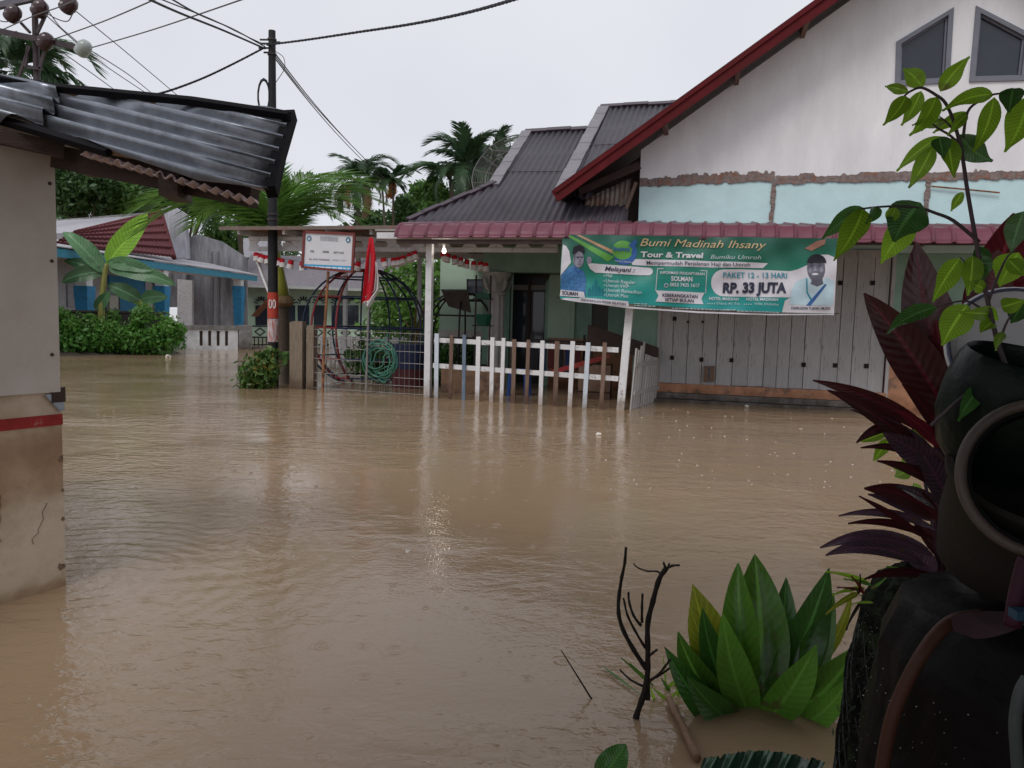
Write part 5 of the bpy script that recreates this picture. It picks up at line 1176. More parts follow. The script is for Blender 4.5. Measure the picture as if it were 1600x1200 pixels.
for pts, Ys, lab in (
    ([(118,17),(200,84),(290,160),(340,202)], [YH,19,23,26], 'thin wire slanting right from the upper insulator to behind the roof'),
    ([(70,22),(150,92),(232,148),(260,168)], [YH,19,23,26], 'thin wire slanting from the middle insulator, between two others'),
    ([(78,68),(140,112),(195,152),(220,170)], [YH,19,23,26], 'thin wire slanting down from the brown lower insulator'),
    ([(140,78),(200,116),(240,148),(262,166)], [YH,19,23,26], 'thin wire slanting down from the pale insulator'),
    ([(138,76),(240,46),(376,0),(420,-16)], [YH,14,11,9], 'thin wire rising right from the pale insulator'),
    ([(82,62),(160,34),(240,0),(270,-14)], [YH,14,11,9], 'thin wire rising right from the brown lower insulator'),
    ([(5,46),(50,26),(95,10),(130,-6)], [YH,15,14,12], 'thin wire rising right behind the left insulator'),
    ([(72,20),(90,30),(106,33),(114,20)], [YH-.2,YH-.2,YH-.2,YH-.2], 'jumper wire looping between two upper insulators'),
    ([(76,18),(92,40),(110,56),(126,70)], [YH-.2,YH-.2,YH-.2,YH-.2], 'jumper wire dropping to the pale insulator'),
    ([(-5,31),(10,34),(24,28)], [YH-.2,YH-.2,YH-.2], 'short jumper wire at the left insulator')):
    cable(pts, Ys, 0.011, lab, M_thin, grp='thin power lines', nm='power_line')

# ------------------------------------------------------------------ palms
def frond_mesh(L, droop, nl, ll, lw, seed, hang=0.35, start=0.14):
    g = random.Random(seed); mb = MB(); pts = []; p = Vector((0,0,0)); n = 24
    for i in range(n+1):
        t = i/n; pts.append(p.copy()); th = -droop*t**1.3; p = p + Vector((math.cos(th), 0, math.sin(th)))*(L/n)
    mb.tube(pts, [0.012*L/2*(1-0.8*i/n)+0.004 for i in range(n+1)], 4, False)
    for k in range(nl):
        t = start + (1-start)*k/(nl-1); q = t*n; i = min(int(q), n-1); P = pts[i].lerp(pts[i+1], q-i); T = (pts[i+1]-pts[i]).normalized(); N = Vector((-T.z,0,T.x))
        for s in (-1, 1):
            l = ll*(0.35+0.65*math.sin(math.pi*min(1, 0.2+0.72*t)))*g.uniform(0.85,1.1)
            d = (Vector((0,s,0))*(0.85-0.35*t) + T*(0.45+0.4*t) + N*g.uniform(0.0,0.25)).normalized()
            wv = T.cross(d).cross(d).normalized()*-1
            m1 = P + d*l*0.55 - Vector((0,0,1))*l*0.06; m2 = P + d*l*0.92 - Vector((0,0,1))*l*(hang+g.uniform(-.08,.1)); w_ = lw*g.uniform(0.8,1.2)
            b = len(mb.v); mb.v += [tuple(P-T*w_*0.4), tuple(P+T*w_*0.4), tuple(m1+T*w_*0.6), tuple(m1-T*w_*0.5), tuple(m2)]
            mb.f += [(b,b+1,b+2,b+3), (b+3,b+2,b+4)]
    return mb
def palm(label, base, crown, tr, fronds, variants, matd, group='palms', shaft=None, name='palm_tree'):
    base = Vector(base); crown = Vector(crown); o = thing(name, label, 'palm', base, 0, group)
    mid = base.lerp(crown, 0.5) + Vector((rnd.uniform(-.15,.15), 0, 0)); tp_ = smoothline([base, mid, crown], 6)
    make('trunk', MB().tube(tp_, [tr*(1-0.35*i/(len(tp_)-1)) for i in range(len(tp_))], 10), M_trunk, o, smooth='all')
    if shaft: make('crownshaft', MB().tube([shaft[0], Vector(shaft[0]).lerp(Vector(shaft[1]),0.4), shaft[1]], shaft[2], 12), M_shaft, o, smooth='all'); crown = Vector(shaft[1])
    protos = {}
    for az, el, sc, vi, mk in fronds:
        Mx = Matrix.Translation(crown) @ Matrix.Rotation(math.radians(az), 4, 'Z') @ Matrix.Rotation(-math.radians(el), 4, 'Y') @ Matrix.Scale(sc, 4)
        if (vi, mk) not in protos:
            f = make('frond', variants[vi], matd[mk], o, I4, pivot=(0,0,0), fix=False); protos[(vi, mk)] = f; setm(f, o, Mx)
        else: dup(protos[(vi, mk)], o, Mx)
    return o
def ring(n, el0, el1, vi, mk, seed, sc=1.0):
    g = random.Random(seed); return [(i*360/n+g.uniform(-14,14), g.uniform(el0, el1), sc*g.uniform(0.85,1.1), g.choice(vi), mk) for i in range(n)]
VN = [frond_mesh(2.9, 1.35, 64, 0.85, 0.045, 1, 0.3, 0.05), frond_mesh(2.9, 1.9, 64, 0.85, 0.045, 2, 0.5, 0.05)]
pb_ = at(441, 560, 15.9); s0 = at(439, 470, 15.9); s1 = at(430, 385, 15.9)
palm('palm with yellow-green crownshaft behind the black utility pole', (pb_.x, pb_.y, -0.5), s0, 0.24,
     [(5,72,0.9,1,'g'),(-15,66,0.82,1,'g'),(20,80,0.95,1,'g'),(35,62,0.8,1,'g'),(-40,78,0.85,1,'g'),(172,64,1.1,1,'g'),(186,50,1.05,1,'g'),(195,72,1.05,1,'g'),(160,76,1.0,1,'g'),(150,56,1.05,1,'g'),(205,60,1.0,1,'g'),(90,80,0.95,1,'g'),(-80,74,0.9,1,'g'),(-120,68,0.95,1,'g'),(70,68,0.9,1,'g'),(120,84,1.0,0,'g')],
     VN, {'g': M_frond}, 'palms around the houses', (s0, s1, [0.2,0.15,0.07]))
make('fibre_collar', MB().lathe([(0.2,-0.12),(0.27,-0.05),(0.24,0.04),(0.2,0.1)], 14, Matrix.Translation(s0)), pm('palm_fibre', (0.2,0.13,0.07), 0.95, var=0.4, bump=0.8), bpy.data.objects['palm_tree'])
VF_ = [frond_mesh(2.6, 1.5, 36, 0.7, 0.1, 3, 0.5), frond_mesh(2.6, 2.1, 36, 0.7, 0.1, 4, 0.6), frond_mesh(1.6, 1.7, 24, 0.6, 0.13, 5, 0.4)]
FD = {'g': M_frondfar, 'd': M_fronddead, 'o': M_frondor, 'n': M_frond}
def farpalm(label, px, py, Y, fr, tr=0.16):
    c = at(px, py, Y); return palm(label, (c.x+0.3, c.y, -0.4), c, tr, fr, VF_, FD, 'palms around the houses')
farpalm('tall coconut palm with drooping brown fronds against the sky', 560, 283, 42, ring(9,25,85,(0,1),'g',1,1.0)+ring(6,-35,10,(1,),'d',2,0.8)+ring(5,0,30,(1,),'g',3,0.9))
farpalm('slender areca palm beside the coconut palm, left of two', 597, 285, 38, ring(8,25,75,(2,),'g',4,0.85), 0.07)
farpalm('slender areca palm with an orange dead frond', 614, 282, 38.5, ring(8,20,75,(2,),'g',5,0.85)+[(-60,-75,0.6,2,'o'),(-40,-80,0.6,2,'o')], 0.07)
farpalm('dark palm rising beside the satellite dish', 775, 250, 36, ring(11,35,88,(0,1),'g',6,0.85)+ring(6,0,30,(1,),'g',7))
farpalm('bushy dark palm left of the satellite dish', 730, 262, 34, ring(11,40,88,(0,1),'g',8,0.95)+ring(7,-10,30,(1,),'g',9))
farpalm('palm with one long frond reaching left over the roof hip', 705, 285, 34, [(178,52,1.0,1,'g'),(165,62,0.9,1,'g')]+ring(7,10,70,(1,2),'g',10,0.85))
farpalm('coconut palm behind the power line pole and zinc roof', 30, 112, 30, ring(10,15,85,(0,1),'g',11,1.25)+ring(6,-15,20,(1,),'g',12,1.2)+[(5,20,1.3,1,'g'),(-10,5,1.25,1,'g')])
farpalm('low palm behind the grey fire wall', 372, 345, 40, ring(9,15,80,(0,1),'g',13,0.9))
# broadleaf trees
def tree(label, px, py, Y, rpx, n, sz, mat, seed, ybase=-0.4, blobs=7, flat=1.0):
    c = at(px, py, Y); R = rpx*Y/FPX; g = random.Random(seed)
    o = thing('leafy_tree', label, 'tree', (c.x, c.y, ybase), 0, 'trees behind the houses')
    bl_ = [(c.x, c.y, c.z, R*0.75, R*0.75, R*0.65*flat)]
    for i in range(blobs):
        a = g.uniform(0, 6.28); rr = R*g.uniform(0.45,0.8); bl_.append((c.x+rr*math.cos(a), c.y+rr*0.7*math.sin(a), c.z+R*flat*g.uniform(-.45,.55), R*g.uniform(.28,.5), R*g.uniform(.28,.5), R*g.uniform(.22,.42)))
    make('trunk', MB().tube([(c.x,c.y,ybase-0.1),(c.x+.1,c.y,c.z*0.4),(c.x,c.y,c.z)], [0.22,0.17,0.08], 8), M_trunk, o)
    for i in range(4):
        b = bl_[1+i]; make('limb', MB().tube([(c.x+.05,c.y,c.z*0.55),(b[0],b[1],b[2])], [0.09,0.03], 6), M_trunk, o)
    make('crown', leafcloud(bl_, n, sz, seed), mat, o, fix=False); return o
tree('dense dark tree behind the red tiled roof, leftmost', 130, 295, 44, 70, 5200, 0.34, M_tree1, 61)
tree('dense mid-green tree under the zinc roof edge behind the red roof', 210, 305, 46, 62, 4800, 0.34, M_tree2, 62)
tree('dark green tree left of the grey parapet, under the roof end', 290, 300, 45, 60, 4600, 0.34, M_tree1, 63)
tree('green tree filling the gap behind the grey fire wall', 365, 385, 50, 60, 4200, 0.36, M_tree2, 64)
tree('dark tree between coconut palm and house roof', 590, 360, 46, 45, 3200, 0.34, M_tree1, 65)
tree('bright green tree above the roof hip beside the palms', 690, 322, 36, 46, 3600, 0.26, M_tree2, 66)
tree('dark bushy tree low behind the areca palms', 640, 335, 40, 36, 2600, 0.28, M_tree1, 67)
tree('dark bushy tree behind the upper palms near the dish', 752, 275, 40, 40, 3000, 0.3, M_tree1, 68)
tree('far dark tree behind the green house, left', 430, 420, 58, 70, 3200, 0.5, M_tree1, 69)
tree('far dark tree behind the green house, right', 540, 410, 60, 75, 3200, 0.5, M_tree1, 70)
tree('far mid-green tree behind the fire wall', 330, 430, 62, 80, 3200, 0.5, M_tree2, 71)
tree('far dark tree behind the veranda house', 200, 400, 60, 90, 3200, 0.5, M_tree1, 72)
tree('far dark tree behind the stall edge', 80, 390, 60, 90, 3200, 0.5, M_tree1, 73)

# ------------------------------------------------------------------ house with blue columns, left background
E0 = at(92, 387, 21.7); E1 = at(402, 432, 36.0); ZE = (E0.z+E1.z)/2; E0.z = E1.z = ZE
fd = (E1-E0); fd.z = 0; FLn = fd.length; fd.normalize(); fn = Vector((-fd.y, fd.x, 0))     # fn points away from the street (left)
LM = Matrix(((fd.x, fn.x, 0, E0.x), (fd.y, fn.y, 0, E0.y), (0,0,1,0), (0,0,0,1)))          # a along the front, b into the house
lh = thing('veranda_house', 'house with blue columns and dark red tiled roof beyond the hedge', 'house', (E0.x, E0.y, 0))
lpart = lambda n, mb, m, p=None, **k: make(n, mb, m, p or lh, LM, **k)
def lpx(x, y, b):
    d = ray(x, y); n_ = fn; P = E0+fn*b; t = (P-CAM).dot(n_)/d.dot(n_); p = CAM+d*t-E0; return p.dot(fd), p.z+E0.z
lpart('fascia', MB().box(-3, FLn, 0, 0.04, ZE-0.24, ZE), M_bluefas)
lpart('veranda_roof', sheetify(MB().quad((-3,-0.05,ZE+0.03), (FLn+0.1,-0.05,ZE+0.03), (FLn+0.1,2.2,ZE+0.5), (-3,2.2,ZE+0.5)), (0,0,0.03)), pm('pale_metal_roof', (0.42,0.4,0.43), 0.5))
lpart('veranda_soffit', MB().box(-3, FLn-0.05, 0.05, 2.2, ZE-0.1, ZE-0.06), M_white)
for i, x in enumerate((132, 253, 373)):
    a, zb_ = lpx(x, 447, 0.2)
    Mc = Matrix.Translation((a, 0.2, 0)) @ Matrix.Rotation(math.pi/4, 4, 'Z')
    c = lpart('column', MB().lathe([(0.2,-0.45),(0.2,0.55),(0.23,0.9),(0.3,zb_-0.16),(0.3,zb_),(0.02,zb_)], 4, Mc), M_blue)
    lpart('column_top', MB().box(a-0.16, a+0.16, 0.04, 0.36, zb_+0.002, ZE-0.1), M_white, c)
    for s in (-1, 1):
        pts = [(a+s*0.16, zb_+0.1), (a+s*0.2, zb_+0.35), (a+s*0.42, ZE-0.28), (a+s*0.75, ZE-0.2), (a+s*0.75, ZE-0.11), (a+s*0.16, ZE-0.11)]
        lpart('arch_bracket', MB().wall(pts, 0.12, 0.28), M_white, c)
lpart('front_wall', MB().wall([(-3,-0.5),(FLn*0.62,-0.5),(FLn*0.62,ZE+0.3),(-3,ZE+0.3)], 2.0, 2.12), pm('grey_white_wall', (0.45,0.44,0.46), 0.8))  # plain grey-white wall colour
for x0, x1, y0, y1, m, nm in ((170,228,430,500,M_blue,'door'),(105,126,428,480,pm('pale_grey_panel', (0.35,0.35,0.38), 0.7),'wall_panel'),(164,186,452,492,M_glass,'window'),(240,262,428,492,pm('grey_door_panel', (0.2,0.2,0.22), 0.7),'door')):
    a0_, z1_ = lpx(x0, y0, 1.95); a1_, z0_ = lpx(x1, y1, 1.95); o_ = lpart(nm, MB().box(a0_, a1_, 1.9 if nm == 'window' else 1.94, 1.99, z0_, z1_), m)
    if nm == 'window': lpart('pane', MB().box(a0_+0.15, a1_-0.15, 1.88, 1.899, z0_+0.2, z1_-0.2), pm('pale_cream_glass', (0.5,0.48,0.42), 0.3), o_)  # inner pane in a pale cream colour
# streaked grey wall at the far end, parapet, tiled hip roof
def poly3(name, pts, Ys, thick, mat, par=None):
    P = [at(x, y, (Ys[i] if isinstance(Ys, (list,tuple)) else Ys)) for i, (x, y) in enumerate(pts)]
    n_ = (P[1]-P[0]).cross(P[2]-P[0]).normalized(); n_ = n_ if n_.dot(CAM-P[0]) < 0 else -n_
    mb = MB(); m = len(P); mb.v = [tuple(p) for p in P]+[tuple(p+n_*thick) for p in P]
    tri = tessellate_polygon([[Vector((x, y, 0)) for x, y in pts]])
    for t in tri: mb.f.append(tuple(t)); mb.f.append(tuple(m+i for i in reversed(t)))
    for i in range(m): mb.f.append((i, (i+1) % m, m+(i+1) % m, m+i))
    return make(name, mb, mat, par or lh)
fw = poly3('fire_wall', [(282,376),(309,366),(345,377),(385,403),(385,520),(282,520)], 36.5, 0.2, M_conwall)
for x in (331, 341): poly3('damp_streak', [(x-1.8,395),(x+1.2,392),(x+2.2,515),(x-2.2,515)], 36.46, 0.02, pm('dark_damp_render', (0.17,0.17,0.18), 0.9, var=0.3, streak=(1,1,.4)), fw)
poly3('side_wall', [(277,436),(300,438),(300,515),(277,515)], 35.6, 0.2, M_white)
poly3('parapet', [(251,326),(268,321),(289,334),(293,404),(268,404)], 31.5, 0.3, pm('grey_white_render', (0.48,0.48,0.53), 0.85, var=0.15, scale=1.5, streak=(1.5,1.5,0.4), col2=(0.25,0.25,0.28), col2amt=0.35, c2sharp=0.3))
RB0, RB1, RT0, RT1 = at(84, 382, 22.6), at(272, 403, 28.6), at(120, 363, 26.6), at(251, 331, 31.0)
NR_ = 6
for r in range(NR_):
    t0_, t1_ = r/NR_, (r+1.12)/NR_; a0_ = RB0.lerp(RT0, t0_); a1_ = RB1.lerp(RT1, t0_); b0_ = RB0.lerp(RT0, t1_); b1_ = RB1.lerp(RT1, t1_)
    n_ = (a1_-a0_).cross(b0_-a0_).normalized(); n_ = n_ if n_.z > 0 else -n_
    mb = MB(); K = 84
    for i in range(K+1):
        q_ = i/K; wv = 0.03*abs(math.sin(q_*math.pi*26))
        p = a0_.lerp(a1_, q_)+n_*(0.09+wv); s_ = b0_.lerp(b1_, q_)+n_*(0.0+wv); mb.v += [tuple(p-n_*0.09), tuple(p), tuple(s_)]
    for i in range(K): k = i*3; mb.f += [(k,k+3,k+4,k+1),(k+1,k+4,k+5,k+2)]
    make('tile_course', mb, M_tilefar, lh, smooth=True)
make('ridge_tile', MB().tube([RT0, RT1], 0.09, 8), M_tilefar, lh); make('ridge_tile', MB().tube([RB1, RT1], 0.09, 8), M_tilefar, lh)
poly3('rear_metal_roof', [(70,346),(216,337),(140,361),(70,366)], [33,34,29,28], 0.05, pm('pale_metal_roof', ()))
poly3('rear_wall', [(70,345),(252,330),(290,345),(290,480),(70,480)], 36.0, 0.2, M_conwall)

# front wall, dark wall behind the hedge, iron gate
W0, W1 = onz(289, 546), onz(372, 546); wd = (W1-W0).normalized(); wn = Vector((-wd.y, wd.x, 0)); WL = (W1-W0).length
GM = Matrix(((wd.x, wn.x, 0, W0.x), (wd.y, wn.y, 0, W0.y), (0,0,1,0), (0,0,0,1)))
gw = thing('garden_wall', 'low white wall with four dark slots and grey cap beside the iron gate', 'wall', (W0.x, W0.y, 0))
zcap = 1.35-(509-483)/1200*25.6
slots = [rect(WL*q-0.05, WL*q+0.05, 0.12, 0.62) for q in (0.3,0.46,0.62,0.78)]
make('wall_face', MB().wall(rect(0, WL, -0.5, zcap-0.13), 0, 0.18, slots), pm('white_wall_damp', (0.66,0.66,0.68), 0.8, var=0.08, col2=(0.3,0.3,0.3), col2amt=0.2, c2sharp=0.3), gw, GM)
for i, s_ in enumerate(slots): make('slot_bar', MB().wall([(s_[0][0]+0.004, s_[0][1]+0.004), (s_[1][0]-0.004, s_[0][1]+0.004), (s_[1][0]-0.004, s_[2][1]-0.004), (s_[0][0]+0.004, s_[2][1]-0.004)], 0.05, 0.12), M_darkwood, gw, GM)
make('wall_cap', MB().box(-0.02, WL+0.02, -0.04, 0.22, zcap-0.128, zcap), M_concrete, gw, GM)
make('pillar', MB().box(-0.55, -0.022, -0.05, 0.25, -0.5, zcap+0.02), pm('mossy_white_pillar', (0.42,0.42,0.42), 0.85, var=0.2, col2=(0.15,0.16,0.14), col2amt=0.4, c2scale=4), gw, GM)
make('pillar', MB().box(WL+0.022, WL+0.45, -0.06, 0.3, -0.5, zcap+0.03), M_concrete, gw, GM)
gt = thing('iron_gate', 'black iron bar gate with diamond ornaments behind the utility pole', 'gate', (W1.x+0.5, W1.y+0.3, 0))
gx0, gx1 = WL+0.5, WL+4.6; zg = zcap-0.0
make('gate_base', MB().box(gx0, gx1, 0.05, 0.2, -0.5, 0.1), M_concrete, gt, GM)
for z in (0.16, zg-0.38, zg): make('rail', MB().box(gx0, gx1, 0.1, 0.14, z-0.025, z+0.025), M_iron, gt, GM)
nb = 30
for i in range(nb): a = gx0+(gx1-gx0)*(i+0.5)/nb; make('bar', MB().box(a-0.018, a+0.018, 0.105, 0.135, 0.1, zg-0.38), M_iron, gt, GM)
for i in range(8):
    a = gx0+(gx1-gx0)*(i+0.5)/8; zq = zg-0.19; d_ = [(a-0.2,zq),(a,zq-0.16),(a+0.2,zq),(a,zq+0.16)]
    make('diamond', MB().wall(d_, 0.1, 0.13, [[(a-0.13,zq),(a,zq-0.1),(a+0.13,zq),(a,zq+0.1)]]), M_iron, gt, GM)
D0 = onz(90, 556); D1_ = onz(292, 551); dd = (D1_-D0).normalized(); dn_ = Vector((-dd.y, dd.x, 0)); DL = (D1_-D0).length
DM = Matrix(((dd.x, dn_.x, 0, D0.x), (dd.y, dn_.y, 0, D0.y), (0,0,1,0), (0,0,0,1)))
dw = thing('dark_boundary_wall', 'dark mossy boundary wall behind the hedge and banana plants', 'wall', (D0.x, D0.y, 0))
make('wall_face', MB().box(-3, DL, 1.2, 1.4, -0.5, 1.16), pm('black_moss_wall', (0.06,0.055,0.05), 0.95, var=0.4, bump=0.5), dw, DM)
make('wall_cap', MB().box(-3, DL+0.05, 1.15, 1.45, 1.162, 1.22), pm('black_moss_wall', ()), dw, DM)
bank = MB(); 
for i in range(41):
    q_ = i/40; a = -3+(DL+2.6)*q_
    for b, z in ((-0.5-0.15*math.sin(i*1.3), -0.06), (-0.1, 0.03+0.03*math.sin(i*2.1)), (0.6, 0.1), (1.5, 0.1)): bank.v.append((a, b, z))
for i in range(40):
    for j in range(3): k = i*4+j; bank.f.append((k, k+4, k+5, k+1))
make('mud_bank', bank, pm('wet_mud', (0.05,0.038,0.028), 0.8, var=0.4, bump=0.8, bscale=12), None, DM, smooth='all', kind='structure')

# pale green house behind the gate
YG = 40.0
gh = thing('green_house', 'pale green house with fan-shaped window vents behind the iron gate', 'house', at(450, 520, YG))
gp_ = lambda n, pts, Y, th, m, p=None: poly3(n, pts, Y, th, m, p or gh)
gp_('wall', [(376,444),(620,452),(620,530),(376,530)], YG, 0.2, M_greenlt)
gp_('roof', [(366,446),(392,398),(640,404),(640,454)], [YG-1.2,YG+3,YG+3,YG-1.2], 0.08, pm('lilac_grey_roof', (0.2,0.18,0.2), 0.6, var=0.2))
gp_('upper_wall', [(380,372),(418,372),(418,402),(380,402)], YG+4, 0.2, pm('pale_block_wall', (0.5,0.5,0.56), 0.8))
gp_('eave_board', [(366,444),(630,453),(630,457),(366,448)], YG-1.25, 0.04, pm('pale_eave', (0.4,0.42,0.4), 0.7))
for x in (408, 452, 474, 499, 527, 551):
    w_ = gp_('window', [(x-9,477),(x+9,477),(x+9,508),(x-9,508)], YG-0.06, 0.05, M_glass)
    for k in range(7):
        a = math.pi*(k+0.5)/7; c, s_ = math.cos(a), math.sin(a)
        gp_('vent_slit', [(x+5*c-1*s_,475-6*s_-0.6*c),(x+11*c-1.2*s_,475-12*s_-.8*c),(x+11*c+1.2*s_,475-12*s_+.8*c),(x+5*c+1*s_,475-6*s_+.6*c)], YG-0.05, 0.04, M_hole, w_)
make('awning_board', MB().bar(at(398,494,38.5), at(420,470,38.5), 0.9, 0.05), pm('rust_red_board', (0.25,0.09,0.05), 0.7), gh)

# ------------------------------------------------------------------ hedge shrubs, bananas, croton
for i, (x, y, r, lab) in enumerate(((112,528,46,'leafy green shrub right beside the stall edge'),(158,534,40,'leafy green shrub under the taller banana plant'),(196,530,36,'leafy green shrub between the two banana plants'),(245,524,44,'rounded green shrub beside the white garden wall'))):
    Y = 21.3+i*0.3; c = at(x, y, Y); R = r*Y/FPX; g = random.Random(80+i)
    o = thing('hedge_shrub', lab, 'shrub', (c.x, c.y, 0), 0, 'shrubs along the far mud bank')
    bl_ = [(c.x, c.y, max(c.z-.15, 0.4), R, R*0.7, 0.42)] + [(c.x+R*g.uniform(-.8,.8), c.y+g.uniform(-.3,.3), c.z+g.uniform(-.2,.62), R*g.uniform(.2,.36), R*.35, g.uniform(.2,.34)) for _ in range(9)]
    for k in range(4): make('stem', MB().tube([(c.x+g.uniform(-.3,.3), c.y, -0.1), (c.x+g.uniform(-.6,.6), c.y, c.z)], [0.02,0.01], 5), M_trunk, o)
    make('foliage', leafcloud(bl_, 2000, 0.15, 90+i), M_shrub, o, fix=False)
    make('paler_foliage', leafcloud([(b_[0], b_[1]-0.05, b_[2]+0.1, b_[3]*1.05, b_[4], b_[5]) for b_ in bl_[1:]], 900, 0.12, 190+i, stretch=2.6), M_tree3, o, fix=False)  # second leaf set in a paler green, raised slightly
def banana(label, base, stem, leaves, Y):
    o = thing('banana_plant', label, 'banana plant', (at(*base, Y).x, Y, 0), 0, 'banana plants behind the hedge')
    P = smoothline(pxline([base]+stem, Y), 5); make('stem', MB().tube(P, [0.13-0.08*i/(len(P)-1) for i in range(len(P))], 10), M_bananatr, o, smooth='all')
    for x0, y0, x1, y1, wpx, m, arch, dr in leaves:
        b = at(x0, y0, Y); t = at(x1, y1, Y-0.3+0.5*rnd.random())
        make('leaf', leafshape(b, t, 1.12*wpx*Y/FPX, (CAM-b)+Vector((0,0,6)), arch=arch, fold=0.3, n=12, a=0.8, b=0.6, wave=0.05, tipdroop=dr), m, o, smooth='all', fix=False)
    return o
banana('taller banana plant with one upright bright yellow-green leaf', (157,560), [(158,500),(162,440),(167,412)],
    [(167,412,231,333,30,M_bananabr,0.02,0),(165,428,98,352,22,M_banana,0.12,0.1),(170,418,276,440,24,M_banana,0.2,0.05),(162,425,96,432,22,M_banana,0.14,0.15),(168,410,240,420,20,M_banana,0.1,0.05),(162,418,118,368,20,M_banana,0.1,0.0),(150,485,172,455,16,M_banana,0.05,0),(163,430,100,400,18,M_banana,0.1,0.1)], 22.4)
banana('shorter banana plant with two broad spreading leaves', (215,560), [(216,510),(219,482),(221,468)],
    [(220,470,168,442,22,M_banana,0.12,0.05),(221,468,262,460,20,M_banana,0.14,0.1),(220,478,235,474,6,M_bananabr,0.05,0),(219,474,207,470,8,M_bananabr,0.0,0)], 22.8)
cu = at(404, 585, 13.3); o = thing('croton_bush', 'green and orange croton bush at the foot of the utility pole', 'shrub', (cu.x, cu.y, 0))
make('stem', MB().tube([(cu.x,cu.y,-0.4),(cu.x,cu.y,0.4)], 0.03, 6), M_trunk, o)
make('foliage', leafcloud([(cu.x,cu.y,0.28,0.34,0.3,0.34),(cu.x+0.18,cu.y,0.45,0.22,0.2,0.28),(cu.x-.12,cu.y-.05,0.12,0.25,0.2,0.2)], 1100, 0.12, 101, stretch=2.4), M_croton, o, fix=False)
cu = at(446, 575, 14.3); o = thing('fern_clump', 'drooping green fern clump between utility pole and wooden post', 'fern', (cu.x, cu.y, 0))
fm = frond_mesh(0.55, 2.0, 14, 0.16, 0.03, 9, 0.4)
f0_ = make('frond', fm, M_tree2, o, pivot=(0,0,0), fix=False)
for i in range(12):
    Mx = Matrix.Translation((cu.x, cu.y, 0.35+0.03*(i % 4))) @ Matrix.Rotation(i*0.55, 4, 'Z') @ Matrix.Rotation(-math.radians(50+8*(i % 3)), 4, 'Y')
    setm(f0_, o, Mx) if i == 0 else dup(f0_, o, Mx)
make('root_mound', MB().lathe([(0.16,-0.4),(0.12,0.2),(0.04,0.36),(0.0,0.37)], 10, Matrix.Translation((cu.x,cu.y,0))), M_trunk, o, smooth='all')

# ------------------------------------------------------------------ foreground: unseen porch added for its shade, and the plants
make('unseen_porch_roof', MB().box(-2.0, 5.0, -3.5, 2.5, 3.0, 3.05), pm('unseen_porch_board', (0.12,0.1,0.09), 0.8), kind='structure')  # unseen roof added above the camera, sized to shade the foreground
make('unseen_porch_wall', MB().box(2.6, 2.75, -3.5, 1.6, -0.5, 2.99), pm('unseen_porch_paint', (0.22,0.2,0.18), 0.8), kind='structure')  # unseen wall added along with the shading roof

# rosette plant with broad leaves
YR = onz(1190, 1100).y; rc = onz(1190, 1100)
rp = thing('broad_leaf_plant', 'broad-leaved green rosette plant standing in the water at lower right', 'plant', (rc.x, rc.y, 0))
for x0, y0, x1, y1, w_, m, dy, bend, ar in (
    (1192,1095,1181,860,74,M_big,0.18,0.02,0.06),(1172,1090,1157,880,54,M_big,0.12,-0.05,0.05),(1205,1090,1286,888,56,M_bigdark,0.1,0.05,0.06),
    (1160,1095,1092,915,66,M_bigyel,0.05,-0.07,0.05),(1155,1098,1089,946,52,M_bigyel,0.0,-0.06,0.06),(1165,1105,1106,955,46,M_bigdark,-0.04,-0.08,0.06),
    (1150,1105,1072,980,56,M_big,-0.05,-0.1,0.08),(1140,1110,1052,1013,50,M_bigdark,-0.1,-0.08,0.1),(1190,1110,1268,1003,50,M_big,-0.16,0.06,0.1),
    (1215,1112,1330,1000,64,M_big,-0.02,0.1,0.08),(1220,1118,1317,1050,44,M_big,-0.18,0.12,0.1),(1180,1108,1135,960,56,M_big,-0.1,-0.05,0.07),
    (1215,1100,1292,930,46,M_big,0.06,0.08,0.05),(1250,1040,1318,926,15,M_bigyel,0.1,0.12,0.05),(1165,1115,1085,1050,46,M_bigdark,-0.15,-0.1,0.1),(1200,1098,1225,905,50,M_bigdark,0.14,0.03,0.05)):
    make('leaf', pxleaf(x0, y0+26, x1+(x1-1190)*0.1, y1-4, w_*rnd.uniform(0.9,1.15), YR, YR+dy, bend=bend*1.3+rnd.uniform(-.03,.03), arch=ar, twist=rnd.uniform(-.5,.5), fold=rnd.uniform(0.15,0.5), a=rnd.uniform(0.8,1.0), b=0.85, n=14, tipdroop=rnd.uniform(0,0.06), wave=rnd.uniform(0.01,0.04)), m, rp, smooth='all', fix=False)
make('root_crown', MB().lathe([(0.08,-0.45),(0.06,-0.05),(0.03,-0.01),(0.0,0.0)], 10, Matrix.Translation((rc.x, rc.y+0.02, 0))), M_bigdark, rp, smooth='all')
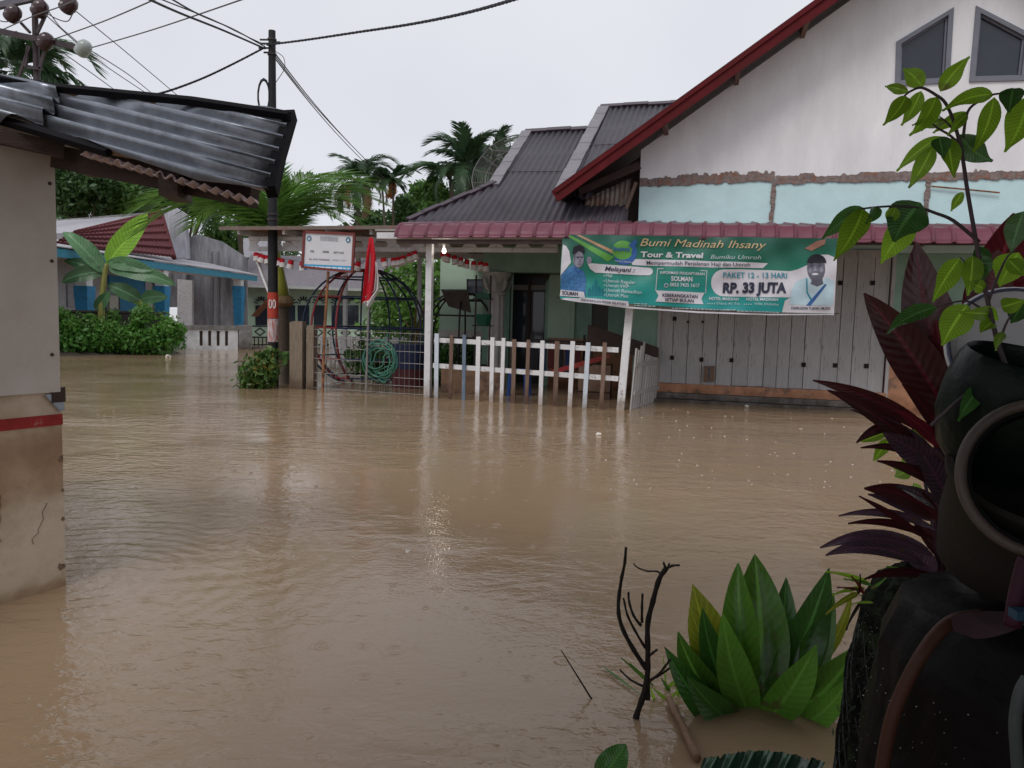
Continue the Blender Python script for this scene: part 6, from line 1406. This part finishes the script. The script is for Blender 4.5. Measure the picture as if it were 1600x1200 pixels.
# dead twig
tw = onz(994, 1122); YT = tw.y
dt = thing('dead_sapling', 'leafless black dead sapling standing in the water', 'dead plant', (tw.x, tw.y, 0))
def br(pts, r0, r1, Y=YT, dY=0.0):
    P = smoothline(pxline(pts, [Y+dY*i/(len(pts)-1) for i in range(len(pts))]), 4); n_ = len(P)
    return MB().tube(P, [(r0+(r1-r0)*i/(n_-1))*Y/FPX*(1+0.12*math.sin(i*1.9)) for i in range(n_)], 7)
for pts, r0, r1, dY in (([(988,1150),(994,1120),(1004,1090),(1011,1060),(1012,1020),(1012,975),(1020,940),(1030,905),(1042,887)],5.2,4.0,0.0),
    ([(1010,1045),(990,1015),(972,980),(966,950),(970,910),(976,880),(978,855)],4.2,2.2,0.05),([(1008,1012),(992,985),(980,960),(975,938),(974,936)],2.4,1.4,-0.05),
    ([(1002,978),(990,962),(983,940),(982,925)],2.6,1.8,0.06),([(1003,972),(1003,950),(1004,928)],2.4,1.8,-0.04),([(1020,935),(1021,928)],1.6,1.2,0),
    ([(1033,900),(1028,893),(1010,892),(995,886),(990,880)],1.8,1.0,0.04),([(1040,889),(1050,884),(1062,883)],2.6,1.5,-0.03),([(1040,888),(1037,880),(1036,879)],2.4,1.5,0),([(1043,888),(1046,880)],2.4,1.4,0),
    ([(1004,1072),(985,1062),(968,1046)],2.2,1.4,0.05),([(1012,1065),(1028,1055),(1040,1040),(1048,1030)],2.6,1.6,-0.05),([(1025,1058),(1045,1045),(1055,1032)],2.2,1.4,0.05),([(1013,1026),(1020,1020),(1027,1015)],2.4,1.8,0.02),([(1012,1094),(1012,1060)],4,4,0.02)):
    make('twig', br(pts, r0, r1, YT, dY), M_twig, dt, smooth='all')
# floating wood, sticks, leaves, foam
fw_ = [onz(1045,1092,0.02), onz(1062,1125,0.022), onz(1078,1160,0.02), onz(1090,1185,0.015)]
make('floating_bamboo', MB().tube(smoothline(fw_, 4), [0.013,0.012,0.016,0.012,0.0135,0.012,0.0165,0.0125,0.0135,0.012,0.016,0.013,0.0125], 9), M_bamboo, smooth='all', label='brown bamboo piece floating beside the broad-leaved plant', cat='bamboo')
make('thin_stick', MB().tube([onz(930,1101,-0.02), at(902,1056,onz(930,1101).y+0.05), at(877,1016,onz(930,1101).y+0.1)], [0.0035,0.003,0.002], 5), M_twig, label='thin dark stick poking out of the water left of the sapling', cat='stick')
make('floating_grass_blade', leafshape(onz(940,1040,0.01), onz(1000,1085,0.01), 0.012, (0,0,1), n=6), M_shrub, smooth='all', label='pale grass blade floating left of the dead sapling', cat='grass blade', fix=False)
gc = onz(1060, 1082); gg = thing('grass_tuft', 'small tuft of green weeds in the water behind the bamboo', 'weeds', (gc.x, gc.y, 0))
for i in range(22):
    a = rnd.uniform(0, 6.28); l = rnd.uniform(0.08, 0.2); b = gc+Vector((rnd.uniform(-.1,.1), rnd.uniform(-.06,.08), -0.01))
    make('blade', leafshape(b, b+Vector((math.cos(a)*l*0.7, math.sin(a)*l*0.4, l*0.6)), rnd.uniform(0.006,0.02), (CAM-b), n=5, arch=0.15), M_sap if i % 3 else M_big, gg, smooth='all', fix=False)
for x, y, r, lab in ((933,679,0.035,'pale foam lump floating before the picket fence'),(637,863,0.012,'tiny pale foam fleck floating mid water'),(1166,635,0.03,'white scrap floating at the door step'),(262,557,0.06,'white scrap floating at the far mud bank'),(225,553,0.05,'small pale scrap on the far mud bank')):
    p = onz(x, y); mb = MB(); g = random.Random(x)
    for k in range(5): mb.lathe([(0.0,r*0.9),(r*0.5,r*0.8),(r*0.8,r*0.3),(r*0.6,-r*0.2),(0.0,-r*0.3)], 8, Matrix.Translation((p.x+g.uniform(-r,r), p.y+g.uniform(-r,r), r*g.uniform(-.2,.25))) @ Matrix.Scale(g.uniform(.5,.9), 4))
    make('floating_foam', mb, M_foam, smooth='all', label=lab, cat='debris', group='bits of floating debris')
# broken dark leaves at the bottom edge
mdl = leafmat('dark_torn_leaf', (0.02,0.07,0.035), trans=0.15, rough=0.25, coat=0.5, var=0.25, scale=14)
YB = 2.05
dl = thing('torn_leaf_plant', 'dark crinkled torn leaf hanging over the bottom edge of the view', 'plant', at(1190, 1240, YB))
lg = MB(); nx_, ny_ = 60, 8; g = random.Random(31); jag = [g.uniform(-1.5, 2)+(7 if g.random() < 0.08 else 0) for _ in range(nx_+1)]
for i in range(nx_+1):
    q_ = i/nx_; x = 1100+190*q_; top = 1172+22*abs(q_-0.45)**1.5*2+jag[i]
    for j in range(ny_+1):
        s_ = j/ny_; pl_ = math.sin(q_*math.pi*13+s_*1.5)
        lg.v.append(tuple(at(x+6*s_*pl_-20*s_, top+(1235-top)*s_, YB+0.018*pl_*(1-0.5*s_)-0.1*s_)))
for i in range(nx_):
    for j in range(ny_): k = i*(ny_+1)+j; lg.f.append((k, k+1, k+ny_+2, k+ny_+1))
make('leaf_blade', lg, mdl, dl, smooth='all', fix=False)
make('midrib', MB().tube(pxline([(1105,1240),(1180,1215),(1270,1215)], YB+0.05), 0.008, 6), mdl, dl)
make('drooping_leaf', pxleaf(935, 1225, 978, 1163, 46, YB, YB+0.05, fold=0.35, a=0.8, b=0.6, wave=0.03), M_bigdark, smooth='all', fix=False, label='dark green leaf tip at the bottom edge under the stick', cat='leaf')
# stump wrapped in dark netting
SY = 1.95; sc_ = at(1436, 1000, SY)
sm = thing('mossy_stump', 'black mossy stump wrapped in netting at lower right', 'stump', (sc_.x, sc_.y, -0.4))
mb = MB(); prof_ = [(0.19,-0.5),(0.175,0.2),(0.16,0.45),(0.135,0.62),(0.11,0.69),(0.06,0.725),(0.0,0.73)]; n0 = 40
pr2 = []
for i in range(len(prof_)-1):
    for k in range(5): t = k/5; pr2.append((prof_[i][0]*(1-t)+prof_[i+1][0]*t, prof_[i][1]*(1-t)+prof_[i+1][1]*t))
mb.lathe(pr2+[(0.0,0.73)], n0, Matrix.Translation((sc_.x, sc_.y, 0)))
g = random.Random(8)
mb.v = [(sc_.x+(x-sc_.x)*(1+0.07*math.sin(11*math.atan2(y-sc_.y, x-sc_.x)+z*9)+g.uniform(-.03,.03)), sc_.y+(y-sc_.y)*(1+0.07*math.sin(11*math.atan2(y-sc_.y, x-sc_.x)+z*9)), z+g.uniform(-.008,.008)) for x, y, z in mb.v]
make('stump_body', mb, pm('black_moss', (0.009,0.009,0.008), 0.8, spec=0.06, var=0.5, scale=20, bump=1.0, bscale=40, col2=(0.03,0.045,0.02), col2amt=0.3, c2scale=8), sm, smooth='all')
net = MB()
for k in range(26):
    a0_ = 2*math.pi*k/26
    for s_ in (1, -1): net.tube([(sc_.x+(0.192-0.055*max(0,z)-0.1*max(0,z-.42))*math.cos(a0_+s_*z*3), sc_.y+(0.192-0.055*max(0,z)-0.1*max(0,z-.42))*math.sin(a0_+s_*z*3), z) for z in [i*0.06-0.1 for i in range(12)]], 0.0018, 3, False)
make('netting', net, pm('black_net', (0.025,0.03,0.03), 0.4), sm, kind='stuff', fix=False)
make('moss_tufts', leafcloud([(sc_.x,sc_.y,0.6,0.15,0.15,0.12),(sc_.x,sc_.y,0.35,0.19,0.19,0.2)], 700, 0.028, 77, stretch=4), pm('dark_moss_leaf', (0.02,0.04,0.018), 0.5, rand=.3), sm, kind='stuff', fix=False)
for x0, y0, x1, y1, w_, m in ((1360,912,1290,893,7,M_sap),(1352,918,1300,930,7,M_sap),(1350,925,1308,918,5,M_cordbright),(1362,915,1318,905,6,M_big),(1350,930,1330,900,5,M_cordbright),(1345,925,1290,960,9,M_bigyel),(1350,935,1322,985,5,M_twig),(1365,942,1330,944,4,M_sap),(1480,935,1495,925,7,M_sap),(1360,920,1385,902,5,M_big),(1420,895,1385,885,5,M_big),(1340,930,1344,897,4,M_cord),(1475,925,1500,922,6,M_big)):
    make('grass_blade', pxleaf(x0, y0, x1, y1, w_, SY-0.2, SY-0.22, n=6, arch=0.1, bend=0.08, a=0.6), m, sm, smooth='all', fix=False)
# plastic-covered drum with brown hose
DY = 1.4; dcx = at(1652, 1000, DY); zd = at(1560, 966, DY-0.1).z
dr_ = thing('covered_drum', 'drum covered in wet black plastic at the lower right corner', 'drum', (dcx.x, dcx.y, -0.4))
mb = MB(); prf = []
base_p = [(0.33,-0.5),(0.33,0.1),(0.32,0.5),(0.3,zd-0.12),(0.26,zd-0.03),(0.18,zd),(0.0,zd+0.01)]
for i in range(len(base_p)-1):
    for k in range(6): t = k/6; prf.append((base_p[i][0]*(1-t)+base_p[i+1][0]*t, base_p[i][1]*(1-t)+base_p[i+1][1]*t))
mb.lathe(prf+[base_p[-1]], 56, Matrix.Translation((dcx.x, dcx.y, 0)))
g = random.Random(9)
mb.v = [(dcx.x+(x-dcx.x)*(1+0.02*math.sin(17*math.atan2(y-dcx.y,x-dcx.x)+4*z)+0.012*math.sin(31*math.atan2(y-dcx.y,x-dcx.x)-9*z)+0.02*math.sin(z*23+3*math.atan2(y-dcx.y,x-dcx.x))), dcx.y+(y-dcx.y)*(1+0.02*math.sin(17*math.atan2(y-dcx.y,x-dcx.x)+4*z)), z) for x, y, z in mb.v]
make('plastic_cover', mb, pm('wet_black_plastic', (0.006,0.005,0.005), 0.5, var=0.4, bump=0.6, bscale=14, spec=0.08), dr_, smooth='all')
make('top_rag', leafshape(at(1490,985,DY-0.27), at(1600,965,DY-0.2), 0.05, (0,-0.5,1), fold=0.1, a=0.6, b=0.4), pm('pale_pink_rag', (0.09,0.055,0.065), 0.3, var=0.3), dr_, smooth='all', fix=False)
hp_ = pxline([(1372,1240),(1380,1190),(1392,1130),(1410,1080),(1436,1030),(1462,993),(1490,970),(1530,962)], [DY-0.24]*5+[DY-0.23,DY-0.22,DY-0.2])
make('brown_hose', MB().tube(smoothline(hp_, 5), 0.0105, 10), pm('brown_rubber_hose', (0.06,0.024,0.015), 0.5, spec=0.2), smooth='all', label='brown hose arching over the black drum cover', cat='hose')
make('grey_hose', MB().tube(smoothline(pxline([(1592,1230),(1588,1170),(1586,1130),(1593,1085),(1606,1060)], DY-0.4), 5), 0.008, 8), pm('grey_rubber_hose', (0.06,0.075,0.075), 0.5), smooth='all', label='thin grey hose against the drum at the right edge', cat='hose')
sr = thing('purple_strap', 'purple strap with a blue clip hanging beside the pots', 'strap', at(1585, 960, 1.18))
make('webbing', MB().tube(smoothline(pxline([(1604,872),(1596,900),(1588,935),(1582,978)], 1.12), 4), 0.012, 8), pm('purple_webbing', (0.035,0.004,0.016), 0.6), sr, smooth='all')
make('clip', MB().box(at(1588,953,1.1).x-0.012, at(1588,953,1.1).x+0.03, 1.08, 1.1, at(1588,962,1.1).z, at(1588,948,1.1).z), pm('blue_clip', (0.012,0.05,0.09), 0.4), sr)
# water drops on the plastic and the stump, glint put in as whitish colour
g = np.random.default_rng(5); dpm = pm('whitish_drop', (0.55,0.56,0.58), 0.08, bump=0, spec=0.8)
for par, cx_, cy_, zz, rad_, cnt in ((dr_, dcx.x, dcx.y, (0.05, zd-0.12), 0.332, 420), (sm, sc_.x, sc_.y, (0.05, 0.62), 0.185, 260)):
    db = MB()
    for i in range(cnt):
        a_ = g.uniform(math.pi*0.75, math.pi*1.75); z_ = g.uniform(*zz); rr = rad_*(1-0.1*max(0, z_-0.3)) if par is dr_ else rad_*(1.02-0.32*max(0, z_-0.1)); r_ = g.uniform(0.0005, 0.0014)
        c_ = Vector((cx_+rr*math.cos(a_), cy_+rr*math.sin(a_), z_)); k0 = len(db.v)
        for d_ in ((1,0,0),(-1,0,0),(0,1,0),(0,-1,0),(0,0,1),(0,0,-1)): db.v.append(tuple(c_+Vector(d_)*r_))
        db.f += [tuple(k0+q for q in t) for t in ((0,2,4),(2,1,4),(1,3,4),(3,0,4),(2,0,5),(1,2,5),(3,1,5),(0,3,5))]
    make('water_drops', db, dpm, par, kind='stuff', fix=False)
# flower pots
def potm(c, axis, prof, n=44):
    return MB().lathe(prof, n, Matrix.Translation(c) @ Vector(axis).to_track_quat('Z', 'Y').to_matrix().to_4x4())
mgrey = pm('grey_green_pot', (0.03,0.027,0.02), 0.75, spec=0.1, var=0.25, scale=9, col2=(0.025,0.022,0.02), col2amt=0.3); mblk = pm('black_pot_plastic', (0.004,0.004,0.004), 0.8, spec=0.15, var=0.2)
axA = Vector((-0.12,-0.5,0.8)).normalized(); cA = at(1618, 738, 1.3)
pA = thing('grey_flower_pot', 'large grey-green pot lying tilted at the right edge', 'pot', cA - axA*0.25)
make('pot_body', potm(cA - axA*0.25, axA, [(0.0,0.0),(0.08,0.0),(0.108,0.03),(0.122,0.12),(0.124,0.2),(0.13,0.225),(0.136,0.235),(0.136,0.25),(0.126,0.255),(0.118,0.22),(0.105,0.05),(0.0,0.04)]), mgrey, pA, smooth=True)
cB = at(1640, 748, 1.17); axA = Vector((-0.42,-0.85,0.28)).normalized()
pB = thing('black_flower_pot', 'black pot with pale rim nested in the grey pot', 'pot', cB - axA*0.2)
make('pot_body', potm(cB - axA*0.2, axA, [(0.0,0.0),(0.09,0.0),(0.115,0.12),(0.122,0.2),(0.105,0.2),(0.1,0.12),(0.085,0.02),(0.0,0.02)]), mblk, pB, smooth=True)
make('rim', MB().tube([ (Matrix.Translation(cB) @ axA.to_track_quat('Z','Y').to_matrix().to_4x4()) @ Vector((0.119*math.cos(t*math.pi/24), 0.119*math.sin(t*math.pi/24), 0)) for t in range(49)], 0.009, 10), pm('pale_pot_rim', (0.075,0.058,0.048), 0.5, var=0.2), pB, smooth='all')
axG = Vector((0.1,-0.25,0.95)).normalized(); cG = at(1612, 560, 1.32)
pG = thing('dark_green_pot', 'glossy dark green pot holding the sapling at the right edge', 'pot', cG - axG*0.22)
make('pot_body', potm(cG - axG*0.2, axG, [(0.0,-0.02),(0.07,-0.015),(0.1,0.02),(0.118,0.08),(0.118,0.14),(0.108,0.185),(0.1,0.2),(0.095,0.19),(0.1,0.15),(0.0,0.14)]), pm('dark_green_glaze', (0.003,0.009,0.006), 0.35, spec=0.12), pG, smooth=True)
make('soil', potm(cG - axG*0.05, axG, [(0.0,0.012),(0.08,0.008),(0.1,0.0)]), pm('potting_soil', (0.03,0.02,0.015), 0.95, bump=0.8), pG)
axW = Vector((-0.25,-0.9,0.35)).normalized(); cW = at(1590, 545, 1.52)
pW = thing('white_basin', 'white enamel basin with blue rim line behind the dark green pot', 'basin', cW)
make('basin', potm(cW, axW, [(0.0,-0.03),(0.1,-0.03),(0.118,0.0),(0.128,0.004),(0.132,0.0),(0.12,-0.02),(0.1,-0.045),(0.0,-0.045)]), pm('white_enamel', (0.6,0.6,0.62), 0.3, var=0.06, coat=0.3), pW, smooth=True)
make('rim_line', MB().tube([(Matrix.Translation(cW) @ axW.to_track_quat('Z','Y').to_matrix().to_4x4()) @ Vector((0.124*math.cos(t*math.pi/24), 0.124*math.sin(t*math.pi/24), 0.006)) for t in range(49)], 0.0035, 6), pm('blue_enamel', (0.08,0.09,0.16), 0.4), pW, smooth='all')
rkp = thing('pot_rack', 'dark wooden rack carrying the pots at the right edge', 'rack', (cG.x+0.02, 1.5, -0.4))
make('upright', MB().box(cG.x+0.06, cG.x+0.11, 1.46, 1.51, -0.5, cG.z-0.2), M_darkwood, rkp); make('upright', MB().box(cG.x+0.25, cG.x+0.3, 1.26, 1.31, -0.5, cG.z-0.2), M_darkwood, rkp)
make('shelf', MB().box(cG.x+0.03, cG.x+0.35, 1.3, 1.54, cG.z-0.235, cG.z-0.212), M_darkwood, rkp)
make('shelf', MB().box(cA.x+0.02, cA.x+0.35, 1.2, 1.5, cA.z-0.3, cA.z-0.28), M_darkwood, rkp)

# cordyline
cdl = thing('cordyline', 'red cordyline plant with dark crimson and purple leaves at the right', 'plant', (at(1475, 950, 1.75).x, 1.75, 0.3))
for pts, r in (([(1478,960),(1472,880),(1476,800),(1486,720),(1496,640),(1505,590)],9),([(1470,900),(1462,830),(1470,760),(1482,700)],6)):
    make('stem', MB().tube(smoothline(pxline(pts, 1.74), 4), r*1.74/FPX*0.8, 8), pm('dark_cord_stem', (0.05,0.015,0.025), 0.5), cdl, smooth='all')
for pts in (([(1492,730),(1500,670),(1508,610),(1512,560)]),([(1478,790),(1492,740),(1498,700)]),([(1500,700),(1516,650),(1520,600)])):
    make('petiole', MB().tube(smoothline(pxline(pts, 1.68), 4), 0.0065, 7), M_cordpink, cdl, smooth='all')
for x0, y0, x1, y1, w_, m, bend, ar, tws, a_ in (
    (1484,655,1350,458,66,M_cord,0.06,0.0,0.2,0.8),(1494,615,1432,378,76,M_cord,-0.09,0.0,-0.2,0.75),(1520,540,1584,333,72,M_cordbright,0.04,0.03,0.1,0.8),(1535,500,1560,390,60,M_cord,0.02,0.0,0.3,0.8),
    (1462,685,1270,594,24,M_cord,0.13,0.02,0.5,0.85),(1442,712,1293,610,27,M_cord,0.1,0.02,-0.6,0.9),(1410,664,1338,692,16,M_cord,0.18,0,0.2,0.8),(1480,745,1380,676,42,M_cordpurple,0.06,0.03,0.4,0.9),
    (1484,790,1428,690,36,M_cordpurple,0.05,0.03,-0.4,0.8),(1466,812,1350,763,34,M_cord,0.2,0.02,0.3,0.85),(1458,815,1356,772,22,M_cordpurple,0.14,0.02,0.7,0.85),(1442,840,1342,775,11,M_cord,0.05,0.02,0.2,0.8),
    (1452,858,1281,856,22,M_cordpurple,0.24,0.02,0.5,0.95),(1445,885,1290,868,24,M_cordpurple,0.26,0.02,-0.4,0.95),(1462,895,1395,838,34,M_cordpurple,0.08,0.03,0.2,0.8),(1490,760,1476,668,46,M_cord,0.04,0,0.1,0.7),(1492,760,1455,640,24,M_cordpurple,0,0,0.3,0.8),
    (1500,660,1480,520,40,M_cord,0.05,0,0.3,0.7),(1470,700,1400,640,20,M_cordbright,0.1,0,0.3,0.8),(1478,880,1420,800,24,M_cord,0.1,0,0.4,0.8),(1470,720,1330,640,17,M_cordpurple,0.14,0.02,0.6,0.9),(1474,735,1345,700,15,M_cord,0.2,0.02,-.5,0.9),(1466,830,1310,806,14,M_cordpurple,0.22,0.02,0.5,0.9),(1462,845,1325,818,13,M_cord,0.2,0.02,0.3,0.9),(1460,870,1330,842,15,M_cordpurple,0.16,0,0.5,0.9),(1480,770,1370,720,18,M_cord,0.14,0,0.4,0.85),(1486,700,1410,600,22,M_cord,0.08,0,0.3,0.8),(1505,640,1462,500,30,M_cordbright,-0.05,0,0.3,0.8),(1498,600,1520,450,34,M_cord,0.06,0,-.3,0.8),(1468,905,1350,905,15,M_cord,0.18,0,0.4,0.9),(1478,800,1400,760,20,M_cordpurple,0.1,0,-.4,0.85)):
    Yd = 1.72+rnd.uniform(-.06,.06)
    make('leaf', pxleaf(x0, y0, x1, y1, w_, 1.73, Yd, bend=bend, arch=ar, twist=tws, fold=0.28, a=a_, b=0.75, n=12), m, cdl, smooth='all', fix=False)
wp = at(1440, 700, 2.2); wdp = thing('green_weed', 'small bright green weed behind the cordyline leaves', 'weed', (wp.x+.05, wp.y, 0.0))
make('stem', MB().tube(smoothline(pxline([(1470,1000),(1462,860),(1445,750),(1432,690),(1425,660)], 2.2), 4), 0.005, 6), M_sapstem, wdp)
for x0, y0, x1, y1, w_ in ((1390,685,1365,720,18),(1385,675,1345,690,16),(1395,672,1382,655,12),(1430,660,1415,645,12),(1445,690,1425,672,20),(1455,690,1470,672,18),(1420,735,1398,745,22),(1425,740,1412,712,20),(1430,745,1440,718,20),(1436,770,1428,755,14),(1405,668,1400,648,9),(1440,680,1455,660,14),(1425,740,1395,728,16),(1432,765,1420,780,14),(1400,700,1385,678,14)):
    make('leaf', pxleaf(x0, y0, x1, y1, w_, 2.2, 2.2+rnd.uniform(-.05,.05), n=6, fold=0.2), M_sap, wdp, smooth='all', fix=False)

# sapling with pinnate leaves
YS_ = 1.3
sap = thing('sapling', 'green sapling with drooping pointed leaves growing from the dark green pot', 'sapling', at(1575, 585, YS_))
for pts, r in (([(1585,600),(1562,545),(1540,455),(1524,370),(1512,300),(1503,240),(1492,195),(1478,162),(1462,148),(1440,137),(1422,143),(1413,150)],3.9),([(1502,230),(1485,212),(1465,200),(1448,185)],2.4),([(1492,205),(1478,190),(1468,182)],2),
    ([(1505,215),(1512,175),(1530,158),(1555,147),(1600,146),(1640,150)],2.4),([(1530,378),(1490,345),(1462,333),(1437,325),(1400,322),(1349,326),(1325,335)],3),([(1552,500),(1530,480),(1505,470),(1462,480)],2.4),([(1545,470),(1560,430),(1575,400),(1590,390)],2.4),([(1455,665),(1490,632),(1520,608),(1540,598)],3),([(1545,470),(1520,425),(1500,402)],2),([(1560,540),(1575,500),(1600,470)],2.4)):
    P = smoothline(pxline(pts, YS_), 4); n_ = len(P)
    make('stem', MB().tube(P, [r*YS_/FPX*(1-0.6*i/(n_-1)) for i in range(n_)], 7), M_sapstem, sap, smooth='all')
for x0, y0, x1, y1, w_, m, bend in ((1441,137,1411,108,26,M_sap,0.1),(1420,144,1383,135,15,M_sap,0.05),(1416,150,1380,196,26,M_sap,-0.08),(1439,142,1408,196,22,M_sap,-0.1),(1463,151,1420,212,28,M_sap,-0.1),(1469,143,1515,88,26,M_sap,-0.08),
    (1552,148,1472,174,24,M_sap,0.12),(1553,152,1520,238,28,M_sap,-0.1),(1514,176,1458,208,17,M_sap,0.1),(1512,178,1480,212,16,M_sap,0.05),(1500,210,1551,252,36,M_sapdark,0.16),(1470,213,1401,268,20,M_sap,0.1),(1458,228,1420,294,26,M_sap,-0.06),(1482,216,1491,278,28,M_sap,0.03),(1468,214,1474,248,26,M_sapdark,0.0),
    (1606,152,1570,238,44,M_sap,-0.1),(1583,138,1576,176,32,M_sapdark,0.0),(1349,326,1303,408,38,M_sap,-0.08),(1352,326,1284,374,30,M_sapdark,0.12),(1428,338,1376,412,40,M_sap,0.05),(1438,317,1396,378,60,M_sapdark,0.08),(1500,404,1457,472,32,M_sap,0.06),(1520,400,1512,462,30,M_sap,-0.04),(1535,398,1536,440,26,M_sapdark,0),
    (1592,395,1562,448,44,M_sap,0.05),(1463,480,1386,522,26,M_sapdark,0.12),(1512,476,1472,540,46,M_sap,0.06),(1530,480,1560,500,24,M_sap,0.05),(1545,490,1500,488,22,M_sap,0),(1565,480,1604,468,26,M_sap,0),(1534,603,1568,578,22,M_sapdark,0.08),(1533,605,1497,658,26,M_sapdark,0.06),(1600,330,1580,395,34,M_sapdark,0.05),(1570,520,1556,548,14,M_sap,0.1),(1448,186,1425,196,8,M_sapdark,0.0),(1478,190,1440,200,14,M_sap,0.06),(1495,212,1520,240,16,M_sap,0),(1505,300,1486,330,14,M_sap,0.05),(1525,385,1548,412,22,M_sapdark,0.05),(1540,452,1512,440,20,M_sap,0),(1400,324,1390,352,20,M_sap,0.06),(1372,324,1352,350,18,M_sapdark,-.05),(1575,405,1600,430,24,M_sap,0),(1552,502,1532,520,22,M_sap,0.04),(1600,470,1580,505,26,M_sapdark,0),(1468,183,1455,175,9,M_sap,0),(1450,188,1440,205,9,M_sap,0)):
    make('leaf', pxleaf(x0, y0, x1, y1, w_, YS_, YS_+rnd.uniform(-.05,.05), bend=bend, twist=rnd.uniform(-.7,.7), arch=rnd.uniform(-.05,.12), fold=rnd.uniform(.1,.4), a=0.72, b=1.05, n=12, wave=0.03), m, sap, smooth='all', fix=False)
